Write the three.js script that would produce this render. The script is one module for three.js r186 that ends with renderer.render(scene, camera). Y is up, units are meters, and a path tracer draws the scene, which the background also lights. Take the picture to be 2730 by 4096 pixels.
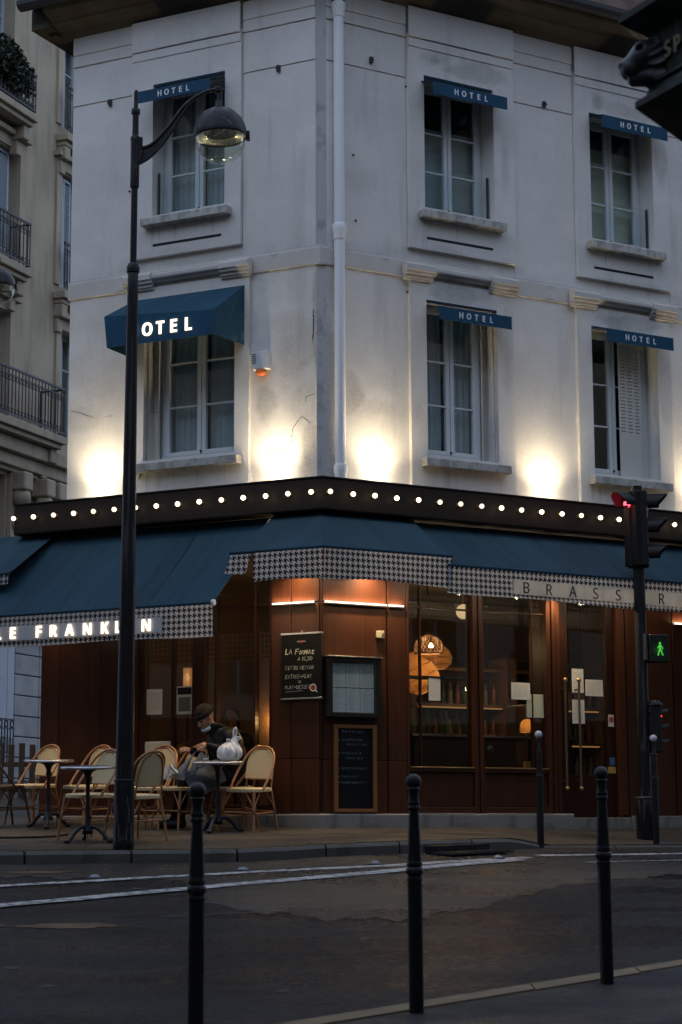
import * as THREE from 'three';
import { mergeGeometries } from 'three/addons/utils/BufferGeometryUtils.js';
import { RoundedBoxGeometry } from 'three/addons/geometries/RoundedBoxGeometry.js';
import { MarchingCubes } from 'three/addons/objects/MarchingCubes.js';
import { TextGeometry } from 'three/addons/geometries/TextGeometry.js';
import { FontLoader } from 'three/addons/loaders/FontLoader.js';
import { RectAreaLightUniformsLib } from 'three/addons/lights/RectAreaLightUniformsLib.js';
RectAreaLightUniformsLib.init();

// ---------------------------------------------------------------- camera, sky, sun, exposure
const scene = new THREE.Scene();
const RAD = Math.PI / 180, V3 = (x, y, z) => new THREE.Vector3(x, y, z);
const camera = new THREE.PerspectiveCamera(29.423, 682 / 1024, 0.1, 900);
camera.rotation.order = 'YXZ';
camera.position.set(0, 1.44, 0);
camera.rotation.set(9.2407 * RAD, 0, -0.2605 * RAD);
camera.focus = 21.0; camera.userData.fStop = 5.6;
const SUN_DIR = V3(-0.62, 0.62, 0.72).normalize();       // dusk: broad glow of the western sky, behind and left of the camera
{
  const w = 128, h = 64, data = new Float32Array(w * h * 4), d = V3();
  for (let j = 0; j < h; j++) for (let i = 0; i < w; i++) {
    const th = (j + 0.5) / h * Math.PI - Math.PI / 2, ph = ((i + 0.5) / w - 0.5) * 2 * Math.PI;
    d.set(Math.cos(th) * Math.cos(ph), Math.sin(th), Math.cos(th) * Math.sin(ph));
    const g = Math.pow(Math.max(0, d.dot(SUN_DIR)), 2), up = Math.max(0, d.y);
    const L = 0.84 + 0.07 * (1 - up) + 0.20 * g;
    const k = (j * w + i) * 4;
    data[k] = L * 0.79; data[k + 1] = L * 0.97; data[k + 2] = L * 1.33; data[k + 3] = 1;
  }
  const t = new THREE.DataTexture(data, w, h, THREE.RGBAFormat, THREE.FloatType);
  t.mapping = THREE.EquirectangularReflectionMapping; t.magFilter = THREE.LinearFilter; t.minFilter = THREE.LinearFilter; t.needsUpdate = true;
  scene.background = t; scene.environment = t;
}
const sun = new THREE.DirectionalLight(new THREE.Color(0.82, 0.95, 1.2), 0.22);
sun.position.copy(SUN_DIR).multiplyScalar(60).add(V3(0, 4, -20)); sun.target.position.set(0, 4, -20);
sun.castShadow = true; sun.shadow.radius = 60; sun.shadow.mapSize.set(2048, 2048);
Object.assign(sun.shadow.camera, { left: -20, right: 20, top: 20, bottom: -20, near: 1, far: 140 });
scene.add(sun, sun.target);
const EXPOSURE = 1.0;

// ---------------------------------------------------------------- helpers: random, noise, textures
function rng(a) { return () => { a |= 0; a = a + 0x6D2B79F5 | 0; let t = Math.imul(a ^ a >>> 15, 1 | a); t = t + Math.imul(t ^ t >>> 7, 61 | t) ^ t; return ((t ^ t >>> 14) >>> 0) / 4294967296; }; }
const hsh = (x, y, s) => { let n = Math.imul(x, 374761393) + Math.imul(y, 668265263) + Math.imul(s + 7, 974634767) | 0; n = Math.imul(n ^ (n >>> 13), 1274126177); return ((n ^ (n >>> 16)) >>> 0) / 4294967296; };
function vn(x, y, px, py, s) {
  const xi = Math.floor(x), yi = Math.floor(y); let fx = x - xi, fy = y - yi; fx = fx * fx * (3 - 2 * fx); fy = fy * fy * (3 - 2 * fy);
  const w = (a, p) => ((a % p) + p) % p, x0 = w(xi, px), x1 = w(xi + 1, px), y0 = w(yi, py), y1 = w(yi + 1, py);
  return (hsh(x0, y0, s) * (1 - fx) + hsh(x1, y0, s) * fx) * (1 - fy) + (hsh(x0, y1, s) * (1 - fx) + hsh(x1, y1, s) * fx) * fy;
}
function fbm(x, y, px, py, oct, s) { let a = 0.5, v = 0, t = 0; for (let i = 0; i < oct; i++) { v += a * vn(x, y, px, py, s + i); t += a; a *= 0.5; x *= 2; y *= 2; px *= 2; py *= 2; } return v / t; }
const clamp = (v, a = 0, b = 1) => Math.min(b, Math.max(a, v)), smooth = (a, b, t) => { t = clamp((t - a) / (b - a)); return t * t * (3 - 2 * t); }, mix = (a, b, t) => a + (b - a) * t;
const enc = v => { v = clamp(v); return 255 * (v <= 0.0031308 ? v * 12.92 : 1.055 * Math.pow(v, 1 / 2.4) - 0.055); };
function dtex(w, h, fn, srgb = true) {                     // fn(u,v) -> [r,g,b] linear (or data when srgb is false)
  const a = new Uint8Array(w * h * 4);
  for (let j = 0; j < h; j++) for (let i = 0; i < w; i++) { const c = fn((i + 0.5) / w, (j + 0.5) / h), k = (j * w + i) * 4; for (let q = 0; q < 3; q++) a[k + q] = srgb ? enc(c[q]) : 255 * clamp(c[q]); a[k + 3] = 255; }
  const t = new THREE.DataTexture(a, w, h, THREE.RGBAFormat); t.wrapS = t.wrapT = THREE.RepeatWrapping; t.magFilter = THREE.LinearFilter; t.minFilter = THREE.LinearMipmapLinearFilter; t.generateMipmaps = true;
  if (srgb) t.colorSpace = THREE.SRGBColorSpace; t.needsUpdate = true; return t;
}
const rep = (t, m, n = m) => { t.repeat.set(1 / m, 1 / n); return t; };
function ctex(w, h, draw) { const c = document.createElement('canvas'); c.width = w; c.height = h; draw(c.getContext('2d'), w, h); const t = new THREE.CanvasTexture(c); t.colorSpace = THREE.SRGBColorSpace; return t; }
const C3 = (r, g, b) => new THREE.Color().setRGB(r, g, b);
const SP = 0.4;                                            // most street surfaces here are dull and dusty: low gloss
const std = (r, g, b, rough = 0.7, o = {}) => new THREE.MeshPhysicalMaterial({ color: C3(r, g, b), roughness: rough, specularIntensity: SP, ...o });
const phys = (r, g, b, rough = 0.5, o = {}) => new THREE.MeshPhysicalMaterial({ color: C3(r, g, b), roughness: rough, specularIntensity: 0.6, ...o });
const mapped = (map, rough = 0.8, o = {}) => new THREE.MeshPhysicalMaterial({ map, roughness: rough, specularIntensity: SP, ...o });
const glow = (r, g, b, k, base = 0.05) => new THREE.MeshStandardMaterial({ color: C3(base, base, base), emissive: C3(r, g, b), emissiveIntensity: k, roughness: 0.6 });

// ---------------------------------------------------------------- helpers: geometry
function uvm(g) {                                           // uv in metres by the dominant direction of each face
  if (g.index) g = g.toNonIndexed();
  const p = g.attributes.position, uv = new Float32Array(p.count * 2), a = V3(), b = V3(), c = V3(), n = V3();
  for (let i = 0; i < p.count; i += 3) {
    a.fromBufferAttribute(p, i); b.fromBufferAttribute(p, i + 1); c.fromBufferAttribute(p, i + 2);
    n.subVectors(b, a).cross(V3().subVectors(c, a)); const ax = Math.abs(n.x), ay = Math.abs(n.y), az = Math.abs(n.z);
    [a, b, c].forEach((q, k) => { const j = (i + k) * 2; if (ay > ax && ay > az) { uv[j] = q.x; uv[j + 1] = q.z; } else if (ax > az) { uv[j] = q.z; uv[j + 1] = q.y; } else { uv[j] = q.x; uv[j + 1] = q.y; } });
  }
  g.setAttribute('uv', new THREE.BufferAttribute(uv, 2)); return g;
}
function prep(g) { if (g.index) g = g.toNonIndexed(); for (const k of Object.keys(g.attributes)) if (!['position', 'normal', 'uv', 'color'].includes(k)) g.deleteAttribute(k); if (!g.attributes.normal) g.computeVertexNormals(); if (!g.attributes.uv) uvm(g); return g; }
function merge(gs) { if (!Array.isArray(gs)) return prep(gs); const r = gs.map(prep); return r.length === 1 ? r[0] : mergeGeometries(r, false); }
const bx = (x0, x1, y0, y1, z0, z1) => { const g = new THREE.BoxGeometry(Math.abs(x1 - x0), Math.abs(y1 - y0), Math.abs(z1 - z0)); g.translate((x0 + x1) / 2, (y0 + y1) / 2, (z0 + z1) / 2); return uvm(g); };
const rb = (x0, x1, y0, y1, z0, z1, r = 0.006, s = 1) => { const g = new RoundedBoxGeometry(Math.abs(x1 - x0), Math.abs(y1 - y0), Math.abs(z1 - z0), s, r); g.translate((x0 + x1) / 2, (y0 + y1) / 2, (z0 + z1) / 2); return uvm(g); };
function cyl(a, b, r0, r1 = r0, seg = 12) { a = V3(...a); b = V3(...b); const d = V3().subVectors(b, a), g = new THREE.CylinderGeometry(r1, r0, d.length(), seg); g.applyQuaternion(new THREE.Quaternion().setFromUnitVectors(V3(0, 1, 0), d.clone().normalize())); g.translate((a.x + b.x) / 2, (a.y + b.y) / 2, (a.z + b.z) / 2); return g; }
const tube = (pts, r, seg = 24, rad = 8, closed = false) => new THREE.TubeGeometry(new THREE.CatmullRomCurve3(pts.map(p => V3(...p)), closed), seg, r, rad, closed);
const lathe = (pts, seg = 24) => new THREE.LatheGeometry(pts.map(p => new THREE.Vector2(...p)), seg);
const sph = (x, y, z, r, sx = 1, sy = 1, sz = 1, ws = 16, hs = 12) => { const g = new THREE.SphereGeometry(r, ws, hs); g.scale(sx, sy, sz); g.translate(x, y, z); return g; };
function shape(pts) { const s = new THREE.Shape(); pts.forEach((p, i) => i ? s.lineTo(...p) : s.moveTo(...p)); s.closePath(); return s; }
const rectPts = (x0, x1, y0, y1) => [[x0, y0], [x1, y0], [x1, y1], [x0, y1]];
function plate(outer, holes, z0, z1) { const s = shape(outer); (holes || []).forEach(h => s.holes.push(shape(h))); const g = new THREE.ExtrudeGeometry(s, { depth: z1 - z0, bevelEnabled: false }); g.translate(0, 0, z0); return uvm(g); }
function poly(outer, y0, y1) { const g = new THREE.ExtrudeGeometry(shape(outer.map(p => [p[0], -p[1]])), { depth: y1 - y0, bevelEnabled: false }); g.rotateX(-Math.PI / 2); g.translate(0, y0, 0); return uvm(g); }   // outer in (x, z)
function sheet(fn, nu, nv, th = 0.004, uvf) {               // closed slab from a parametric surface; fn(u,v) -> [x,y,z]
  const P = [], N = [], W = nu + 1, id = (i, j) => j * W + i;
  for (let j = 0; j <= nv; j++) for (let i = 0; i <= nu; i++) P.push(V3(...fn(i / nu, j / nv)));
  for (let j = 0; j <= nv; j++) for (let i = 0; i <= nu; i++) { const du = V3().subVectors(P[id(Math.min(i + 1, nu), j)], P[id(Math.max(i - 1, 0), j)]), dv = V3().subVectors(P[id(i, Math.min(j + 1, nv))], P[id(i, Math.max(j - 1, 0))]); N.push(du.cross(dv).normalize()); }
  const pos = [], nor = [], uv = [], T = (k, s) => P[k].clone().addScaledVector(N[k], s * th / 2);
  const add = (k, s, n) => { const q = T(k, s); pos.push(q.x, q.y, q.z); nor.push(n.x, n.y, n.z); const i = k % W, j = (k - i) / W; const t = uvf ? uvf(i / nu, j / nv, P[k]) : [i / nu, j / nv]; uv.push(...t); };
  const tri = (a, b, c, s) => { const o = s > 0 ? [a, b, c] : [a, c, b]; o.forEach(k => add(k, s, s > 0 ? N[k] : N[k].clone().negate())); };
  for (let j = 0; j < nv; j++) for (let i = 0; i < nu; i++) for (const s of [1, -1]) { tri(id(i, j), id(i + 1, j), id(i + 1, j + 1), s); tri(id(i, j), id(i + 1, j + 1), id(i, j + 1), s); }
  const edge = (a, b) => { const n = V3().subVectors(P[b], P[a]).cross(N[a]).normalize(); for (const [k, s] of [[a, 1], [a, -1], [b, -1], [a, 1], [b, -1], [b, 1]]) add(k, s, n); };
  for (let i = 0; i < nu; i++) { edge(id(i, 0), id(i + 1, 0)); edge(id(i + 1, nv), id(i, nv)); }
  for (let j = 0; j < nv; j++) { edge(id(nu, j), id(nu, j + 1)); edge(id(0, j + 1), id(0, j)); }
  const g = new THREE.BufferGeometry(); g.setAttribute('position', new THREE.Float32BufferAttribute(pos, 3)); g.setAttribute('normal', new THREE.Float32BufferAttribute(nor, 3)); g.setAttribute('uv', new THREE.Float32BufferAttribute(uv, 2)); return g;
}
// surface of a distance field (negative inside), on a grid of res cells round a centre
function field(fn, c, half, res, colour) {
  const mc = new MarchingCubes(res, new THREE.MeshBasicMaterial(), false, false, 60000); mc.isolation = 0;
  const hs = res / 2;
  for (let k = 0; k < res; k++) for (let j = 0; j < res; j++) for (let i = 0; i < res; i++) mc.field[i + j * res + k * res * res] = -fn(c[0] + (i - hs) / hs * half, c[1] + (j - hs) / hs * half, c[2] + (k - hs) / hs * half);
  mc.update();
  const n = mc.count, pos = new Float32Array(n * 3), nor = new Float32Array(n * 3), col = new Float32Array(n * 3), uv = new Float32Array(n * 2), e = half / res;
  for (let i = 0; i < n; i++) {
    const x = mc.positionArray[i * 3] * half + c[0], y = mc.positionArray[i * 3 + 1] * half + c[1], z = mc.positionArray[i * 3 + 2] * half + c[2];
    pos.set([x, y, z], i * 3); const g = V3(fn(x + e, y, z) - fn(x - e, y, z), fn(x, y + e, z) - fn(x, y - e, z), fn(x, y, z + e) - fn(x, y, z - e)).normalize(); nor.set([g.x, g.y, g.z], i * 3);
    col.set(colour ? colour(x, y, z) : [1, 1, 1], i * 3); uv.set([x, y], i * 2);
  }
  const a = V3(), b = V3(), d = V3(), m = V3();               // wind every triangle along its normal
  for (let i = 0; i + 2 < n; i += 3) { a.fromArray(pos, i * 3); b.fromArray(pos, i * 3 + 3); d.fromArray(pos, i * 3 + 6); m.fromArray(nor, i * 3); if (b.clone().sub(a).cross(d.clone().sub(a)).dot(m) < 0) for (const A of [pos, nor, col]) for (let q = 0; q < 3; q++) { const t = A[i * 3 + 3 + q]; A[i * 3 + 3 + q] = A[i * 3 + 6 + q]; A[i * 3 + 6 + q] = t; } }
  const g = new THREE.BufferGeometry(); g.setAttribute('position', new THREE.BufferAttribute(pos, 3)); g.setAttribute('normal', new THREE.BufferAttribute(nor, 3)); g.setAttribute('uv', new THREE.BufferAttribute(uv, 2)); g.setAttribute('color', new THREE.BufferAttribute(col, 3)); return g;
}
const capD = (x, y, z, a, b, r0, r1) => { const bx_ = b[0] - a[0], by = b[1] - a[1], bz = b[2] - a[2], L = bx_ * bx_ + by * by + bz * bz; const t = L ? clamp(((x - a[0]) * bx_ + (y - a[1]) * by + (z - a[2]) * bz) / L) : 0; return Math.hypot(x - a[0] - bx_ * t, y - a[1] - by * t, z - a[2] - bz * t) - (r0 + (r1 - r0) * t); };
const ellD = (x, y, z, c, r) => { const k = Math.hypot((x - c[0]) / r[0], (y - c[1]) / r[1], (z - c[2]) / r[2]), k2 = Math.hypot((x - c[0]) / r[0] ** 2, (y - c[1]) / r[1] ** 2, (z - c[2]) / r[2] ** 2); return k2 < 1e-6 ? -Math.min(...r) : k * (k - 1) / k2; };
const smin = (a, b, k) => { const h = Math.max(k - Math.abs(a - b), 0) / k; return Math.min(a, b) - h * h * k / 4; };

// ---------------------------------------------------------------- helpers: objects
const taken = {};
function numbered(n) { const k = taken[n] = (taken[n] ?? -1) + 1; return k ? n + '_' + String(k).padStart(3, '0') : n; }
function tag(o, label, category, group, kind) { o.userData = { ...o.userData, label, category }; if (group) o.userData.group = group; if (kind) o.userData.kind = kind; return o; }
function thing(name, label, category, pos = [0, 0, 0], turn = 0, group) { const o = new THREE.Group(); o.name = numbered(name); o.position.set(...pos); o.rotation.y = turn; tag(o, label, category, group); scene.add(o); return o; }
function part(parent, name, gs, m, label) { const o = new THREE.Mesh(merge(gs), m); o.name = name; if (label) o.userData.label = label; parent.add(o); return o; }
function structure(name, gs, m, label, category) { const o = new THREE.Mesh(merge(gs), m); o.name = numbered(name); o.userData.kind = 'structure'; if (label) o.userData.label = label; if (category) o.userData.category = category; scene.add(o); return o; }
function copy(o, label, pos, turn, scale) { const c = o.clone(); c.name = numbered(o.name.replace(/_\d{3}$/, '')); c.userData = { ...o.userData }; if (label) c.userData.label = label; if (pos) c.position.set(...pos); if (turn !== undefined) c.rotation.set(0, turn, 0); if (scale) c.scale.setScalar(scale); scene.add(c); return c; }

// ---------------------------------------------------------------- layout: street corner (metres)
const CX = -0.23206, CZ = -21.9, AL = 63.5058 * RAD, AR = 59.4881 * RAD;
const XL = V3(Math.sin(AL), 0, Math.cos(AL)), NL = V3(-Math.cos(AL), 0, Math.sin(AL));            // left front: x runs from -3.5 to 0 at the corner
const XR = V3(Math.sin(AR), 0, -Math.cos(AR)), NR = V3(Math.cos(AR), 0, Math.sin(AR));            // right front: x runs from 0 at the corner to 6
const UP = V3(0, 1, 0), ROT = { L: new THREE.Matrix4().makeBasis(XL, UP, NL), R: new THREE.Matrix4().makeBasis(XR, UP, NR) };
const TURN = { L: Math.atan2(-XL.z, XL.x), R: Math.atan2(-XR.z, XR.x) };
const W = (s, x, y, o) => V3(x, y, o).applyMatrix4(ROT[s]).add(V3(CX, 0, CZ));
const MIT = V3().addVectors(NL, NR).multiplyScalar(1 / (1 + NL.dot(NR)));
// thing fixed to a front; its geometry is written in that front's own x, y, distance
function fthing(name, label, category, side, base, group) { const p = W(side, ...base), t = thing(name, label, category, [p.x, p.y, p.z], TURN[side], group); t.off_ = base; return t; }
function fpart(parent, name, gs, m, label) { let root = parent; while (root.parent && root.parent !== scene) root = root.parent; const g = merge(gs); g.translate(-root.off_[0], -root.off_[1], -root.off_[2]); const o = new THREE.Mesh(g, m); o.name = name; if (label) o.userData.label = label; parent.add(o); return o; }
// profile [[out, y]...] swept round the corner from x0 on the left front to x1 on the right front (relative to the corner)
function sweep(x0, x1, prof) {
  const st = [XL.clone().multiplyScalar(x0), V3(), XR.clone().multiplyScalar(x1)], off = [NL, MIT, NR], n = prof.length, pos = [], uv = [];
  const q = (k, i) => { const [o, y] = prof[(i + n) % n]; return st[k].clone().addScaledVector(off[k], o).add(V3(0, y, 0)); };
  let s = 0; const cum = [0]; for (let i = 0; i < n; i++) { s += Math.hypot(prof[(i + 1) % n][0] - prof[i][0], prof[(i + 1) % n][1] - prof[i][1]); cum.push(s); }
  const L = [x0, 0, x1];
  for (let k = 0; k < 2; k++) for (let i = 0; i < n; i++) { const a = q(k, i), b = q(k + 1, i), c = q(k + 1, i + 1), d = q(k, i + 1); for (const [p, u, v] of [[a, L[k], cum[i]], [b, L[k + 1], cum[i]], [c, L[k + 1], cum[i + 1]], [a, L[k], cum[i]], [c, L[k + 1], cum[i + 1]], [d, L[k], cum[i + 1]]]) { pos.push(p.x, p.y, p.z); uv.push(u, v + prof[0][1]); } }
  const tris = THREE.ShapeUtils.triangulateShape(prof.map(p => new THREE.Vector2(...p)), []);
  for (const [k, f] of [[0, 0], [2, 1]]) for (const t of tris) { const o = f ? t : [t[0], t[2], t[1]]; for (const i of o) { const p = q(k, i); pos.push(p.x, p.y, p.z); uv.push(prof[i][0], prof[i][1]); } }
  const g = new THREE.BufferGeometry(); g.setAttribute('position', new THREE.Float32BufferAttribute(pos, 3)); g.setAttribute('uv', new THREE.Float32BufferAttribute(uv, 2)); g.computeVertexNormals(); return g;
}
// ground heights: the street climbs towards the corner; d is the distance in front of the camera
const groundY = (x, d) => 0.0645 * d + 0.041 * smooth(12, 18, d) - 0.032 * clamp(x + 0.23, 0, 4) * smooth(13, 19, d);
const KERB = [[-14, 18.2], [-6, 18.5], [-3.23, 18.67], [-2.06, 18.76], [-1.1, 18.80], [-0.5, 19.1], [-0.015, 19.55], [0.85, 20.35], [1.77, 21.05], [2.36, 21.6], [3.8, 22.17], [7, 23.6], [14, 27]];
function kerbD(x) { for (let i = 1; i < KERB.length; i++) if (x <= KERB[i][0]) { const [a, b] = [KERB[i - 1], KERB[i]]; return mix(a[1], b[1], (x - a[0]) / (b[0] - a[0])); } return 27; }
const dropK = x => 0.1 * smooth(1.72, 2.35, x);
const paveY = (x, d) => groundY(x, d) - dropK(x) * (1 - 0.6 * smooth(0, 1.6, d - kerbD(x)));
const SLOPE = Math.atan(0.0645);

// ---------------------------------------------------------------- materials
const fonts = await Promise.all(['sans_bold', 'sans_regular'].map(f => new FontLoader().loadAsync(`fonts/droid/droid_${f}.typeface.json`)));
const M = {};
// plaster of the hotel fronts: pale render with grime, patches and run-off, mapped over each whole front
function plasterTex(x0, x1, y0, y1, ppm, seed, spots) {
  const w = Math.round((x1 - x0) * ppm), h = Math.round((y1 - y0) * ppm);
  const t = dtex(w, h, (u, v) => {
    const x = mix(x0, x1, u), y = mix(y0, y1, v);
    const big = fbm(x * 0.7 + 9, y * 0.7, 64, 64, 4, seed), med = fbm(x * 3 + 5, y * 3, 256, 256, 4, seed + 11), fine = vn(x * 60, y * 60, 4096, 4096, seed + 3), run = fbm(x * 9, y * 0.9, 512, 64, 3, seed + 21);
    let k = 1 - 0.08 * smooth(0.45, 0.75, big) - 0.10 * (med - 0.5) - 0.08 * (fine - 0.5) - 0.09 * smooth(0.55, 0.8, run) * smooth(0.4, 0.6, big);
    const pale = smooth(0.58, 0.72, fbm(x * 1.3 + 40, y * 2.2, 64, 64, 3, seed + 31)); k *= 1 + 0.06 * pale;
    let dirt = 0;
    for (const [sx, sy, rx, ry, a] of spots) { const q = Math.hypot((x - sx) / rx, (y - sy) / ry) + (med - 0.5) * 1.6; dirt = Math.max(dirt, 0.6 * a * (1 - smooth(0.45, 1.05, q)) * (0.55 + 0.9 * fine * med + 0.35 * run)); }
    k *= 1 - clamp(dirt, 0, 0.75);
    const drip = smooth(0.62, 0.78, fbm(x * 26, y * 0.7, 2048, 64, 3, seed + 51)); for (const [a, b, t] of [[-2.36, -1.15, 8.67], [1.33, 2.55, 8.67], [3.85, 5.07, 8.67], [-2.4, -1.0, 5.64], [1.33, 2.56, 5.64], [3.8, 5.06, 5.64]]) if (x > a && x < b && y < t && y > t - 0.5) k *= 1 - 0.22 * drip * smooth(t - 0.5 * vn(x * 14, 3, 512, 64, seed), t, y);
    const wm = 0.03 * (big - 0.5) + 0.10 * dirt;
    return [0.66 * k * (1 + wm * 0.2), 0.635 * k, 0.60 * k * (1 - wm)];
  });
  t.repeat.set(1 / (x1 - x0), 1 / (y1 - y0)); t.offset.set(-x0 / (x1 - x0), -y0 / (y1 - y0)); return t;
}
const plasterBump = rep(dtex(512, 512, (u, v) => { const n = 0.6 * fbm(u * 40, v * 40, 40, 40, 4, 5) + 0.4 * fbm(u * 6, v * 6, 6, 6, 3, 8); return [n, n, n]; }, false), 2);
M.plasterL = mapped(plasterTex(-3.6, 0.2, 5.2, 11.5, 150, 3, [[-0.33, 6.9, 0.5, 0.5, 0.26], [-0.12, 6.3, 0.3, 0.55, 0.24], [-0.12, 5.7, 0.2, 0.5, 0.5], [-0.7, 6.35, 0.14, 0.42, 0.4], [-3.0, 7.2, 0.5, 0.8, 0.22], [-3.3, 6.4, 0.4, 0.2, 0.22], [-1.7, 8.2, 1.0, 0.2, 0.25], [-1.0, 7.4, 0.18, 0.5, 0.25], [-0.05, 7.0, 0.06, 0.9, 0.5], [-1.75, 5.5, 0.7, 0.12, 0.25]]), 0.92, { bumpMap: plasterBump, bumpScale: 0.0022 });
M.plasterR = mapped(plasterTex(-0.2, 6.2, 5.2, 11.5, 140, 17, [[1.62, 10.72, 0.26, 0.16, 0.5], [2.3, 10.70, 0.30, 0.16, 0.45], [1.95, 10.64, 0.6, 0.09, 0.35], [4.08, 10.66, 0.14, 0.16, 0.5], [4.6, 10.62, 0.5, 0.1, 0.3], [2.62, 9.6, 0.12, 0.5, 0.3], [5.1, 10.0, 0.12, 0.4, 0.35], [1.95, 7.80, 0.65, 0.12, 0.45], [4.4, 7.80, 0.65, 0.12, 0.5], [0.45, 6.4, 0.3, 0.25, 0.4], [0.8, 6.3, 0.6, 0.2, 0.25], [0.55, 9.0, 0.4, 0.3, 0.2], [1.9, 8.25, 0.9, 0.14, 0.3], [4.4, 8.25, 0.9, 0.14, 0.3], [2.6, 7.2, 0.13, 0.6, 0.3], [5.08, 7.0, 0.14, 0.7, 0.3], [0.1, 6.5, 0.16, 2.2, 0.35]]), 0.92, { bumpMap: plasterBump, bumpScale: 0.0022 });
const stone1 = rep(dtex(512, 512, (u, v) => { const a = fbm(u * 8, v * 8, 8, 8, 5, 41), b = vn(u * 200, v * 200, 200, 200, 4), s = smooth(0.55, 0.75, fbm(u * 5, v * 14, 5, 14, 4, 77)); const k = 0.95 - 0.25 * (a - 0.5) - 0.12 * (b - 0.5) - 0.28 * s; return [0.56 * k, 0.53 * k, 0.49 * k]; }), 1.5);
M.trim = mapped(stone1, 0.9, { bumpMap: plasterBump, bumpScale: 0.003 });
M.sill = mapped(rep(dtex(512, 256, (u, v) => { const a = fbm(u * 12, v * 12, 12, 12, 5, 91), b = smooth(0.48, 0.7, fbm(u * 20, v * 10, 20, 10, 4, 95)); const k = 0.9 - 0.3 * (a - 0.5) - 0.28 * b; return [0.5 * k, 0.48 * k, 0.44 * k]; }), 1.2), 0.92);
M.chamfer = mapped(rep(dtex(128, 1024, (u, v) => { const y = v * 6.3, a = fbm(u * 4, v * 60, 4, 60, 4, 12), b = fbm(u * 3, v * 20, 3, 20, 4, 33); const k = 0.98 - 0.26 * smooth(0.45, 0.75, a) * smooth(0.4, 0.7, b) - 0.08 * vn(u * 40, v * 900, 40, 900, 8); return [0.5 * k, 0.49 * k, 0.475 * k]; }), 0.4, 6.3), 0.95);
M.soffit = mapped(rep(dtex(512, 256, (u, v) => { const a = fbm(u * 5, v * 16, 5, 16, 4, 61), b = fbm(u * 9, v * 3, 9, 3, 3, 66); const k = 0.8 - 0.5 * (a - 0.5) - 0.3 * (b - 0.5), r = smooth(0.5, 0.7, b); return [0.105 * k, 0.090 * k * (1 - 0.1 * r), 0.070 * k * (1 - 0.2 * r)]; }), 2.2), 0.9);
M.zinc = std(0.055, 0.058, 0.064, 0.55, { metalness: 0.3 });
M.roof = mapped(rep(dtex(256, 256, (u, v) => { const k = 0.7 + 0.6 * (fbm(u * 10, v * 10, 10, 10, 4, 15) - 0.5) - 0.3 * smooth(0.9, 1, (v * 8) % 1); return [0.13 * k, 0.085 * k, 0.065 * k]; }), 2), 0.85);
M.pipe = std(0.76, 0.76, 0.77, 0.5);
M.pvc = std(0.60, 0.625, 0.63, 0.45);
M.shutter = std(0.55, 0.53, 0.48, 0.6);
M.glass = new THREE.MeshPhysicalMaterial({ color: C3(0.92, 0.96, 0.97), roughness: 0.02, transmission: 1, thickness: 0, ior: 1.5 });
M.shopGlass = new THREE.MeshPhysicalMaterial({ color: C3(0.86, 0.88, 0.86), roughness: 0.015, transmission: 1, thickness: 0, ior: 1.52 });
M.curtain = new THREE.MeshPhysicalMaterial({ color: C3(0.60, 0.64, 0.64), roughness: 0.95, transmission: 0.25, thickness: 0, side: THREE.DoubleSide });
M.blindGreen = std(0.50, 0.52, 0.41, 0.9); M.blindGrey = std(0.48, 0.52, 0.52, 0.9);
M.darkRoom = std(0.34, 0.32, 0.29, 0.95);
M.black = std(0.012, 0.012, 0.013, 0.45);
M.iron = phys(0.012, 0.014, 0.018, 0.42, { clearcoat: 0.15, clearcoatRoughness: 0.4 });
M.postPaint = mapped(rep(dtex(256, 256, (u, v) => { const n = fbm(u * 20, v * 20, 20, 20, 4, 71), d = smooth(0.6, 0.75, fbm(u * 6, v * 3, 6, 3, 3, 72)), c = smooth(0.70, 0.74, fbm(u * 22, v * 14, 22, 14, 3, 75)); return [0.007 + 0.006 * n + 0.014 * d + 0.05 * c, 0.0075 + 0.006 * n + 0.012 * d + 0.045 * c, 0.0095 + 0.006 * n + 0.010 * d + 0.04 * c]; }), 0.8), 0.4, { bumpMap: rep(dtex(128, 128, (u, v) => { const n = fbm(u * 16, v * 16, 16, 16, 4, 73); return [n, n, n]; }, false), 0.3), bumpScale: 0.0015 });
M.wood = new THREE.MeshPhysicalMaterial({ roughness: 0.45, specularIntensity: 0.4, clearcoat: 0.08, clearcoatRoughness: 0.35, map: rep(dtex(512, 1024, (u, v) => { const g = fbm(u * 70, v * 3, 70, 3, 4, 51), b = fbm(u * 5, v * 1.0, 5, 1, 3, 55), f = vn(u * 260, v * 14, 260, 14, 57); const k = 0.85 + 0.55 * (g - 0.5) + 0.35 * (b - 0.5) + 0.16 * (f - 0.5); return [0.056 * k, 0.0190 * k * (0.9 + 0.2 * g), 0.0090 * k]; }), 0.9, 2.4) });
M.wood2 = new THREE.MeshPhysicalMaterial({ color: C3(1.25, 1.15, 1.05), roughness: 0.5, specularIntensity: 0.4, clearcoat: 0.06, clearcoatRoughness: 0.4, map: rep(M.wood.map.clone(), 0.7, 2.0) }); M.wood2.map.offset.set(0.37, 0.2); M.wood3 = new THREE.MeshPhysicalMaterial({ color: C3(0.8, 0.8, 0.82), roughness: 0.38, specularIntensity: 0.45, clearcoat: 0.1, clearcoatRoughness: 0.3, map: rep(M.wood.map.clone(), 0.8, 2.7) }); M.wood3.map.offset.set(0.71, 0.55);
M.woodDark = new THREE.MeshPhysicalMaterial({ color: C3(0.55, 0.5, 0.5), roughness: 0.42, specularIntensity: 0.4, clearcoat: 0.08, clearcoatRoughness: 0.4, map: M.wood.map });
M.fascia = std(0.012, 0.009, 0.008, 0.6);
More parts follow.
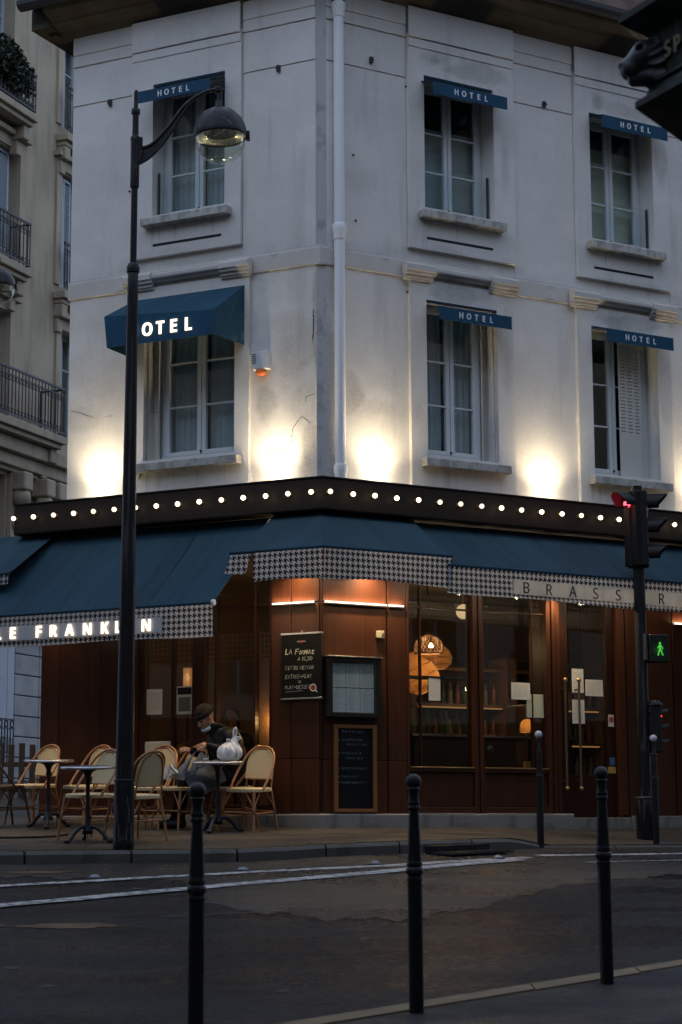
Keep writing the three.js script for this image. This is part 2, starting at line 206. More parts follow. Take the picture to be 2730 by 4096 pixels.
M.bulb = glow(1, 0.80, 0.54, 4); M.socket = std(0.35, 0.25, 0.13, 0.35, { metalness: 0.8 });
M.flood = glow(1, 0.84, 0.58, 12); M.led = glow(1, 0.72, 0.58, 4.2);
M.letterLit = glow(1, 0.80, 0.58, 2.6); M.letterWhite = std(0.62, 0.64, 0.66, 0.6); M.letterDark = std(0.02, 0.024, 0.035, 0.7);
const weave = rep(dtex(256, 256, (u, v) => { const n = 0.5 + 0.25 * Math.sin(u * 256 * 0.78) * Math.sin(v * 256 * 0.78) + 0.25 * hsh(Math.floor(u * 256), Math.floor(v * 256), 3); return [n, n, n]; }, false), 0.25);
const canvasTex = (r, g, b, s) => rep(dtex(512, 512, (u, v) => { const a = fbm(u * 4, v * 4, 4, 4, 5, s), f = hsh(Math.floor(u * 512), Math.floor(v * 512), s), w = fbm(u * 24, v * 2, 24, 2, 3, s + 5); const k = 0.92 + 0.5 * (a - 0.5) + 0.12 * (f - 0.5) + 0.3 * (w - 0.5); return [r * k, g * k, b * k]; }), 1.6);
M.awning = mapped(canvasTex(0.017, 0.050, 0.074, 101), 0.85, { bumpMap: weave, bumpScale: 0.0008 });
M.signBlue = mapped(canvasTex(0.013, 0.062, 0.115, 103), 0.7);
M.awningOld = mapped(rep(dtex(512, 512, (u, v) => { const a = fbm(u * 4, v * 4, 4, 4, 5, 105), w = smooth(0.52, 0.7, fbm(u * 30, v * 8, 30, 8, 4, 107)) * smooth(0.45, 0.6, a); const k = 0.9 + 0.3 * (a - 0.5); return [0.016 * k + 0.05 * w, 0.062 * k + 0.06 * w, 0.10 * k + 0.06 * w]; }), 1.4), 0.85);
M.hound = mapped(rep((() => { const t = dtex(64, 64, (u, v) => { const x = Math.floor(u * 8), y = Math.floor(v * 8), warp = ((x + y) % 4) < 2, dark = warp ? x < 4 : y < 4; const f = 0.9 + 0.2 * hsh(Math.floor(u * 64), Math.floor(v * 64), 9); return dark ? [0.018 * f, 0.02 * f, 0.026 * f] : [0.66 * f, 0.65 * f, 0.64 * f]; }); return t; })(), 0.064), 1, { transmission: 0.5, thickness: 0, side: THREE.DoubleSide });
M.signPanel = mapped(canvasTex(0.46, 0.46, 0.47, 111), 0.7); M.signPanelWarm = mapped(canvasTex(0.62, 0.60, 0.56, 113), 1, { transmission: 0.5, thickness: 0, side: THREE.DoubleSide });
M.steel = std(0.45, 0.45, 0.46, 0.35, { metalness: 0.9 }); M.brass = std(0.55, 0.36, 0.16, 0.3, { metalness: 0.95 }); M.brassDull = std(0.15, 0.12, 0.085, 0.5, { metalness: 0.8 });
M.paper = mapped(rep(dtex(256, 256, (u, v) => { const l = (v * 22) % 1 < 0.35 && hsh(Math.floor(u * 30), Math.floor(v * 22), 6) > 0.25 && u > 0.12 && u < 0.88 && v > 0.15 && v < 0.85 ? 0.62 : 1; const k = l * (0.95 + 0.1 * (fbm(u * 6, v * 6, 6, 6, 3, 7) - 0.5)); return [0.66 * k, 0.68 * k, 0.70 * k]; }), 1), 0.8);
M.granite = mapped(rep(dtex(512, 512, (u, v) => { const a = fbm(u * 10, v * 10, 10, 10, 4, 121), f = hsh(Math.floor(u * 400), Math.floor(v * 400), 5), s = smooth(0.55, 0.7, fbm(u * 7, v * 3, 7, 3, 4, 126)); const k = 0.85 + 0.3 * (a - 0.5) + 0.35 * (f - 0.5) - 0.25 * s; return [0.215 * k, 0.215 * k, 0.205 * k]; }), 1.2), 0.6);
const asphaltBump = rep(dtex(1024, 1024, (u, v) => { const n = 0.35 * hsh(Math.floor(u * 512), Math.floor(v * 512), 2) + 0.3 * vn(u * 300, v * 300, 300, 300, 6) + 0.35 * vn(u * 120, v * 120, 120, 120, 9); return [n, n, n]; }, false), 2.4);
const asphalt = (r, g, b, s, m) => rep(dtex(1024, 1024, (u, v) => { const a = fbm(u * 5, v * 5, 5, 5, 5, s), f = hsh(Math.floor(u * 900), Math.floor(v * 900), s), c = vn(u * 380, v * 380, 380, 380, s + 2), w = smooth(0.55, 0.68, fbm(u * 3, v * 9, 3, 9, 4, s + 7)); let k = 0.82 + 0.55 * (a - 0.5) + 0.45 * (c - 0.5) + 0.25 * (f - 0.5) - 0.25 * w; if (f > 0.975) k *= 1.6 + 40 * (f - 0.975); return [r * k, g * k, b * k]; }), m);
const wetRough = (lo, hi, s, m) => rep(dtex(512, 512, (u, v) => { const a = fbm(u * 4, v * 7, 4, 7, 5, s), c = vn(u * 170, v * 170, 170, 170, s + 3); const k = mix(lo, hi, smooth(0.35, 0.65, a)) + 0.18 * (c - 0.5); return [k, k, k]; }, false), m);
M.road = new THREE.MeshPhysicalMaterial({ specularIntensity: 0.10, map: asphalt(0.0200, 0.0215, 0.0235, 131, 3.7), roughness: 1, roughnessMap: wetRough(0.22, 0.46, 133, 5.3), bumpMap: asphaltBump, bumpScale: 0.008 });
M.pave = new THREE.MeshPhysicalMaterial({ specularIntensity: 0.5, map: asphalt(0.060, 0.052, 0.041, 141, 2.9), roughness: 1, roughnessMap: wetRough(0.34, 0.62, 143, 4.1), bumpMap: asphaltBump, bumpScale: 0.004 });
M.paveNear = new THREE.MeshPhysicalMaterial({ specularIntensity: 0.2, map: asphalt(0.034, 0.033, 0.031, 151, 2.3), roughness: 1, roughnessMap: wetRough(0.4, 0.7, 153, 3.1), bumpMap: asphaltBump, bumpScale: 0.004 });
M.kerb = mapped(M.granite.map, 0.4, { color: C3(0.38, 0.36, 0.33) }); M.kerbYellow = mapped(rep(dtex(512, 256, (u, v) => { const a = fbm(u * 10, v * 8, 10, 8, 5, 161), f = hsh(Math.floor(u * 500), Math.floor(v * 250), 8); const k = 0.85 + 0.6 * (a - 0.5) + 0.3 * (f - 0.5); return [0.165 * k, 0.12 * k, 0.068 * k]; }), 1.3), 0.75);
M.linePaint = mapped(rep(dtex(512, 512, (u, v) => { const w = smooth(0.44, 0.66, fbm(u * 18, v * 18, 18, 18, 5, 171)), f = hsh(Math.floor(u * 500), Math.floor(v * 500), 6); const k = 1 - 0.6 * w - 0.15 * f; return [0.36 * k, 0.36 * k, 0.36 * k]; }), 1.1), 0.6);
M.rust = mapped(rep(dtex(256, 256, (u, v) => { const a = fbm(u * 8, v * 8, 8, 8, 5, 181), f = hsh(Math.floor(u * 250), Math.floor(v * 250), 4), k = 0.8 + 0.8 * (a - 0.5) + 0.4 * (f - 0.5); return [0.115 * k, 0.068 * k, 0.038 * k]; }), 0.7), 0.8);
M.oldRoad = new THREE.MeshPhysicalMaterial({ specularIntensity: 0.42, map: asphalt(0.0265, 0.026, 0.0245, 197, 2.7), roughness: 1, roughnessMap: wetRough(0.26, 0.46, 199, 3.3), bumpMap: asphaltBump, bumpScale: 0.014 });
M.patch = mapped(asphalt(0.060, 0.056, 0.048, 191, 1.9), 0.6, { bumpMap: asphaltBump, bumpScale: 0.006 });
M.cream = mapped((() => { const t = dtex(128, 128, (u, v) => { const x = u * 16, y = v * 16, c = ((y + Math.abs((x % 8) - 4)) % 2) < 0.9, f = 0.9 + 0.2 * hsh(Math.floor(u * 128), Math.floor(v * 128), 2); return c ? [0.42 * f, 0.32 * f, 0.17 * f] : [0.68 * f, 0.57 * f, 0.36 * f]; }); return rep(t, 0.16); })(), 0.6);
M.brownWeave = mapped((() => { const t = dtex(128, 128, (u, v) => { const x = u * 16, y = v * 16, c = ((y + Math.abs((x % 8) - 4)) % 2) < 0.9, f = 0.9 + 0.2 * hsh(Math.floor(u * 128), Math.floor(v * 128), 2); return c ? [0.05 * f, 0.03 * f, 0.018 * f] : [0.12 * f, 0.07 * f, 0.04 * f]; }); return rep(t, 0.16); })(), 0.6);
M.rattan = phys(0.30, 0.135, 0.05, 0.4, { clearcoat: 0.3, clearcoatRoughness: 0.3 }); M.rattanDark = phys(0.10, 0.045, 0.022, 0.45);
M.tableTop = phys(0.36, 0.37, 0.35, 0.22, { clearcoat: 0.4 });
M.beige = mapped(rep(dtex(512, 512, (u, v) => { const a = fbm(u * 6, v * 6, 6, 6, 5, 201), r = fbm(u * 16, v * 2, 16, 2, 4, 205), f = hsh(Math.floor(u * 500), Math.floor(v * 500), 4); const k = 0.90 + 0.28 * (a - 0.5) - 0.16 * smooth(0.5, 0.75, r) + 0.1 * (f - 0.5); return [0.43 * k, 0.36 * k, 0.265 * k]; }), 3), 0.92);
M.beigePale = mapped(rep(dtex(256, 256, (u, v) => { const a = fbm(u * 6, v * 6, 6, 6, 5, 211), k = 0.85 + 0.4 * (a - 0.5); return [0.40 * k, 0.40 * k, 0.40 * k]; }), 2), 0.9);
M.shutterBlue = std(0.42, 0.46, 0.5, 0.7); M.leaf = std(0.020, 0.032, 0.014, 0.7);
M.morris = mapped(rep(dtex(256, 256, (u, v) => { const n = fbm(u * 9, v * 9, 9, 9, 4, 221), d = smooth(0.55, 0.7, fbm(u * 12, v * 3, 12, 3, 4, 223)); return [0.006 + 0.006 * n + 0.02 * d, 0.013 + 0.009 * n + 0.028 * d, 0.011 + 0.008 * n + 0.024 * d]; }), 0.6), 0.5);
M.morrisHead = std(0.034, 0.045, 0.052, 0.4, { specularIntensity: 0.7 });
M.gold = std(0.24, 0.22, 0.16, 0.5);
M.cloth = std(0.010, 0.010, 0.011, 0.9); M.skin = std(1, 1, 1, 0.55, { vertexColors: true });
M.interior = std(0.12, 0.066, 0.037, 0.7); M.interiorDark = std(0.045, 0.030, 0.022, 0.7); M.ceiling = std(0.24, 0.19, 0.13, 0.9);
M.rattanShade = new THREE.MeshPhysicalMaterial({ map: rep(dtex(128, 128, (u, v) => { const k = 0.45 + 0.55 * Math.abs(Math.sin(u * 40 * Math.PI)) * Math.abs(Math.sin(v * 24 * Math.PI)); return [0.50 * k, 0.25 * k, 0.085 * k]; }), 1), roughness: 0.9, transmission: 0.35, thickness: 0, side: THREE.DoubleSide });

// ---------------------------------------------------------------- ground
function grid(x0, x1, nx, d0, d1, nd, yf, xf = x => x) {
  const g = new THREE.PlaneGeometry(1, 1, nx, nd), p = g.attributes.position, uv = g.attributes.uv;
  for (let i = 0; i < p.count; i++) { const x = mix(x0, x1, p.getX(i) + 0.5), lo = typeof d0 === 'function' ? d0(x) : d0, hi = typeof d1 === 'function' ? d1(x) : d1, d = mix(lo, hi, p.getY(i) + 0.5); p.setXYZ(i, x, yf(x, d), -d); uv.setXY(i, x, d); }
  g.computeVertexNormals(); return g;
}
const NK = x => 9.30 + (x) * 0.965 + (x < -2 ? 0 : 0);                     // road-side edge of the near kerb
const road = structure('road', grid(-90, 90, 240, -40, 160, 260, (x, d) => groundY(x, d) - 0.12), M.road, 'dark damp asphalt road climbing towards the corner');
const pavement = structure('pavement', grid(-14, 14, 280, x => kerbD(x) + 0.155, x => kerbD(x) + 16, 60, paveY), M.pave, 'brownish asphalt pavement in front of the brasserie');
{ // granite kerb stones along the far pavement
  const kerb = new THREE.Group(); kerb.name = 'kerb'; kerb.userData = { kind: 'structure', label: 'granite kerb edging the far pavement' }; scene.add(kerb);
  const pts = []; for (let x = -6; x < 8; x += 0.02) pts.push([x, kerbD(x)]);
  let acc = 0, start = 0;
  for (let i = 1; i < pts.length; i++) {
    acc += Math.hypot(pts[i][0] - pts[i - 1][0], pts[i][1] - pts[i - 1][1]);
    if (acc > 1.0 || i === pts.length - 1) {
      const seg = pts.slice(start, i + 1), n = seg.length - 1, gap = 0.012, S = (t) => { const f = mix(gap, 1 - gap, t) * n, k = Math.min(n - 1, Math.floor(f)); return [mix(seg[k][0], seg[k + 1][0], f - k), mix(seg[k][1], seg[k + 1][1], f - k)]; };
      const prof = [[0.0, -0.3], [0.0, -0.035], [0.02, -0.004], [0.16, 0.004], [0.16, -0.3]], g = [];
      const N = 6; const P = (t, q) => { const [x, d] = S(t), yy = paveY(x, d + 0.02); return V3(x + (q[0]) * -0.35, yy + q[1], -(d + q[0])); };
      const pos = []; for (let a = 0; a < N; a++) for (let b = 0; b < prof.length - 1; b++) { const A = P(a / N, prof[b]), B = P((a + 1) / N, prof[b]), C = P((a + 1) / N, prof[b + 1]), D = P(a / N, prof[b + 1]); for (const q of [A, B, C, A, C, D]) pos.push(q.x, q.y, q.z); }
      for (const t of [0, 1]) { const c = prof.map(q => P(t, q)); for (let b = 1; b < 4; b++) for (const q of (t ? [c[0], c[b], c[b + 1]] : [c[0], c[b + 1], c[b]])) pos.push(q.x, q.y, q.z); }
      const geo = new THREE.BufferGeometry(); geo.setAttribute('position', new THREE.Float32BufferAttribute(pos, 3)); geo.computeVertexNormals();
      part(kerb, 'kerb_stone', uvm(geo), M.kerb); acc = 0; start = i;
    }
  }
}
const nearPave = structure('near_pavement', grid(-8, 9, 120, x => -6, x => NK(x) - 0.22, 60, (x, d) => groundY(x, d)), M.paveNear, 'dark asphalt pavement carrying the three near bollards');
{ const kb = new THREE.Group(); kb.name = 'near_kerb'; kb.userData = { kind: 'structure', label: 'worn ochre kerb stones edging the near pavement' }; scene.add(kb);
  const r = rng(5); for (let x = -4; x < 7; x += 0.62) { const w = 0.61, pos = [], pr = [[0, -0.3], [0.0, -0.03], [-0.02, 0.002], [-0.23 - 0.04 * r(), 0.008], [-0.27, -0.3]];
    const P = (t, q) => { const xx = x + w * t, d = NK(xx) + q[0] * 1.0; return V3(xx - q[0] * 0.0, groundY(xx, d) + q[1], -d); };
    for (let b = 0; b < pr.length - 1; b++) { const A = P(0, pr[b]), B = P(1, pr[b]), C = P(1, pr[b + 1]), D = P(0, pr[b + 1]); for (const q of [A, C, B, A, D, C]) pos.push(q.x, q.y, q.z); }
    for (const t of [0, 1]) { const c = pr.map(q => P(t, q)); for (let b = 1; b < 4; b++) for (const q of (t ? [c[0], c[b + 1], c[b]] : [c[0], c[b], c[b + 1]])) pos.push(q.x, q.y, q.z); }
    const geo = new THREE.BufferGeometry(); geo.setAttribute('position', new THREE.Float32BufferAttribute(pos, 3)); geo.computeVertexNormals(); part(kb, 'kerb_stone', uvm(geo), M.kerbYellow); } }
part(nearPave, 'asphalt_patch', grid(0.75, 4, 40, x => 5, x => Math.min(NK(x) - 0.30, 8.55 + 0.35 * (x - 0.75) + 0.06 * Math.sin(x * 9)), 30, (x, d) => groundY(x, d) + 0.005), mapped(asphalt(0.046, 0.036, 0.027, 195, 1.7), 0.6, { bumpMap: asphaltBump, bumpScale: 0.005 }), 'browner relaid patch of the near pavement');
// flat sheets following the ground: polyline of width w, or outline
function ribbon(pts, w, lift) { const c = new THREE.CatmullRomCurve3(pts.map(p => V3(p[0], 0, -p[1]))), n = 60, pos = [], uv = []; let L = 0, pp = null;
  const q = []; for (let i = 0; i <= n; i++) { const p = c.getPointAt(i / n), t = c.getTangentAt(i / n), s = V3(-t.z, 0, t.x); if (pp) L += p.distanceTo(pp); pp = p; const e = 0.006 * Math.sin(i * 2.3) + 0.005 * Math.sin(i * 5.1); for (const k of [-1, 1]) { const v = p.clone().addScaledVector(s, k * (w / 2 + e * k)); v.y = groundY(v.x, -v.z) - 0.12 + lift; q.push([v, k * w / 2, L]); } }
  for (let i = 0; i < n; i++) { const [a, b, d, e] = [q[2 * i], q[2 * i + 1], q[2 * i + 2], q[2 * i + 3]]; for (const [v, s, l] of [a, b, e, a, e, d]) { pos.push(v.x, v.y, v.z); uv.push(s, l); } }
  const g = new THREE.BufferGeometry(); g.setAttribute('position', new THREE.Float32BufferAttribute(pos, 3)); g.setAttribute('uv', new THREE.Float32BufferAttribute(uv, 2)); g.computeVertexNormals(); return g; }
{ const BD = [[-14, 17.4], [-4, 17.6], [-1.35, 16.95], [-1.0, 15.2], [-0.55, 14.5], [0.0, 14.15], [0.55, 14.2], [1.1, 15.1], [1.9, 16.9], [3.2, 18.6], [8, 20.8], [14, 24]], bd = x => { for (let i = 1; i < BD.length; i++) if (x <= BD[i][0]) { const a = BD[i - 1], b = BD[i]; return mix(a[1], b[1], (x - a[0]) / (b[0] - a[0])) + 0.10 * Math.sin(x * 11) + 0.07 * Math.sin(x * 27 + 1) + 0.05 * Math.sin(x * 61); } return 24; }; part(road, 'old_asphalt', grid(-14, 14, 700, bd, x => kerbD(x) - 0.005, 24, (x, d) => groundY(x, d) - 0.1165), M.oldRoad, 'coarser lighter asphalt along the kerb'); }
part(road, 'lane_line', ribbon([[-9, 13.4], [-5, 15.3], [-2.854, 16.515], [-1.341, 17.385], [-0.015, 18.15], [1.3, 19.45], [1.9, 20.0]], 0.17, 0.008), M.linePaint);
part(road, 'lane_line', ribbon([[-9, 10.2], [-5, 13.1], [-2.597, 15.05], [-1.25, 16.225], [-0.014, 17.335], [1.018, 18.75], [1.75, 19.65]], 0.21, 0.012), M.linePaint);
part(road, 'lane_line', ribbon([[2.0, 20.3], [3.2, 20.9], [5, 21.9], [8, 23.6]], 0.16, 0.008), M.linePaint);
part(road, 'lane_line', ribbon([[2.4, 19.6], [3.6, 20.3], [5.4, 21.3], [8, 22.8]], 0.05, 0.008), M.linePaint);
function blob(cx, cd, rx, rd, seed, lift, n = 26, rot = 0) { const r = rng(seed), pos = [], P = []; for (let i = 0; i < n; i++) { const a = i / n * 2 * Math.PI, k = 0.75 + 0.45 * r(); const px = Math.cos(a) * rx * k, pd = Math.sin(a) * rd * k; const x = cx + px * Math.cos(rot) - pd * Math.sin(rot), d = cd + px * Math.sin(rot) + pd * Math.cos(rot); P.push(V3(x, groundY(x, d) - 0.12 + lift, -d)); }
  const c = V3(cx, groundY(cx, cd) - 0.12 + lift, -cd); for (let i = 0; i < n; i++) for (const q of [c, P[i], P[(i + 1) % n]]) pos.push(q.x, q.y, q.z); const g = new THREE.BufferGeometry(); g.setAttribute('position', new THREE.Float32BufferAttribute(pos, 3)); g.computeVertexNormals(); return uvm(g); }
part(road, 'rust_patch', blob(-1.9, 13.85, 0.36, 0.16, 3, 0.005), M.rust, 'rust-brown patch in the asphalt');
part(road, 'rust_patch', blob(-2.4, 13.86, 0.07, 0.07, 4, 0.005), M.rust, 'small rust-brown spot in the asphalt');
part(road, 'rust_patch', blob(-2.75, 17.75, 0.3, 0.14, 5, 0.007), M.rust, 'rust-brown patch near the kerb');

M.wornPaint = std(0.10, 0.10, 0.10, 0.7);
{ const r = rng(77); for (let i = 0; i < 7; i++) part(road, 'worn_paint_fleck', blob(-2.2 + 4.4 * r(), 10.5 + 7 * r(), 0.015 + 0.03 * r(), 0.015 + 0.02 * r(), 300 + i, 0.005, 9), M.wornPaint); }
part(road, 'asphalt_crack', ribbon([[-1.3, 14.35], [-0.95, 14.5], [-0.6, 14.62], [-0.42, 14.72], [-0.75, 14.95], [-1.1, 15.35]], 0.022, 0.005), M.wornPaint);
{ // road studs: low domes of clear glass on a steel base
  const studM = phys(0.16, 0.20, 0.24, 0.2, { clearcoat: 0.4 });
  const st = [['left of the first bollard, outer line', -2.141, 17.125], ['just right of the first bollard', -0.897, 17.805], ['near the middle bollard', 0.302, 18.64], ['nearest the end of the lines', 1.55, 19.72]];
  for (const [w, x, d] of st) { const t = thing('road_stud', 'pale road stud on the outer white line, ' + w, 'road stud', [x, groundY(x, d) - 0.112, -d], 0.5, 'road studs on the white line'); t.rotation.x = SLOPE; part(t, 'base', lathe([[0, 0.0], [0.07, 0], [0.07, 0.008], [0.055, 0.016], [0, 0.016]], 20), M.zinc); part(t, 'lens', sph(0, 0.012, 0, 0.045, 1, 0.5, 1), studM); }
}
{ // drain mouth under the kerb
  const t = thing('storm_drain', 'dark storm drain mouth in the kerb near the slim white-topped post', 'drain', [1.15, groundY(1.15, 20.4) - 0.11, -20.45], 0.77); const a = part(t, 'opening', bx(-0.42, 0.42, 0.0, 0.075, -0.02, 0.12), M.black); part(t, 'iron_grate', [bx(-0.46, 0.46, -0.005, 0.012, 0.12, 0.42), ...Array.from({ length: 9 }, (_, i) => bx(-0.42 + i * 0.1, -0.38 + i * 0.1, 0.012, 0.02, 0.14, 0.4))], M.iron); t.rotation.x = 0.03; }

// ---------------------------------------------------------------- the hotel on the corner
const BY = 1.40;
const bld = thing('corner_building', 'pale rendered three-storey corner hotel with wood-panelled brasserie below', 'building', [CX, BY, CZ]);
function bp(parent, name, side, gs, m, label) { const g = merge(gs); if (side) g.applyMatrix4(ROT[side]); g.translate(0, -BY, 0); const o = new THREE.Mesh(g, m); o.name = name; if (label) o.userData.label = label; parent.add(o); return o; }
const UY = [8.82, 10.50], LY = [5.79, 7.68];
const WIN = {
  L2: { s: 'L', x: [-2.27, -1.25], y: UY, rec: 0.22, munt: [9.385, 9.88], mat: 'curtain', guard: true },
  L1: { s: 'L', x: [-2.355, -1.10], y: LY, rec: 0.16, munt: [6.45, 6.99], mat: 'curtain', xf: [-2.22, -1.12] },
  M2: { s: 'R', x: [1.43, 2.455], y: UY, rec: 0.22, munt: [9.385, 9.88], mat: 'blindGrey', guard: true },
  M1: { s: 'R', x: [1.43, 2.455], y: LY, rec: 0.16, munt: [6.45, 6.99], mat: 'curtain', xf: [1.45, 2.33] },
  R2: { s: 'R', x: [3.95, 4.97], y: UY, rec: 0.22, munt: [9.40, 9.90], mat: 'blindGreen', guard: true },
  R1: { s: 'R', x: [3.90, 4.955], y: LY, rec: 0.16, munt: [6.45, 6.99], mat: null, xf: [3.92, 4.80] },
  X2: { s: 'R', x: [6.45, 7.47], y: UY, rec: 0.22, munt: [9.40, 9.90], mat: 'blindGrey' }, X1: { s: 'R', x: [6.45, 7.47], y: LY, rec: 0.16, munt: [6.45, 6.99], mat: 'curtain' },
};
const holes = s => Object.values(WIN).filter(w => w.s === s).map(w => rectPts(w.x[0], w.x[1], w.y[0], w.y[1]));
bp(bld, 'wall', 'L', plate(rectPts(-3.48, -0.045, 4.75, 11.45), holes('L'), -0.34, 0), M.plasterL);
bp(bld, 'wall', 'R', plate(rectPts(0.09, 8.0, 4.75, 11.45), holes('R'), -0.34, 0), M.plasterR);
{ const a = V3(-0.045, 0, 0).applyMatrix4(ROT.L), b = V3(0.09, 0, 0).applyMatrix4(ROT.R), c = V3(-0.045, 0, -0.3).applyMatrix4(ROT.L), d = V3(0.09, 0, -0.3).applyMatrix4(ROT.R); const e = 0.002; bp(bld, 'corner_chamfer', null, poly([[a.x, a.z], [b.x, b.z], [d.x, d.z], [c.x, c.z]], 4.75, 11.45), M.chamfer, 'grimy narrow chamfer of the corner'); }
// projecting bays round each window column
const BAYS = [['L', -2.575, -1.03, 8.30, 11.0, 'L2'], ['L', -2.60, -0.91, 4.9, 7.92, 'L1'], ['R', 1.205, 2.765, 8.30, 11.0, 'M2'], ['R', 1.205, 2.70, 4.9, 7.92, 'M1'], ['R', 3.72, 5.23, 8.30, 11.0, 'R2'], ['R', 3.68, 5.17, 4.9, 7.92, 'R1']];
for (const [s, x0, x1, y0, y1, w] of BAYS) bp(bld, 'window_bay', s, plate(rectPts(x0, x1, y0, y1), [rectPts(WIN[w].x[0] + 0.001, WIN[w].x[1] - 0.001, WIN[w].y[0] + 0.001, WIN[w].y[1] - 0.001)], 0.001, 0.058), s === 'L' ? M.plasterL : M.plasterR);
// thin mouldings of the frieze and the field between the bays
const FLD = { L: [[-3.48, -2.58], [-1.025, -0.045]], R: [[0.09, 1.20], [2.77, 3.715], [5.235, 8]] };
for (const s of ['L', 'R']) for (const [x0, x1] of FLD[s]) { const m = s === 'L' ? M.plasterL : M.plasterR; bp(bld, 'frieze_panel', s, [rb(x0, x1, 10.955, 11.10, 0.001, 0.024, 0.004), rb(x0, x1, 11.105, 11.34, 0.001, 0.035, 0.006)], m); bp(bld, 'wall_panel', s, rb(x0, x1, 10.44, 10.94, 0.001, 0.016, 0.004), m); bp(bld, 'wall_panel', s, rb(x0, x1, 8.155, 10.425, 0.001, 0.012, 0.004), m); }
for (const [s, x0, x1, y0] of BAYS) if (y0 > 8) { const m = s === 'L' ? M.plasterL : M.plasterR; bp(bld, 'frieze_panel', s, [rb(x0, x1, 10.95, 11.34, 0.059, 0.088, 0.01), rb(x0 + 0.004, x1 - 0.004, 10.835, 10.94, 0.059, 0.070, 0.004)], m); }
// string course and cornice
bp(bld, 'string_course', null, sweep(-3.50, 8, [[-0.02, 7.925], [0.018, 7.925], [0.022, 7.94], [0.022, 8.12], [0.016, 8.14], [0.014, 8.155], [-0.02, 8.155]]), M.trim);
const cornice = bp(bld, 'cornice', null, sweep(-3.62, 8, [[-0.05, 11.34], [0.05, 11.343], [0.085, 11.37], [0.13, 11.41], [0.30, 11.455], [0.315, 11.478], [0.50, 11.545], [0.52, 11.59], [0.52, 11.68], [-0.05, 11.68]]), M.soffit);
bp(cornice, 'gutter', null, sweep(-3.93, 8, [[0.50, 11.605], [0.55, 11.585], [0.61, 11.60], [0.645, 11.645], [0.65, 11.70], [0.635, 11.70], [0.60, 11.645], [0.53, 11.64], [0.51, 11.70], [0.50, 11.70]]), M.zinc);
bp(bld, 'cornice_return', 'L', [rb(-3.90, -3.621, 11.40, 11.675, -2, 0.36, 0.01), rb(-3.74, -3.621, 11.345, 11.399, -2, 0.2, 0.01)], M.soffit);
{ const p = (s, x, o) => V3(x, 0, o).applyMatrix4(ROT[s]); const a = p('L', -3.9, 0.5), b = MIT.clone().multiplyScalar(0.5), c = p('R', 8, 0.5), d = p('R', 8, -4.6), e = p('L', -3.9, -4.6);
  const g = new THREE.BufferGeometry(), top = 14.2, lo = 11.69, T = q => q.clone().multiplyScalar(0.55).add(V3(0.4, 0, -1.6)); const pts = [a, b, c, d, e], pos = [];
  for (let i = 0; i < 5; i++) { const u = pts[i], v = pts[(i + 1) % 5], tu = T(u), tv = T(v); for (const q of [[u, lo], [v, lo], [tv, top], [u, lo], [tv, top], [tu, top]]) pos.push(q[0].x, q[1], q[0].z); }
  for (let i = 1; i < 4; i++) for (const q of [pts[0], pts[i], pts[i + 1]]) { const t = T(q); pos.push(t.x, top, t.z); }
  g.setAttribute('position', new THREE.Float32BufferAttribute(pos, 3)); g.computeVertexNormals(); bp(bld, 'roof', null, uvm(g), M.roof); }
// cornices over the lower windows
const PRO = { end: [[0, 7.89], [0.035, 7.89], [0.04, 7.91], [0.055, 7.915], [0.062, 7.95], [0.085, 7.957], [0.092, 7.99], [0.11, 7.998], [0.11, 8.06], [0.095, 8.08], [0, 8.10]], mid: [[0, 7.965], [0.03, 7.967], [0.05, 7.99], [0.085, 8.005], [0.092, 8.02], [0.092, 8.055], [0.08, 8.07], [0, 8.09]] };
for (const [s, x0, x1] of [['L', -2.62, -0.875], ['R', 1.105, 2.735], ['R', 3.575, 5.24]]) for (const [a, b, k] of [[x0, x0 + 0.40, 'end'], [x0 + 0.401, x1 - 0.401, 'mid'], [x1 - 0.40, x1, 'end']]) {
  const g = new THREE.ExtrudeGeometry(shape(PRO[k]), { depth: b - a, bevelEnabled: false }); g.rotateY(-Math.PI / 2);
  const q = g.attributes.position; for (let i = 0; i < q.count; i++) q.setXYZ(i, b + q.getX(i), q.getY(i), q.getZ(i) + 0.05); g.computeVertexNormals();
  bp(bld, k === 'end' ? 'cornice_bracket' : 'window_cornice', s, uvm(g.index ? g.toNonIndexed() : g), M.trim);
}
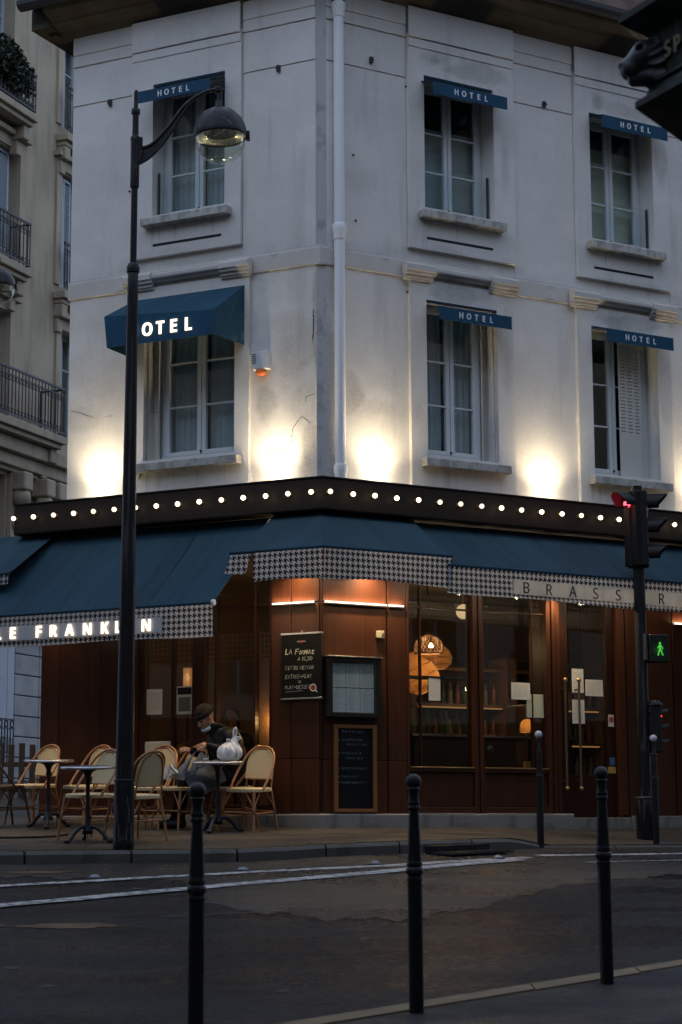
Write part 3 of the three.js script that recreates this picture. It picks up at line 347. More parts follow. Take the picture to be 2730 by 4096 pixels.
// windows
function windowUnit(k, w) {
  const s = w.s, [x0, x1] = w.xf || [w.x[0] + 0.005, w.x[1] - 0.005], [y0, y1] = [w.y[0] + 0.01, w.y[1] - 0.005], o1 = -w.rec, o0 = o1 - 0.06, mid = (x0 + x1) / 2, fr = 0.05, st = 0.055, gy0 = y0 + 0.105, gy1 = y1 - 0.095;
  const f = bp(bld, 'window', s, [bx(x0, x1, y1 - fr, y1, o0, o1), bx(x0, x1, y0, y0 + fr, o0, o1 + 0.015), bx(x0, x0 + fr, y0, y1, o0, o1), bx(x1 - fr, x1, y0, y1, o0, o1)], M.pvc);
  for (const q of [-1, 1]) {
    const a = q < 0 ? x0 + fr : mid + 0.004, b = q < 0 ? mid - 0.004 : x1 - fr, c = o1 + 0.012, d = o1 - 0.045;
    const sash = bp(f, 'sash', s, [rb(a, a + st, y0 + fr + 0.003, y1 - fr, d, c, 0.005), rb(b - st, b, y0 + fr + 0.003, y1 - fr, d, c, 0.005), rb(a + st, b - st, y0 + fr + 0.003, gy0, d, c - 0.002, 0.005), rb(a + st, b - st, gy1, y1 - fr, d, c - 0.002, 0.005), ...w.munt.map(m => rb(a + st, b - st, m - 0.011, m + 0.011, d + 0.008, c - 0.006, 0.003))], M.pvc);
    const ys = [gy0, ...w.munt, gy1]; for (let i = 0; i < 3; i++) bp(f, 'pane', s, bx(a + st - 0.004, b - st + 0.004, ys[i] + (i ? 0.009 : -0.004), ys[i + 1] - (i < 2 ? 0.009 : -0.004), o1 - 0.020, o1 - 0.014), M.glass);
  }
  bp(f, 'handle', s, rb(mid - 0.012, mid + 0.012, y0 + 0.075, y0 + 0.10, o1 + 0.012, o1 + 0.03, 0.004), M.black);
  const sx0 = w.x[0] - 0.095, sx1 = w.x[1] + 0.10, lower = w.y === LY;
  bp(f, 'window_sill', s, [rb(sx0, sx1, w.y[0] - 0.15, w.y[0] - 0.05, 0.059, 0.18, 0.012, 2), rb(w.x[0] + 0.002, w.x[1] - 0.002, w.y[0] - 0.12, w.y[0] - 0.002, -0.33, 0.05, 0.006)], M.sill);
  bp(f, 'lining', s, [bx(w.x[0] + 0.001, x0 - 0.0005, y0, y1, o0 - 0.02, o1 - 0.02), bx(x1 + 0.0005, w.x[1] - 0.001, y0, y1, o0 - 0.02, o1 - 0.02)], M.pvc);
  if (!lower) bp(f, 'vent_slot', s, [bx(w.x[0] + 0.02, w.x[1] - 0.04, 8.43, 8.462, 0.0585, 0.0605)], M.black);
  if (w.guard) { bp(f, 'glass_guard', s, bx(w.x[0] + 0.04, w.x[1] - 0.04, y0 + 0.05, y0 + 0.56, -0.062, -0.052), M.glass); bp(f, 'guard_clamp', s, [bx(w.x[0] + 0.02, w.x[0] + 0.04, y0, y0 + 0.56, -0.07, -0.045), bx(w.x[1] - 0.04, w.x[1] - 0.02, y0, y0 + 0.56, -0.07, -0.045)], M.zinc); }
  const cz = o0 - 0.09;
  if (w.mat === 'curtain') for (const q of [0, 1]) { const a = q ? mid + 0.03 : x0, b = q ? x1 : mid - 0.05; bp(f, 'curtain', s, sheet((u, v) => { const x = mix(a, b, u); return [x, mix(y0, y1, v), cz + 0.022 * Math.sin(x * 62 + 0.6 * Math.sin(v * 5)) + 0.012 * Math.sin(x * 137)]; }, 40, 6, 0.002), M.curtain); }
  else if (w.mat === 'blindGreen') { for (let i = 0; i < 8; i++) bp(f, 'blind_fold', s, sheet((u, v) => [mix(x0, x1, u), mix(9.0 - 0.16 + i * 0.17, 9.0 + 0.01 + i * 0.17, v), cz - 0.02 * Math.sin(v * Math.PI)], 2, 4, 0.002), M.blindGreen); }
  else if (w.mat === 'blindGrey') { for (let i = 0; i < 24; i++) bp(f, 'blind_slat', s, (() => { const g = bx(x0, x1, -0.024, 0.024, -0.0015, 0.0015); g.rotateX(0.5); g.translate(0, 8.92 + i * 0.046, cz); return g; })(), M.blindGrey); }
  return f;
}
const WF = {}; for (const k in WIN) if (WIN[k].x[0] < 6) WF[k] = windowUnit(k, WIN[k]);
// folded metal shutters of the lower windows
function shutterLeaf(parent, s, x0, x1, y0, y1, o, th, ang, px, rows, cols) {
  const gs = [], w = x1 - x0, slots = []; const y0s = y0 + (y1 - y0) * 0.32;
  for (let c = 0; c < cols; c++) for (let i = 0; i < rows; i++) { const cx = w * (c + 0.5) / cols, cy = mix(y0s, y1 - 0.12, i / rows); slots.push(rectPts(cx - w * 0.30 / cols, cx + w * 0.30 / cols, cy, cy + 0.012)); }
  const g = plate(rectPts(0, w, y0, y1), slots, 0, th); const back = bx(0.01, w - 0.01, y0 + 0.01, y1 - 0.01, -0.006, -0.003); const rib = bx(w - 0.012, w, y0, y1, th, th + 0.012);
  for (const q of [g, rib]) { q.rotateY(ang); q.translate(px, 0, o); } back.rotateY(ang); back.translate(px, 0, o);
  const leaf = bp(parent, 'shutter', s, [g, rib], M.shutter); bp(leaf, 'slot_backing', s, back, M.shutter); return leaf;
}
shutterLeaf(WF.L1, 'L', 0, 0.13, 5.81, 7.66, -0.135, 0.012, -0.35, -2.335, 22, 1); shutterLeaf(WF.L1, 'L', 0, 0.12, 5.81, 7.66, -0.02, 0.012, 1.35, -2.345, 22, 1);
bp(WF.L1, 'shutter_rod', 'L', [cyl([-1.115, 5.82, -0.03], [-1.115, 7.6, -0.03], 0.010), rb(-1.13, -1.10, 6.1, 6.2, -0.045, -0.015, 0.004), rb(-1.13, -1.10, 6.95, 7.05, -0.045, -0.015, 0.004)], M.pvc);
shutterLeaf(WF.M1, 'R', 0, 0.13, 5.81, 7.66, -0.13, 0.012, 0.55, 2.335, 26, 1); bp(WF.M1, 'shutter_rod', 'R', [cyl([2.44, 5.82, -0.03], [2.44, 7.6, -0.03], 0.011), rb(2.42, 2.45, 6.15, 6.25, -0.05, -0.01, 0.004), rb(2.42, 2.45, 6.85, 6.95, -0.05, -0.01, 0.004)], M.pvc);
shutterLeaf(WF.R1, 'R', 0, 0.36, 5.81, 7.66, -0.10, 0.012, 0.06, 4.43, 26, 3);
// downpipe on the corner
{ const x = 0.215, o = 0.085, g = []; const pipe = bp(bld, 'downpipe', 'R', [lathe([[0.063, 5.30], [0.063, 8.28], [0.062, 11.05]], 20).translate(x, 0, o)], M.pipe);
  for (const y of [5.46, 8.32, 11.06]) bp(pipe, 'pipe_collar', 'R', lathe([[0.064, y - 0.10], [0.075, y - 0.085], [0.072, y - 0.02], [0.083, y + 0.02], [0.083, y + 0.085], [0.066, y + 0.10]], 20).translate(x, 0, o), M.pipe);
  bp(pipe, 'pipe_hopper', 'R', lathe([[0.07, 11.16], [0.085, 11.20], [0.085, 11.30], [0.05, 11.31], [0.05, 11.62]], 20).translate(x, 0, o), M.zinc);
  for (const y of [5.6, 7.3, 8.95, 10.2, 10.85]) bp(pipe, 'pipe_bracket', 'R', [bx(x - 0.02, x + 0.02, y, y + 0.03, 0.012, o - 0.06)], M.zinc); }
// alarm siren, hooks and cables
{ const a = bp(bld, 'alarm_box', 'L', rb(-0.855, -0.64, 6.735, 6.945, 0.002, 0.10, 0.012, 2), M.pvc, 'white alarm box with orange beacon'); bp(a, 'beacon', 'L', lathe([[0, -0.075], [0.035, -0.07], [0.062, -0.045], [0.066, 0], [0, 0]], 18).translate(-0.745, 6.734, 0.055), phys(0.55, 0.13, 0.02, 0.3, { clearcoat: 0.5 })); bp(a, 'speaker_grille', 'L', Array.from({ length: 6 }, (_, i) => bx(-0.845, -0.79, 6.80 + i * 0.022, 6.808 + i * 0.022, 0.100, 0.103)), M.zinc); }
for (const [s, x, y] of [['L', -2.918, 10.413], ['L', -0.535, 10.422], ['R', 0.70, 10.57], ['R', 3.26, 10.50], ['L', -0.07, 9.9]].slice(0, 4)) bp(bld, 'wall_hook', s, [rb(x - 0.022, x + 0.022, y - 0.06, y + 0.02, 0.012, 0.05, 0.005), cyl([x, y, 0.05], [x, y - 0.04, 0.09], 0.008)], M.zinc);
for (const [s, x, y] of [['R', 0.45, 9.32], ['R', 0.48, 8.52], ['R', 1.20, 10.32], ['R', 1.19, 7.75], ['L', -2.62, 9.2]]) bp(bld, 'wall_anchor', s, lathe([[0, 0.02], [0.011, 0.016], [0.014, 0.0]], 10).rotateX(Math.PI / 2).translate(x, y, 0.012), M.interiorDark);
const crk = (s, pts, r) => bp(bld, 'wall_crack', s, sheetLine(pts, r), M.interiorDark);
function sheetLine(pts, w) { const pos = []; const rr = rng(31); const P = []; for (let i = 0; i < pts.length - 1; i++) for (let k = 0; k < 6; k++) { const t = k / 6; P.push([mix(pts[i][0], pts[i + 1][0], t) + (rr() - 0.5) * 0.012, mix(pts[i][1], pts[i + 1][1], t) + (rr() - 0.5) * 0.012]); } P.push(pts[pts.length - 1]);
  for (let i = 0; i < P.length - 1; i++) { const dx = P[i + 1][0] - P[i][0], dy = P[i + 1][1] - P[i][1], l = Math.hypot(dx, dy) || 1, w0 = w * (0.35 + 0.8 * Math.abs(Math.sin(i * 1.7))), nx = -dy / l * w0, ny = dx / l * w0; const a = [P[i][0] - nx, P[i][1] - ny], b = [P[i][0] + nx, P[i][1] + ny], c = [P[i + 1][0] + nx * 0.8, P[i + 1][1] + ny * 0.8], d = [P[i + 1][0] - nx * 0.8, P[i + 1][1] - ny * 0.8]; for (const q of [a, d, c, a, c, b]) pos.push(q[0], q[1], 0.0025); }
  const g = new THREE.BufferGeometry(); g.setAttribute('position', new THREE.Float32BufferAttribute(pos, 3)); g.computeVertexNormals(); return uvm(g); }
crk('L', [[-0.77, 5.754], [-0.445, 5.775], [-0.382, 5.859], [-0.351, 6.025], [-0.236, 6.136], [-0.133, 6.051]], 0.004); crk('L', [[-0.19, 6.3], [-0.184, 6.366], [-0.06, 6.388]], 0.003); crk('L', [[-3.456, 6.536], [-3.22, 6.452], [-3.103, 6.401]], 0.003); crk('L', [[-2.95, 6.40], [-2.826, 6.403]], 0.002); crk('L', [[-0.09, 7.40], [-0.085, 7.25], [-0.10, 7.0]], 0.007);
bp(bld, 'cable', 'L', tube([[-2.43, 5.35, 0.05], [-2.42, 5.55, 0.05], [-2.36, 5.66, 0.07]], 0.006, 10, 6), M.zinc); bp(bld, 'cable', 'L', tube([[-0.98, 5.78, 0.08], [-0.93, 5.6, 0.055], [-0.88, 5.5, 0.05], [-0.87, 5.35, 0.05]], 0.005, 10, 6), M.pipe);

// ---- storefront
const GY = 1.615, TOPY = 4.93;
bp(bld, 'plinth', null, sweep(-3.82, 3.46, [[-0.3, 1.2], [0.05, 1.2], [0.05, 1.595], [0.035, 1.612], [-0.3, 1.612]]), M.granite);
bp(bld, 'plinth', 'R', rb(4.36, 8, 1.2, 1.585, -0.3, 0.05, 0.01), M.granite);
const threshold = bp(bld, 'door_step', 'R', [rb(3.463, 4.357, 1.2, 1.565, -0.5, 0.03, 0.01)], M.granite);
let pn = 0; function panel(s, x0, x1, y0, y1, m = [M.wood, M.wood2, M.wood3][(pn++ * 7 + (pn % 3)) % 3], o = 0.012) { bp(bld, 'wood_panel', s, rb(x0 + 0.004, x1 - 0.004, y0, y1, -0.06, o, 0.005), m); }
for (const [q, a, b, y] of [['L', -3.80, -2.41, GY], ['L', -0.63, -0.03, GY], ['R', 0.03, 1.13, GY], ['R', 4.20, 8, 1.59]]) bp(bld, 'panel_backing', q, bx(a, b, y, TOPY, -0.16, -0.061), M.wood);
for (const [a, b] of [[-3.80, -3.53], [-3.53, -2.94], [-2.94, -2.41]]) panel('L', a, b, GY, TOPY);
for (const [a, b] of [[-0.63, -0.37], [-0.37, -0.012]]) { panel('L', a, b, GY, 2.22); panel('L', a, b, 2.226, 3.955); panel('L', a, b, 3.99, TOPY); }
for (const [a, b] of [[0.012, 0.863], [0.875, 1.13]]) { panel('R', a, b, GY, 2.20); panel('R', a, b, 2.206, 3.955); panel('R', a, b, 3.99, TOPY); }
for (const [a, b] of [[4.20, 4.33], [4.34, 5.08], [5.09, 5.85], [5.86, 8]]) panel('R', a, b, 1.59, TOPY);
bp(bld, 'corner_bead', null, (() => { const p = MIT.clone().multiplyScalar(0.012); return cyl([p.x, GY, p.z], [p.x, TOPY, p.z], 0.010, 0.010, 8); })(), M.woodDark);
function ledBar(s, x0, x1, y) {
  const b = bp(bld, 'light_bar', s, [rb(x0, x1, y - 0.012, y + 0.006, 0.013, 0.05, 0.004)], M.zinc, 'slim glowing strip light across the wood panelling'); bp(b, 'light_strip', s, [bx(x0 + 0.005, x1 - 0.005, y + 0.0065, y + 0.022, 0.02, 0.046)], M.led);
  const p = W(s, (x0 + x1) / 2, y + 0.03, 0.05), l = new THREE.RectAreaLight(C3(1, 0.62, 0.34), 65, x1 - x0, 0.03); l.position.copy(p); l.lookAt(W(s, (x0 + x1) / 2, y + 0.23, -0.02)); scene.add(l);
}
ledBar('L', -0.606, -0.37, 3.965); ledBar('L', -0.362, -0.07, 3.965); ledBar('R', 0.034, 0.855, 3.965); ledBar('R', 0.88, 1.085, 3.965); ledBar('R', 5.12, 5.84, 3.965);
// small downlights tucked under the awnings, shining down the panelling
function downlight(s, x, y, o, I, ang = 0.9) {
  const b = bp(bld, 'downlight', s, [lathe([[0.0, 0.075], [0.035, 0.07], [0.045, 0.0], [0.038, 0.0], [0.03, 0.05], [0, 0.05]], 16).translate(x, y, o), cyl([x, y + 0.05, o], [x, y + 0.06, 0.02], 0.01)], M.black); bp(b, 'bulb', s, sph(x, y + 0.018, o, 0.022), M.flood);
  const l = new THREE.SpotLight(C3(1, 0.68, 0.34), I, 0, ang, 0.9, 2); l.position.copy(W(s, x, y - 0.02, o)); l.target.position.copy(W(s, x, y - 1.2, o > 0.5 ? o + 0.1 : 0.02)); l.castShadow = true; l.shadow.radius = 1.5; scene.add(l, l.target);
}
downlight('R', 0.60, 4.46, 0.22, 12, 1.1); downlight('L', -0.22, 4.46, 0.22, 6.5, 1.1);  downlight('L', -3.60, 4.20, 0.2, 0.9); downlight('R', 3.22, 4.30, 0.14, 6.0, 0.8);
for (const [x, o, I] of [[-3.5, 0.95, 5.0], [-2.3, 0.95, 4.5], [-0.95, 0.95, 3.8]]) downlight('L', x, 4.0, o, I, 0.85);
// bare bulbs hung behind the valances; the printed cloth glows with them
function hungBulb(s, x, y, o, I) { const b = bp(bld, 'hanging_bulb', s, [cyl([x, y + 0.03, o], [x, y + 0.12, o], 0.014), cyl([x, y + 0.1, o], [x, 4.9, 0.02], 0.006, 0.006, 6)], M.black); bp(b, 'bulb', s, sph(x, y, o, 0.028), glow(1, 0.8, 0.52, 6)); const l = new THREE.PointLight(C3(1, 0.82, 0.58), I, 0, 2); l.position.copy(W(s, x, y, o)); l.castShadow = true; l.shadow.radius = 1.5; scene.add(l); }
for (const [s, x, y, o, I] of [['L', -0.05, 4.38, 0.62, 1.0], ['R', 0.25, 4.40, 0.62, 0.8], ['R', 0.80, 4.40, 0.62, 0.8], ['R', 1.6, 4.32, 0.66, 0.7], ['R', 2.4, 4.30, 0.66, 0.6], ['R', 3.25, 4.30, 0.66, 1.3], ['R', 4.3, 4.28, 0.66, 0.9], ['L', -0.82, 3.88, 1.08, 0.6], ['L', -2.2, 3.95, 0.9, 0.16], ['L', -3.3, 3.95, 0.9, 0.16]]) hungBulb(s, x, y, o, I);
// left shop front: glazed door and windows
function frameBox(x0, x1, y0, y1, o0, o1) { return rb(x0, x1, y0, y1, o0, o1, 0.006); }
{ const f = bp(bld, 'shop_window', 'L', [frameBox(-2.41, -2.33, GY, TOPY, -0.14, 0.0), frameBox(-1.685, -1.52, GY, TOPY, -0.14, 0.0), frameBox(-1.395, -1.365, GY, TOPY, -0.10, -0.02), frameBox(-0.866, -0.846, GY, TOPY, -0.08, -0.0), frameBox(-0.665, -0.625, GY, TOPY, -0.14, 0.0), frameBox(-2.33, -0.665, GY, GY + 0.10, -0.12, -0.01), frameBox(-2.33, -0.665, 3.975, 4.0, -0.09, -0.02)], M.woodDark);
  for (const [a, b] of [[-2.33, -1.98], [-1.94, -1.685], [-1.52, -1.395], [-1.365, -0.866], [-0.846, -0.665]]) for (const [y0, y1] of [[GY + 0.10, 3.975], [4.0, TOPY]]) bp(f, 'pane', 'L', bx(a, b, y0, y1, -0.055, -0.047), M.shopGlass);
  bp(f, 'door_stile', 'L', frameBox(-1.98, -1.94, GY + 0.1, TOPY, -0.10, -0.02), M.woodDark); bp(f, 'kick_rail', 'L', rb(-2.33, -0.665, GY - 0.02, GY + 0.0, -0.02, 0.045, 0.004), M.brass); }
// right shop front: two big windows over panelled aprons
{ const f = bp(bld, 'shop_window', 'R', [frameBox(1.13, 1.165, GY, TOPY, -0.14, 0.02), frameBox(2.058, 2.115, GY, TOPY, -0.14, 0.012), frameBox(2.145, 2.20, GY, TOPY, -0.14, 0.012), frameBox(2.11, 2.15, GY, TOPY, -0.14, -0.01), frameBox(3.125, 3.185, GY, TOPY, -0.14, 0.02), frameBox(3.20, 3.25, GY, TOPY, -0.14, 0.03), frameBox(3.262, 3.325, GY, TOPY, -0.5, 0.02), frameBox(1.165, 2.058, 2.09, 2.14, -0.12, 0.02), frameBox(2.20, 3.125, 2.085, 2.13, -0.12, 0.02), frameBox(1.165, 2.058, GY, 1.69, -0.12, 0.006), frameBox(2.20, 3.125, GY, 1.69, -0.12, 0.006)], M.wood);
  bp(f, 'muntin', 'R', [frameBox(1.34, 1.356, 2.14, TOPY, -0.075, -0.02)], M.woodDark); bp(f, 'muntin', 'R', [frameBox(2.93, 2.946, 2.13, TOPY, -0.075, -0.02)], M.woodDark);
  for (const [a, b] of [[1.165, 1.34], [1.356, 2.058], [2.20, 2.93], [2.946, 3.125]]) { bp(f, 'transom', 'R', frameBox(a, b, 3.98, 4.0, -0.075, -0.02), M.woodDark); for (const [y0, y1] of [[2.14, 3.98], [4.0, TOPY]]) bp(f, 'pane', 'R', bx(a, b, y0, y1, -0.052, -0.044), M.shopGlass); }
  for (const [a, b] of [[1.17, 2.053], [2.205, 3.12]]) { bp(f, 'apron_panel', 'R', [rb(a, b, 1.695, 2.085, -0.10, -0.012, 0.006)], M.wood); bp(f, 'sill_bead', 'R', rb(a, b, 2.131, 2.146, 0.0, 0.032, 0.003), M.brass); bp(f, 'kick_strip', 'R', rb(a, b, 1.60, 1.616, 0.0, 0.046, 0.003), M.steel); } }
// entrance door set slightly back, with its long pull bars
{ const o = -0.05, d = bp(bld, 'door', 'R', [frameBox(3.325, 3.335, 1.57, TOPY, -0.45, 0.0), frameBox(3.335, 3.49, 1.57, 4.45, o - 0.05, o), frameBox(4.08, 4.195, 1.57, 4.45, o - 0.05, o), frameBox(3.49, 4.08, 1.57, 2.08, o - 0.05, o), frameBox(3.49, 4.08, 4.33, 4.45, o - 0.05, o), frameBox(3.335, 4.195, 4.46, TOPY, o - 0.06, o - 0.02)], M.woodDark);
  bp(d, 'pane', 'R', bx(3.49, 4.08, 2.08, 4.33, o - 0.03, o - 0.022), M.shopGlass); bp(d, 'door_groove', 'R', [bx(3.44, 3.446, 1.6, 4.4, o + 0.0005, o + 0.002), bx(4.14, 4.146, 1.6, 4.4, o + 0.0005, o + 0.002)], M.black);
  for (const x of [3.375, 3.585]) { bp(d, 'handle', 'R', [cyl([x, 1.93, o + 0.09], [x, 3.19, o + 0.09], 0.014, 0.014, 12), cyl([x, 2.0, o], [x, 2.0, o + 0.09], 0.010), cyl([x, 3.1, o], [x, 3.1, o + 0.09], 0.010)], M.brassDull); bp(d, 'handle_knob', 'R', [sph(x, 3.21, o + 0.09, 0.028), sph(x, 1.91, o + 0.09, 0.028)], M.brass); } }
bp(bld, 'door_rose', 'R', lathe([[0, 0.03], [0.03, 0.02], [0.035, 0]], 14).rotateX(Math.PI / 2).translate(4.62, 1.72, 0.012), M.brass);
// inside: floors, ceilings, back walls
{ const ring = (i, xr = 7.9) => { const p = (s, x, o) => { const v = V3(x, 0, o).applyMatrix4(ROT[s]); return [v.x, v.z]; }, m = MIT.clone().multiplyScalar(-i); return [[m.x, m.z], p('R', xr, -i), p('R', xr, -4.9), p('L', -3.4, -4.9), p('L', -3.4, -i)]; };
  bp(bld, 'floor_slab', null, poly(ring(0.30), 1.25, 1.60), M.interiorDark); bp(bld, 'floor_slab', null, poly(ring(0.345), 4.75, 5.25), M.ceiling); bp(bld, 'floor_slab', null, poly(ring(0.345), 8.05, 8.25), M.ceiling); bp(bld, 'floor_slab', null, poly(ring(0.345), 11.3, 11.5), M.ceiling);
  const p = ring(0.2); const wallAB = (a, b, y0, y1) => { const dx = b[0] - a[0], dz = b[1] - a[1], l = Math.hypot(dx, dz), g = bx(0, l, y0, y1, -0.2, 0); g.rotateY(Math.atan2(-dz, dx)); g.translate(a[0], 0, a[1]); return g; };
  bp(bld, 'rear_wall', null, [wallAB(p[1], p[2], 1.25, 11.4), wallAB(p[2], p[3], 1.25, 11.4), wallAB(p[3], p[4], 1.25, 11.4)], M.interior);
  bp(bld, 'room_divider', 'R', [bx(7.2, 7.3, 1.61, 4.74, -4.6, -0.6)], M.interior); bp(bld, 'room_divider', 'L', [bx(-0.30, -0.22, 1.61, 4.74, -2.6, -0.2)], M.interior);
  for (const y of [5.26, 8.26]) bp(bld, 'room_divider', null, [wallAB([0.05, -0.5], [0.25, -5.5], y, y + 2.78)], M.darkRoom); for (const y of [5.26, 8.26]) bp(bld, 'room_divider', 'R', bx(3.1, 3.2, y, y + 2.78, -4.6, -0.36), M.darkRoom);
  bp(bld, 'interior_pilaster', 'L', [rb(-1.02, -0.76, 1.61, 4.74, -0.62, -0.40, 0.01)], M.interior); }

// ---------------------------------------------------------------- bulb-studded fascia, floodlights
const capH = fonts.map(f => { const g = new TextGeometry('H', { font: f, size: 1, depth: 0.1 }); g.computeBoundingBox(); return g.boundingBox.max.y; });
function letters(str, cap, depth, step, font, y = 0) { const size = cap / capH[fonts.indexOf(font)]; // one geometry per letter, centred on its own slot
  return [...str].map((ch, i) => { if (ch === ' ') return null; const g = new TextGeometry(ch, { font, size, depth, curveSegments: 5 }); g.computeBoundingBox(); const b = g.boundingBox; g.translate(-(b.min.x + b.max.x) / 2 + i * step, y, 0); return g; });
}
{ const b = fthing('bulb_fascia', 'dark fascia board studded with round light bulbs above the blue awnings', 'sign board', 'R', [0, 4.96, 0.05]);
  const inv = new THREE.Matrix4().copy(ROT.R).invert(), g = sweep(-3.96, 8, [[0.05, 4.965], [0.40, 4.965], [0.405, 4.98], [0.405, 5.31], [0.395, 5.325], [0.05, 5.325]]); g.applyMatrix4(inv); fpart(b, 'board', g, M.fascia);
  const trim = sweep(-3.965, 8, [[0.38, 5.326], [0.415, 5.326], [0.415, 5.34], [0.38, 5.34]]); trim.applyMatrix4(inv); fpart(b, 'edge_strip', trim, M.black);
  const toR = (s, gg) => { gg.applyMatrix4(ROT[s]).applyMatrix4(inv); return gg; };
  const spots = []; const jr = rng(61); for (let i = 0; i < 15; i++) spots.push(['L', -3.918 + i * 0.2885 + 0.012 * (jr() - 0.5)]); for (let i = 0; i < 19; i++) spots.push(['R', -0.145 + i * 0.291 + 0.012 * (jr() - 0.5)]);
  const bulbM = [2.2, 3.2, 4.4, 5.5].map(k => glow(1, 0.78, 0.50, k));
  for (const [s, x] of spots) {
    const so = fpart(b, 'bulb_socket', toR(s, lathe([[0.026, 0], [0.024, 0.02], [0.018, 0.026], [0.016, 0.045], [0, 0.045]], 12).rotateX(Math.PI / 2).translate(x, 5.155, 0.405)), M.socket); fpart(so, 'bulb', toR(s, sph(x, 5.155 + 0.006 * (jr() - 0.5), 0.475, 0.028)), bulbM[Math.floor(jr() * 4)]);
    const l = new THREE.PointLight(C3(1, 0.74, 0.44), 0.014, 0, 2); l.position.copy(W(s, x, 5.155, 0.475)); l.castShadow = false; scene.add(l);
  }
  { const so = fpart(b, 'bulb_socket', toR('L', cyl([-3.96, 5.155, 0.25], [-4.0, 5.155, 0.25], 0.018)), M.socket); fpart(so, 'bulb', toR('L', sph(-4.02, 5.155, 0.25, 0.034)), M.bulb); }
}
const FL = [['L', -2.95, 'left of the street lamp post'], ['L', -0.54, 'left of the corner drainpipe'], ['R', 0.74, 'right of the corner drainpipe'], ['R', 3.14, 'between the two right window columns'], ['R', 5.62, 'at the right edge of the picture']];
for (const [s, x, w] of FL) {
  const t = fthing('floodlight', 'small dark floodlight on the fascia washing the wall, ' + w, 'floodlight', s, [x, 5.326, 0.19], 'floodlights on top of the fascia');
  fpart(t, 'housing', rb(x - 0.11, x + 0.11, 5.345, 5.372, 0.13, 0.24, 0.008), M.black); fpart(t, 'foot', rb(x - 0.04, x + 0.04, 5.326, 5.345, 0.16, 0.22, 0.003), M.black); fpart(t, 'lens', bx(x - 0.09, x + 0.09, 5.3725, 5.375, 0.145, 0.225), M.flood);
  const kk = 0.85 + 0.3 * hsh(Math.round(x * 10), 1, 3), l = new THREE.SpotLight(C3(1, 0.81, 0.53), 9 * kk, 0, 1.12, 1, 2); l.position.copy(W(s, x, 5.385, 0.20)); l.target.position.copy(W(s, x + 0.03 * (kk - 1) * 4, 6.6, 0.08)); l.castShadow = true; l.shadow.radius = 5;
  const sp = new THREE.PointLight(C3(1, 0.82, 0.56), 0.8 * kk, 0, 2); sp.position.copy(W(s, x, 5.40, 0.185)); sp.castShadow = true; sp.shadow.radius = 3; scene.add(sp);   // spill of the lens
  scene.add(l, l.target);
}

// ---------------------------------------------------------------- awnings
const uvXY = (u, v, p) => [p.x, p.y];
function valance(t, x0, x1, yT, yB, o, wav = 0.012, seed = 1, name = 'valance', yT1 = yT, yB1 = yB) { return fpart(t, name, sheet((u, v) => { const x = mix(x0, x1, u), k = 1 - v; return [x, mix(mix(yB, yB1, u) + 0.010 * Math.sin(x * 3.1 + seed), mix(yT, yT1, u), v), o + wav * k * (Math.sin(x * 4.3 + seed) + 0.5 * Math.sin(x * 9.7 + seed * 2))]; }, 60, 4, 0.004, uvXY), M.hound); }
function canopy(t, xt0, xt1, yt, ot, xf0, xf1, yf, of, sag = 0.03, yf1 = yf) { return fpart(t, 'canopy', sheet((u, v) => { const x = mix(mix(xf0, xf1, u), mix(xt0, xt1, u), v); return [x, mix(mix(yf, yf1, u), yt, v) - sag * Math.sin(v * Math.PI) * (0.7 + 0.3 * Math.cos(u * 9)) - Math.sin(v * Math.PI) * (0.006 * Math.sin(x * 9 + v * 3) + 0.005 * Math.sin(x * 21 - v * 7) + 0.008 * Math.sin(x * 2.3 + 1)), mix(of, ot, v)]; }, 72, 16, 0.006, (u, v, p) => [p.x, p.z + p.y]), M.awning); }
function seams(t, xs, yt, ot, yf, of, sag) { for (const x of xs) fpart(t, 'seam', sheet((u, v) => [x + 0.012 * (u - 0.5), mix(yf, yt, v) - sag * Math.sin(v * Math.PI) * 0.85 + 0.007, mix(of, ot, v)], 1, 16, 0.004, (u, v, p) => [p.x, p.z + p.y]), M.awning); }
function arms(t, xs, yt, yf, of) { for (const x of xs) fpart(t, 'arm', [cyl([x, yt - 0.1, 0.05], [x - 0.35, (yt + yf) / 2 - 0.08, of * 0.5], 0.018), cyl([x - 0.35, (yt + yf) / 2 - 0.08, of * 0.5], [x, yf - 0.02, of - 0.04], 0.016)], M.zinc); }
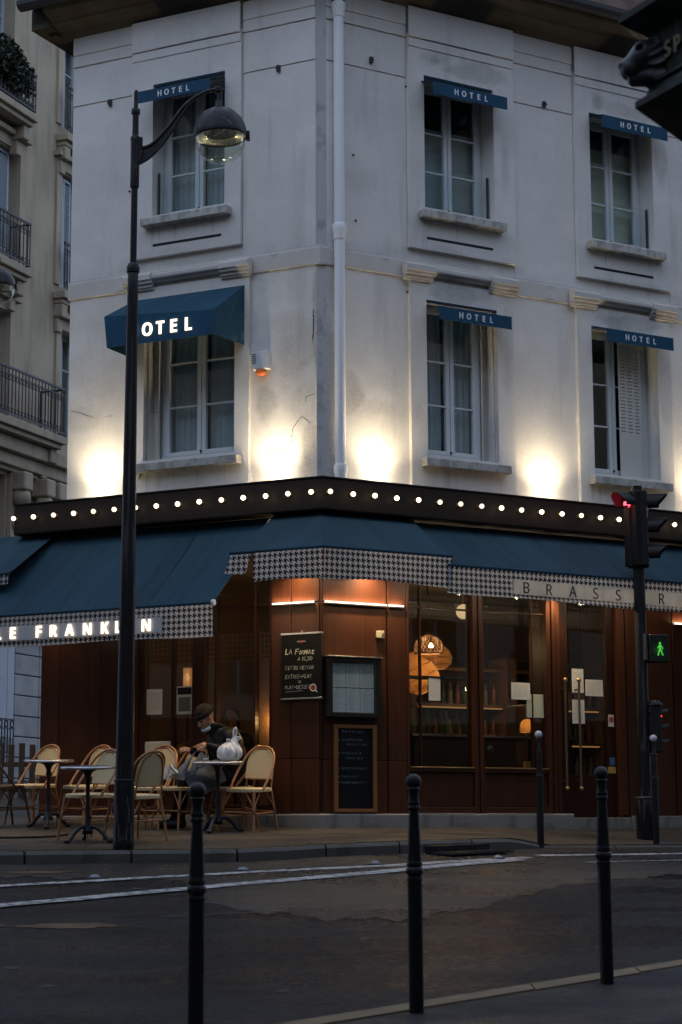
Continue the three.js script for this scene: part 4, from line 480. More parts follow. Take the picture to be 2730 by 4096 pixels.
// long left awning with the lit name
{ const t = fthing('awning', 'long blue canvas awning with the lit brasserie name over the terrace', 'awning', 'L', [-2.2, 3.50, 0.05], 'blue canvas awnings of the brasserie'); const o = 1.4, y = 3.86;
  canopy(t, -3.9, -0.575, 4.955, 0.16, -3.9, -0.59, y, o, 0.05); fpart(t, 'front_bar', cyl([-3.9, y, o], [-0.59, y, o], 0.022), M.awning); fpart(t, 'end_cap', cyl([-0.60, y, o], [-0.57, y, o], 0.034, 0.034, 16), M.pvc);
  valance(t, -3.9, -0.59, y - 0.02, 3.50, o + 0.012, 0.012, 1); seams(t, [-3.1, -2.28, -1.46], 4.955, 0.16, y, o, 0.05); arms(t, [-1.0, -3.0], 4.9, y, o);
  fpart(t, 'name_panel', sheet((u, v) => { const x = mix(-3.56, -1.212, u), k = 1 - v; return [x, mix(3.565, 3.735, v), o + 0.024 + 0.012 * 0.5 * (Math.sin(x * 4.3 + 1) + 0.5 * Math.sin(x * 9.7 + 2))]; }, 40, 2, 0.003, uvXY), M.signPanel);
  // letter spacing read along the panel: L E   F R A N K L I N
  const xs = [['L', -3.391], ['E', -3.186], ['F', -2.827], ['R', -2.625], ['A', -2.418], ['N', -2.183], ['K', -1.948], ['L', -1.773], ['I', -1.629], ['N', -1.405]];
  for (const k in xs) { const [ch, x] = xs[k]; const g = letters(ch, 0.128, 0.010, 0, fonts[0])[0]; g.translate(x, 3.586, o + 0.032 + 0.006 * (Math.sin(x * 4.3 + 1) + 0.5 * Math.sin(x * 9.7 + 2)) + 0.004); fpart(t, 'letter', g, M.letterLit); }
  for (const x of [-3.2, -2.4, -1.6]) { const l = new THREE.RectAreaLight(C3(1, 0.74, 0.48), 0.9, 0.7, 0.12); l.position.copy(W('L', x, 3.65, o + 0.06)); l.lookAt(W('L', x, 3.6, o + 2)); scene.add(l); } }
{ const t = fthing('awning', 'short blue side awning at the far left end, partly cut off', 'awning', 'L', [-4.0, 4.2, 0.05], 'blue canvas awnings of the brasserie'); canopy(t, -4.5, -3.47, 4.985, 0.2, -4.5, -3.53, 4.40, 1.06, 0.02); fpart(t, 'front_bar', cyl([-4.5, 4.40, 1.06], [-3.53, 4.40, 1.06], 0.02), M.awning); valance(t, -4.5, -3.54, 4.385, 4.28, 1.07, 0.01, 4); arms(t, [-3.7], 4.95, 4.40, 1.06); }
{ // corner awning, two slopes meeting on a hip
  const t = fthing('awning', 'folded blue corner awning with black and white valance over the menu panels', 'awning', 'R', [0, 4.08, 0.05], 'blue canvas awnings of the brasserie'); const inv = new THREE.Matrix4().copy(ROT.R).invert(), toR = g => { g.applyMatrix4(ROT.L).applyMatrix4(inv); return g; };
  const o = 1.1, oT = 0.22, y = 4.43, yT = 4.985, mt = Math.tan((AL + AR - Math.PI / 2 < 0 ? 0 : (Math.PI - (AL + AR)) / 2)); const mx = k => k * mt;   // mitre
  const can = (xt, xf, sgn) => sheet((u, v) => { const oo = mix(o, oT, v), c = -sgn * mx(oo), e = mix(xf, xt, v), x = sgn > 0 ? mix(c, e, u) : mix(e, c, u); return [x, mix(y, yT, v) - 0.02 * Math.sin(v * Math.PI), oo]; }, 24, 10, 0.006, (u, v, p) => [p.x, p.z + p.y]);
  const c = fpart(t, 'canopy', can(1.07, 1.05, 1), M.awning); fpart(t, 'canopy', toR(can(-0.45, -0.557, -1)), M.awning);
  fpart(t, 'front_bar', [cyl([-mx(o), y, o], [1.05, y, o], 0.018), toR(cyl([-0.557, y, o], [mx(o), y, o], 0.018))], M.awning);
  const vs = (x0, x1, sgn) => sheet((u, v) => { const x = mix(x0, x1, u), k = 1 - v; return [x, mix(4.092 + 0.012 * Math.sin(x * 3 + 1) - 0.012 * Math.abs(x) , y - 0.02, v), o + 0.012 + k * 0.02 * Math.sin(x * 5.2 + sgn)]; }, 40, 4, 0.004, uvXY);
  fpart(t, 'valance', vs(-mx(o) + 0.004, 1.04, 1), M.hound); fpart(t, 'valance', toR(vs(-0.25, mx(o) - 0.004, 2)), M.hound);
  fpart(t, 'valance_flap', toR(sheet((u, v) => { const k = 1 - v; return [mix(-0.545, -0.285, u) - 0.045 * k - 0.03 * k * u, mix(4.20 - 0.02 * u, y - 0.025, v), o + 0.008 + 0.05 * k * (1 - u)]; }, 12, 4, 0.004, uvXY)), M.hound, 'loose end of the valance'); arms(t, [0.9], 4.95, y, o); }
{ const t = fthing('awning', 'right blue awning lettered with brasserie in dark letters', 'awning', 'R', [3.3, 3.95, 0.05], 'blue canvas awnings of the brasserie'); const o = 1.1, y = 4.33;
  canopy(t, 1.0, 7.6, 4.94, 0.2, 0.98, 7.6, y, o, 0.04, y - 0.0); fpart(t, 'front_bar', cyl([0.98, y, o], [7.6, y, o], 0.02), M.awning); seams(t, [1.9, 2.75, 3.6, 4.45, 5.3], 4.94, 0.2, y, o, 0.04); const vb = x => 4.025 - (x - 0.985) * 0.0189, pY = x => 4.137 - (x - 2) * 0.0085; valance(t, 0.985, 1.86, y - 0.015, 4.025, o + 0.012, 0.012, 7, 'valance', y - 0.015, vb(1.86)); valance(t, 5.0, 7.6, y - 0.015, vb(5.0), o + 0.012, 0.012, 7, 'valance', y - 0.015, vb(7.6)); valance(t, 1.861, 4.999, y - 0.015, pY(1.86) + 0.08, o + 0.012, 0.010, 7, 'valance_top', y - 0.015, pY(5) + 0.08); valance(t, 1.861, 4.999, pY(1.86) - 0.08, vb(1.86), o + 0.012, 0.012, 7, 'valance_hem', pY(5) - 0.08, vb(5.0)); arms(t, [1.6, 4.6], 4.9, y, o);
  const yy = x => 4.137 - (x - 2) * 0.0085, oo = x => o + 0.012 + 0.006 * (Math.sin(x * 4.3 + 7) + 0.5 * Math.sin(x * 9.7 + 14));
  fpart(t, 'name_panel', sheet((u, v) => { const x = mix(1.86, 5.0, u); return [x, yy(x) + mix(-0.085, 0.085, v), oo(x) + 0.010]; }, 40, 2, 0.003, uvXY), M.signPanelWarm);
  [...'BRASSERIE'].forEach((ch, i) => { const x = 2.04 + i * 0.3285, g = letters(ch, 0.125, 0.004, 0, fonts[1])[0]; g.translate(x, yy(x) - 0.066, oo(x) + 0.014); fpart(t, 'letter', g, M.letterDark); }); }
// small window awnings of the hotel
const WA = [['L', -2.27, -1.255, 10.47, 10.14, 10.29, 0.40, 'upper window behind the street lamp'], ['R', 1.394, 2.476, 10.47, 10.16, 10.32, 0.33, 'upper window right of the drainpipe'], ['R', 3.944, 5.01, 10.50, 10.215, 10.385, 0.33, 'upper window below the carved lion head'], ['R', 1.433, 2.48, 7.65, 7.38, 7.54, 0.33, 'lower window right of the drainpipe'], ['R', 3.928, 4.997, 7.69, 7.425, 7.59, 0.33, 'lower window with the half-closed shutter']];
for (const [s, x0, x1, yT, y0, y1, o, w] of WA) {
  const t = fthing('window_awning', 'small flat blue hotel awning on the ' + w, 'awning', s, [(x0 + x1) / 2, y0, 0], 'small hotel window awnings'); fpart(t, 'front_band', rb(x0, x1, y0, y1, o - 0.006, o + 0.004, 0.003), M.signBlue);
  fpart(t, 'canopy', sheet((u, v) => [mix(x0, x1, u), mix(y1 - 0.006, yT, v) - 0.008 * Math.sin(v * Math.PI), mix(o - 0.004, -0.05, v)], 8, 6, 0.005, (u, v, p) => [p.x, p.z]), M.signBlue); for (const x of [x0 + 0.02, x1 - 0.02]) fpart(t, 'frame_rod', cyl([x, yT - 0.02, -0.04], [x, y1 - 0.03, o - 0.02], 0.008), M.zinc);
  letters('HOTEL', 0.073, 0.004, s === 'L' ? 0.098 : 0.109, fonts[0]).forEach((g, i) => { g.translate((x0 + x1) / 2 - (s === 'L' ? 0.196 : 0.213), (y0 + y1) / 2 - 0.036, o + 0.0045); fpart(t, 'letter', g, M.letterWhite); });
}
{ const t = fthing('window_awning', 'deep hooded blue hotel awning with lit letters, behind the lamp post', 'awning', 'L', [-1.75, 7.07, 0.042]); const o = 0.6, A = [-2.50, 7.79], B = [-0.97, 7.79], F0 = [-2.575, 7.465], F1 = [-1.065, 7.365];
  const P = (x, y, z) => V3(x, y, z), q4 = (a, b, c, d, n = 8) => sheet((u, v) => { const e = a.clone().lerp(b, u), f = d.clone().lerp(c, u), r = e.lerp(f, v); return [r.x, r.y, r.z]; }, n, 4, 0.005, (u, v, p) => [p.x + p.z, p.y + p.z * 0.3]);
  fpart(t, 'canopy', q4(P(F0[0], F0[1], o), P(F1[0], F1[1], o), P(B[0], B[1], 0.045), P(A[0], A[1], 0.045)), M.awningOld);
  fpart(t, 'front_band', q4(P(F0[0] + 0.05, 7.08, o + 0.01), P(F1[0], 7.072, o + 0.01), P(F1[0], F1[1], o), P(F0[0], F0[1], o)), M.signBlue);
  for (const [f, w, n] of [[F1, B, 1], [F0, A, 0]]) { fpart(t, 'side_cheek', n ? q4(P(f[0], 7.072, o), P(w[0], 7.06, 0.045), P(w[0], w[1] - 0.42, 0.045), P(f[0], f[1], o)) : q4(P(w[0], 7.06, 0.045), P(f[0] + 0.05, 7.08, o), P(f[0], f[1], o), P(w[0], w[1] - 0.42, 0.045)), M.awningOld); fpart(t, 'side_gusset', q4(P(f[0], f[1], o), P(w[0], w[1] - 0.418, 0.045), P(w[0], w[1], 0.045), P(f[0], f[1], o), 4), M.awningOld); }
  [['H', -2.157], ['O', -1.961], ['T', -1.784], ['E', -1.599], ['L', -1.40]].forEach(([ch, x]) => { const g = letters(ch, 0.155, 0.010, 0, fonts[0])[0]; g.translate(x, 7.16, o + 0.013); fpart(t, 'letter', g, M.letterLit); });
  const l = new THREE.RectAreaLight(C3(1, 0.74, 0.48), 0.5, 0.9, 0.14); l.position.copy(W('L', -1.8, 7.24, o + 0.05)); l.lookAt(W('L', -1.8, 7.2, o + 2)); scene.add(l); }

// ---------------------------------------------------------------- boards, menus and notices
function board(name, label, category, s, x0, x1, y0, y1, o, th, m, group) { const t = fthing(name, label, category, s, [(x0 + x1) / 2, y0, o], group); fpart(t, 'panel', bx(x0, x1, y0, y1, o, o + th), m); return t; }
function faceUV(x0, x1, y0, y1, o) { const g = new THREE.PlaneGeometry(x1 - x0, y1 - y0); g.translate((x0 + x1) / 2, (y0 + y1) / 2, o); return g; }
const GL = { A: '0,1 .35,0 .7,1|.12,.65 .6,.62', B: '0,1 .05,0 .5,.1 .5,.4 .05,.48 .6,.6 .5,.95 0,1', C: '.6,.1 .2,.05 0,.5 .2,.98 .62,.9', D: '0,0 .02,1 .5,.85 .62,.45 .4,.08 0,0', E: '.6,.02 .03,0 0,1 .6,.97|0,.5 .45,.47', F: '.65,0 .03,.02 0,1|0,.48 .45,.46', G: '.6,.12 .2,.02 0,.5 .2,1 .6,.9 .6,.55 .35,.55', H: '0,0 0,1|.55,0 .55,1|0,.5 .55,.48', I: '.1,0 .08,1', J: '.5,0 .48,.8 .25,1 0,.85', K: '0,0 0,1|.55,0 .03,.52 .6,1', L: '.1,0 0,1 .5,.97', M: '0,1 .1,0 .38,.6 .65,0 .75,1', N: '0,1 .05,0 .5,1 .55,0', O: '.3,0 .02,.4 .15,.95 .5,.9 .6,.4 .3,0', P: '0,1 .03,0 .5,.08 .5,.42 .02,.55', Q: '.3,0 .02,.4 .15,.95 .5,.9 .6,.4 .3,0|.4,.7 .65,1.05', R: '0,1 .03,0 .5,.08 .5,.42 .02,.52 .55,1', S: '.55,.1 .2,0 .05,.25 .5,.6 .4,.95 0,.9', T: '0,.02 .65,0|.33,0 .3,1', U: '0,0 .02,.8 .28,1 .52,.8 .55,0', V: '0,0 .28,1 .6,0', W: '0,0 .18,1 .38,.4 .55,1 .78,0', X: '0,0 .6,1|.55,0 0,1', Y: '0,0 .3,.5 .6,0|.3,.5 .25,1', Z: '0,.02 .6,0 0,1 .6,.97', '1': '.05,.2 .25,0 .22,1', '5': '.55,0 .1,.02 .05,.42 .45,.45 .5,.85 .05,1', '6': '.5,.02 .1,.4 .05,.85 .35,1 .5,.75 .1,.6', '0': '.3,0 .02,.4 .15,.95 .5,.9 .6,.4 .3,0', '7': '0,.02 .55,0 .2,1', '8': '.3,.48 .05,.2 .3,0 .5,.22 .05,.75 .3,1 .55,.75 .3,.48', '9': '.5,.35 .2,.5 .05,.2 .35,0 .5,.3 .4,1', ',': '.1,.85 .0,1.15', '+': '.05,.55 .5,.53|.27,.3 .27,.8', "'": '.1,0 .05,.2' };
function hand(c, str, x, y, size, col, seed, slant = -0.1) { const r = rng(seed); c.strokeStyle = col; c.lineCap = 'round'; c.lineJoin = 'round'; let X = x; for (const raw of str) { const low = raw !== raw.toUpperCase(), ch = raw.toUpperCase().normalize('NFD')[0], h = size * (low ? 0.58 : 0.74) * (0.88 + 0.24 * r()), g = GL[ch]; if (ch === ' ' || !g) { X += size * 0.36; continue; } const dy = (r() - 0.5) * size * 0.10, rot = (r() - 0.5) * 0.14; let w = 0; c.globalAlpha = 0.65 + 0.35 * r(); c.lineWidth = size * (0.075 + 0.04 * r());
  for (const pl of g.split('|')) { c.beginPath(); pl.split(' ').forEach((q, i) => { let [a, b] = q.split(',').map(Number); w = Math.max(w, a); a += (r() - 0.5) * 0.09; b += (r() - 0.5) * 0.09; const px = X + a * h + (1 - b) * h * -slant + (b - 0.5) * rot * h, py = y - (1 - b) * h + dy + a * rot * h; i ? c.lineTo(px, py) : c.moveTo(px, py); }); c.stroke(); } X += (w + 0.24) * h; } c.globalAlpha = 1; return X; }
{ const t = fthing('chalkboard', 'black hanging chalkboard with the handwritten set menu and price', 'chalkboard', 'L', [-0.22, 2.90, 0.02]); const x0 = -0.487, x1 = 0.03, y0 = 2.895, y1 = 3.625;
  fpart(t, 'board', rb(x0, x1, y0, y1, 0.016, 0.04, 0.004), M.black); fpart(t, 'rail', [rb(x0 - 0.005, x1 + 0.005, y1 - 0.008, y1 + 0.012, 0.014, 0.045, 0.003), rb(x0 - 0.005, x1 + 0.005, y0 - 0.012, y0 + 0.008, 0.014, 0.045, 0.003)], M.steel); fpart(t, 'hook', cyl([-0.23, y1 + 0.01, 0.02], [-0.23, y1 + 0.035, 0.02], 0.012), M.steel);
  fpart(t, 'writing', faceUV(x0 + 0.012, x1 - 0.012, y0 + 0.012, y1 - 0.012, 0.0415), mapped(ctex(512, 720, (c, w, h) => {
    c.fillStyle = '#0c0d0e'; c.fillRect(0, 0, w, h); const r = rng(4); for (let i = 0; i < 260; i++) { c.fillStyle = `rgba(120,125,128,${0.05 * r()})`; c.fillRect(r() * w, r() * h, 60 * r(), 4 * r()); }
    c.fillStyle = '#8a8f96'; c.fillRect(200, 72, 110, 14); c.fillStyle = '#a0453c'; c.fillRect(240, 64, 30, 30);
    const k = '#e6ead9'; hand(c, 'LA', 46, 225, 78, k, 1); hand(c, 'Formule', 178, 225, 74, k, 2); hand(c, 'à 16,50', 210, 300, 60, k, 3); hand(c, 'EST DE RETOUR', 40, 400, 50, '#cfd6cc', 4); hand(c, 'ENTRÉE+PLAT', 44, 500, 54, '#c3cbc4', 5); hand(c, 'ou', 210, 556, 44, '#b5bdb8', 6); hand(c, 'PLAT+DESSERT', 40, 622, 52, '#bcc4be', 7); c.strokeStyle = '#aab2ad'; c.lineWidth = 4; c.beginPath(); c.moveTo(50, 655); c.lineTo(270, 645); c.stroke();
    c.beginPath(); c.arc(410, 615, 44, 0, 7); c.fillStyle = '#d8d4cc'; c.fill(); c.beginPath(); c.arc(410, 615, 32, 0, 7); c.fillStyle = '#8c3a26'; c.fill(); c.strokeStyle = '#d8d4cc'; c.lineWidth = 12; c.beginPath(); c.moveTo(440, 645); c.lineTo(462, 664); c.stroke();
  }), 0.75)); }
{ const t = fthing('menu_case', 'black framed glass menu case on the wood panelling', 'menu case', 'R', [0.39, 2.68, 0.01]); const x0 = 0.035, x1 = 0.735, y0 = 2.68, y1 = 3.355;
  fpart(t, 'case', [rb(x0, x0 + 0.062, y0, y1, 0.014, 0.10, 0.006), rb(x1 - 0.056, x1, y0, y1, 0.014, 0.10, 0.006), rb(x0 + 0.062, x1 - 0.056, y1 - 0.052, y1, 0.014, 0.10, 0.006), rb(x0 + 0.062, x1 - 0.056, y0, y0 + 0.05, 0.014, 0.10, 0.006), bx(x0 + 0.01, x1 - 0.01, y0 + 0.01, y1 - 0.01, 0.013, 0.03)], M.black); fpart(t, 'top_edge', rb(x0 - 0.012, x1 + 0.012, y1 + 0.001, y1 + 0.014, 0.014, 0.115, 0.004), M.steel);
  const pm = s => mapped(ctex(256, 384, (c, w, h) => { c.fillStyle = '#d4dade'; c.fillRect(0, 0, w, h); const r = rng(s); c.fillStyle = '#7a8288'; for (let y = 40; y < h - 20; y += 13) { const a = 20 + 30 * r(), L = 60 + 120 * r(); c.fillRect(a, y, L, 3); if (r() > 0.6) c.fillRect(w - 50, y, 26, 3); } c.fillStyle = '#8d5a5a'; c.fillRect(w * 0.35, 16, 70, 8); }), 0.6);
  for (const [a, b, c, d, z] of [[0.105, 0.30, 3.02, 3.29, 1], [0.305, 0.485, 3.02, 3.29, 2], [0.49, 0.67, 3.02, 3.29, 3], [0.105, 0.30, 2.74, 3.01, 4], [0.305, 0.485, 2.74, 3.01, 5], [0.49, 0.67, 2.74, 3.01, 6]]) fpart(t, 'menu_sheet', faceUV(a, b, c, d, 0.032 + z * 0.0008), pm(z + 40));
  fpart(t, 'pane', bx(x0 + 0.06, x1 - 0.054, y0 + 0.048, y1 - 0.05, 0.086, 0.091), M.glass); }
{ const t = fthing('chalkboard', 'tall wood-framed chalkboard listing dishes, standing below the menu case', 'chalkboard', 'R', [0.42, 1.613, 0.02]); const x0 = 0.142, x1 = 0.70, y0 = 1.625, y1 = 2.60, m = phys(0.20, 0.085, 0.03, 0.45);
  fpart(t, 'frame', [rb(x0, x0 + 0.05, y0, y1, 0.016, 0.05, 0.005), rb(x1 - 0.05, x1, y0, y1, 0.016, 0.05, 0.005), rb(x0 + 0.05, x1 - 0.05, y1 - 0.04, y1, 0.016, 0.05, 0.005), rb(x0 + 0.05, x1 - 0.05, y0, y0 + 0.04, 0.016, 0.05, 0.005)], m); fpart(t, 'board', bx(x0 + 0.04, x1 - 0.04, y0 + 0.03, y1 - 0.03, 0.018, 0.032), M.black);
  fpart(t, 'writing', faceUV(x0 + 0.052, x1 - 0.052, y0 + 0.042, y1 - 0.042, 0.034), mapped(ctex(384, 760, (c, w, h) => { c.fillStyle = '#090c10'; c.fillRect(0, 0, w, h); const k = '#7f8b95'; hand(c, 'PLATS DU JOUR', 50, 40, 32, k, 11); const L = [['Jus de Pomme Poire', 40, 118], ['Rumsteak Tartare 17', 90, 160], ['Filet de Lotte 19', 30, 245], ['épinards crème', 90, 290], ['Tartelette Pistache 6', 30, 388], ['Tiramisu café 7', 30, 466], ['Moelleux chocolat 8', 30, 522]]; L.forEach(([s, x, y], i) => { hand(c, s, x, y, 29, i % 2 ? '#5f6a74' : '#6f7b86', 20 + i, -0.25); if (x < 50) { c.globalAlpha = 1; c.fillStyle = k; c.fillRect(6, y - 14, 10, 9); } }); }), 0.8)); }
{ const t = fthing('wall_switch', 'small pale intercom box on the wood panel above the menu case', 'switch box', 'R', [0.76, 3.595, 0.012]); fpart(t, 'box', rb(0.715, 0.81, 3.597, 3.68, 0.013, 0.05, 0.006), std(0.42, 0.40, 0.30, 0.5)); fpart(t, 'button', rb(0.775, 0.80, 3.61, 3.655, 0.05, 0.055, 0.003), M.zinc); }
function notice(label, s, x0, x1, y0, y1, o, m = M.paper, name = 'notice') { const t = fthing(name, label, 'notice', s, [(x0 + x1) / 2, y0, o]); const g = sheet((u, v) => [mix(x0, x1, u), mix(y0, y1, v), o + 0.003 * Math.sin(u * 3 + v * 2)], 4, 4, 0.0012); fpart(t, 'sheet', g, m); return t; }
notice('white printed notice in the left glass door', 'L', -2.316, -2.103, 2.775, 3.071, -0.03);
{ const t = fthing('notice', 'dark-headed framed poster with a grey square in the left glass door', 'notice', 'L', [-1.8, 2.765, -0.03]); fpart(t, 'sheet', bx(-1.907, -1.695, 2.767, 3.09, -0.034, -0.030), std(0.5, 0.5, 0.47, 0.7)); fpart(t, 'header', bx(-1.895, -1.707, 2.995, 3.078, -0.0298, -0.0285), M.black); fpart(t, 'print', bx(-1.88, -1.722, 2.80, 2.965, -0.0298, -0.0285), std(0.13, 0.13, 0.125, 0.7)); }
notice('wide pale menu sheet low in the left glass door', 'L', -2.34, -1.985, 2.30, 2.462, -0.03);
{ const t = notice('framed blue-grey notice in the right window left pane', 'R', 1.455, 1.625, 2.91, 3.175, -0.035, M.paper); fpart(t, 'border', [bx(1.448, 1.456, 2.90, 3.18, -0.036, -0.03), bx(1.624, 1.632, 2.90, 3.18, -0.036, -0.03), bx(1.456, 1.624, 3.172, 3.18, -0.036, -0.03), bx(1.456, 1.624, 2.90, 2.908, -0.036, -0.03)], M.black); }
notice('blue-grey landscape notice in the right window, upper of the overlapping pair', 'R', 2.627, 2.908, 2.957, 3.16, -0.030); notice('pale green portrait notice in the right window below the landscape one', 'R', 2.853, 3.106, 2.749, 3.028, -0.036, std(0.46, 0.50, 0.42, 0.8));
notice('upper portrait notice on the entrance door behind the handles', 'R', 3.56, 3.74, 3.07, 3.361, -0.068); notice('landscape notice on the entrance door', 'R', 3.762, 4.035, 3.035, 3.236, -0.068); notice('lower portrait notice on the entrance door', 'R', 3.555, 3.745, 2.694, 2.983, -0.068);
{ const t = notice('small white card with a red emblem on the entrance door frame', 'R', 4.085, 4.175, 2.666, 2.814, -0.046, std(0.55, 0.52, 0.50, 0.7), 'sticker'); fpart(t, 'emblem', lathe([[0, 0.002], [0.034, 0.002], [0.034, 0]], 18).rotateX(Math.PI / 2).translate(4.13, 2.755, -0.0405), std(0.30, 0.10, 0.08, 0.6)); }
notice('blue square sticker on the entrance door', 'R', 4.09, 4.175, 2.20, 2.29, -0.046, std(0.06, 0.12, 0.22, 0.6), 'sticker'); notice('yellow sticker under the blue one on the entrance door', 'R', 4.06, 4.185, 2.10, 2.18, -0.046, std(0.35, 0.24, 0.06, 0.6), 'sticker');

// ---------------------------------------------------------------- inside the brasserie
function warm(p, I, c = [1, 0.62, 0.28], r = 2) { const l = new THREE.PointLight(C3(...c), I, 0, 2); l.position.copy(p); l.castShadow = true; l.shadow.radius = r; scene.add(l); }
M.bulbWarm = glow(1, 0.72, 0.36, 14); M.bottleA = phys(0.04, 0.07, 0.03, 0.15); M.bottleB = phys(0.16, 0.07, 0.02, 0.15); M.bottleC = phys(0.14, 0.14, 0.13, 0.15);
function cane(profile, n, m, r = 0.004) { const gs = [], P = profile.map(p => new THREE.Vector2(...p)); for (let i = 0; i < n; i++) for (const q of [1, -1]) { const pts = P.map(([...a], k) => { const p = P[k], a2 = i / n * 2 * Math.PI + q * k * 0.22; return [Math.cos(a2) * p.x, p.y, Math.sin(a2) * p.x]; }); gs.push(tube(pts, r, 14, 4)); } for (const p of [P[0], P[P.length - 1]]) gs.push(tube(Array.from({ length: 16 }, (_, k) => [Math.cos(k / 16 * 2 * Math.PI) * p.x, p.y, Math.sin(k / 16 * 2 * Math.PI) * p.x]), r * 1.8, 32, 5, true)); return gs; }
{ const p = W('R', 2.42, 3.73, -1.5), t = thing('pendant_lamp', 'open-weave pendant lamp with a bright bare bulb, seen through the right window', 'pendant lamp', [p.x, p.y - 0.12, p.z]);
  part(t, 'shade', cane([[0.17, 0.0], [0.19, 0.06], [0.175, 0.13], [0.12, 0.20], [0.04, 0.24]], 26, null, 0.0055), M.rattanDark); part(t, 'bulb', sph(0.03, 0.10, 0, 0.032), M.bulbWarm); part(t, 'cord', cyl([0, 0.2, 0], [0, 4.74 - p.y + 0.12, 0], 0.006), M.black); warm(V3(p.x + 0.03, p.y - 0.02, p.z), 2.2); }
for (const [x, y, o, rx, ry, w, lit, tilt] of [[2.80, 3.46, -2.1, 0.235, 0.27, 'large shell-shaped woven shade glowing orange in the right window', 0.8, 0.45], [2.30, 3.72, -2.6, 0.30, 0.16, 'wide woven shade hanging behind the bare bulb', 0.5, -0.2], [3.25, 3.72, -2.6, 0.23, 0.20, 'dim round woven shade behind the right window', 0.3, 0.1], [3.20, 3.55, -3.4, 0.20, 0.26, 'tall dim woven shade deep in the room', 0.25, 0]]) {
  const p = W('R', x, y, o), t = thing('pendant_lamp', w, 'pendant lamp', [p.x, p.y - ry, p.z], 0, 'woven shades inside the brasserie'); part(t, 'shade', lathe([[rx * 0.55, 0], [rx * 0.9, ry * 0.25], [rx, ry * 0.7], [rx * 0.85, ry * 1.2], [rx * 0.45, ry * 1.7], [0.05, ry * 2]], 28), M.rattanShade); part(t, 'weave_ring', [0.25, 0.7, 1.2].map((k, i) => { const g = new THREE.TorusGeometry(rx * [0.905, 1.003, 0.855][i], 0.006, 5, 36); g.rotateX(Math.PI / 2); g.translate(0, ry * k, 0); return g; }), M.rattan); part(t, 'cord', cyl([0, ry * 2, 0], [0, 4.74 - p.y + ry, 0], 0.006), M.black);
  t.rotation.z = tilt; if (lit) { part(t, 'bulb', sph(0, ry * 0.8, 0, 0.03), glow(1, 0.6, 0.25, 3)); warm(V3(p.x, p.y - ry * 0.2, p.z), lit); } }
{ const p = W('R', 3.0, 1.605, -1.5), t = thing('bar_counter', 'dark bar counter behind the right windows', 'counter', [p.x, p.y, p.z], TURN.R); part(t, 'front', [bx(-1.0, 1.4, 0, 0.95, -0.3, 0.3)], M.interiorDark); part(t, 'top', rb(-1.05, 1.45, 0.951, 0.99, -0.34, 0.34, 0.008), M.woodDark); const r = rng(9); for (let i = 0; i < 7; i++) part(t, 'bottle', lathe([[0, 0], [0.035, 0], [0.036, 0.18], [0.014, 0.24], [0.013, 0.3], [0, 0.3]], 10).translate(-0.9 + i * 0.14 + 0.04 * r(), 0.991, -0.1 + 0.2 * r()), phys(0.05 + 0.1 * r(), 0.07 + 0.05 * r(), 0.03, 0.15)); part(t, 'tray', bx(-0.2, 0.1, 0.991, 1.0, -0.1, 0.1), M.steel); part(t, 'edge', rb(-1.05, 1.45, 0.955, 0.985, 0.341, 0.346, 0.002), M.steel); part(t, 'coffee_machine', [rb(0.75, 1.25, 0.991, 1.40, -0.25, 0.2, 0.03, 2), cyl([0.85, 1.15, 0.2], [0.85, 1.15, 0.3], 0.02), cyl([1.1, 1.15, 0.2], [1.1, 1.15, 0.3], 0.02)], M.steel); for (let i = 0; i < 9; i++) part(t, 'hanging_glass', lathe([[0.03, 0], [0.034, 0.05], [0.006, 0.07], [0.005, 0.13], [0.028, 0.135]], 12).translate(-0.9 + i * 0.13, 1.55, 0), M.glass); part(t, 'glass_rack', [bx(-1.0, 0.3, 1.69, 1.71, -0.15, 0.15), cyl([-0.95, 1.71, 0], [-0.95, 3.13, 0], 0.008), cyl([0.25, 1.71, 0], [0.25, 3.13, 0], 0.008)], M.zinc); }
{ const p = W('R', 4.75, 1.605, -3.7), t = thing('back_shelf', 'tall wooden bottle shelf deep behind the bar counter', 'shelf', [p.x, p.y, p.z], TURN.R); part(t, 'side', [bx(-1.3, -1.25, 0, 2.2, -0.2, 0.2), bx(0.25, 0.3, 0, 2.2, -0.2, 0.2)], M.interior); for (const y of [0.5, 1.0, 1.5, 2.0]) part(t, 'shelf', bx(-1.25, 0.25, y, y + 0.04, -0.2, 0.2), M.interior); part(t, 'back', bx(-1.3, 0.3, 0, 2.2, -0.23, -0.201), M.interiorDark); for (const y of [0.98, 1.48]) { part(t, 'light_strip', bx(-1.2, 0.2, y, y + 0.018, 0.17, 0.19), glow(1, 0.45, 0.15, 0.35)); } { const l = new THREE.PointLight(C3(1, 0.56, 0.24), 0.6, 0, 2); l.position.copy(W('R', 4.4, 3.3, -2.9)); scene.add(l); } const rr = rng(19); for (const y of [0.54, 1.04, 1.54]) for (let i = 0; i < 12; i++) part(t, 'bottle', lathe([[0, 0], [0.035, 0], [0.036, 0.18], [0.014, 0.24], [0.013, 0.3], [0, 0.3]], 9).translate(-1.18 + i * 0.12 + 0.03 * rr(), y, 0.05 * rr()), [M.bottleA, M.bottleB, M.bottleC][Math.floor(rr() * 3)]); const p2 = W('R', 6.45, 1.605, -3.7); copy(t, 'second bottle shelf, right of the first behind the bar', [p2.x, p2.y, p2.z], TURN.R); }
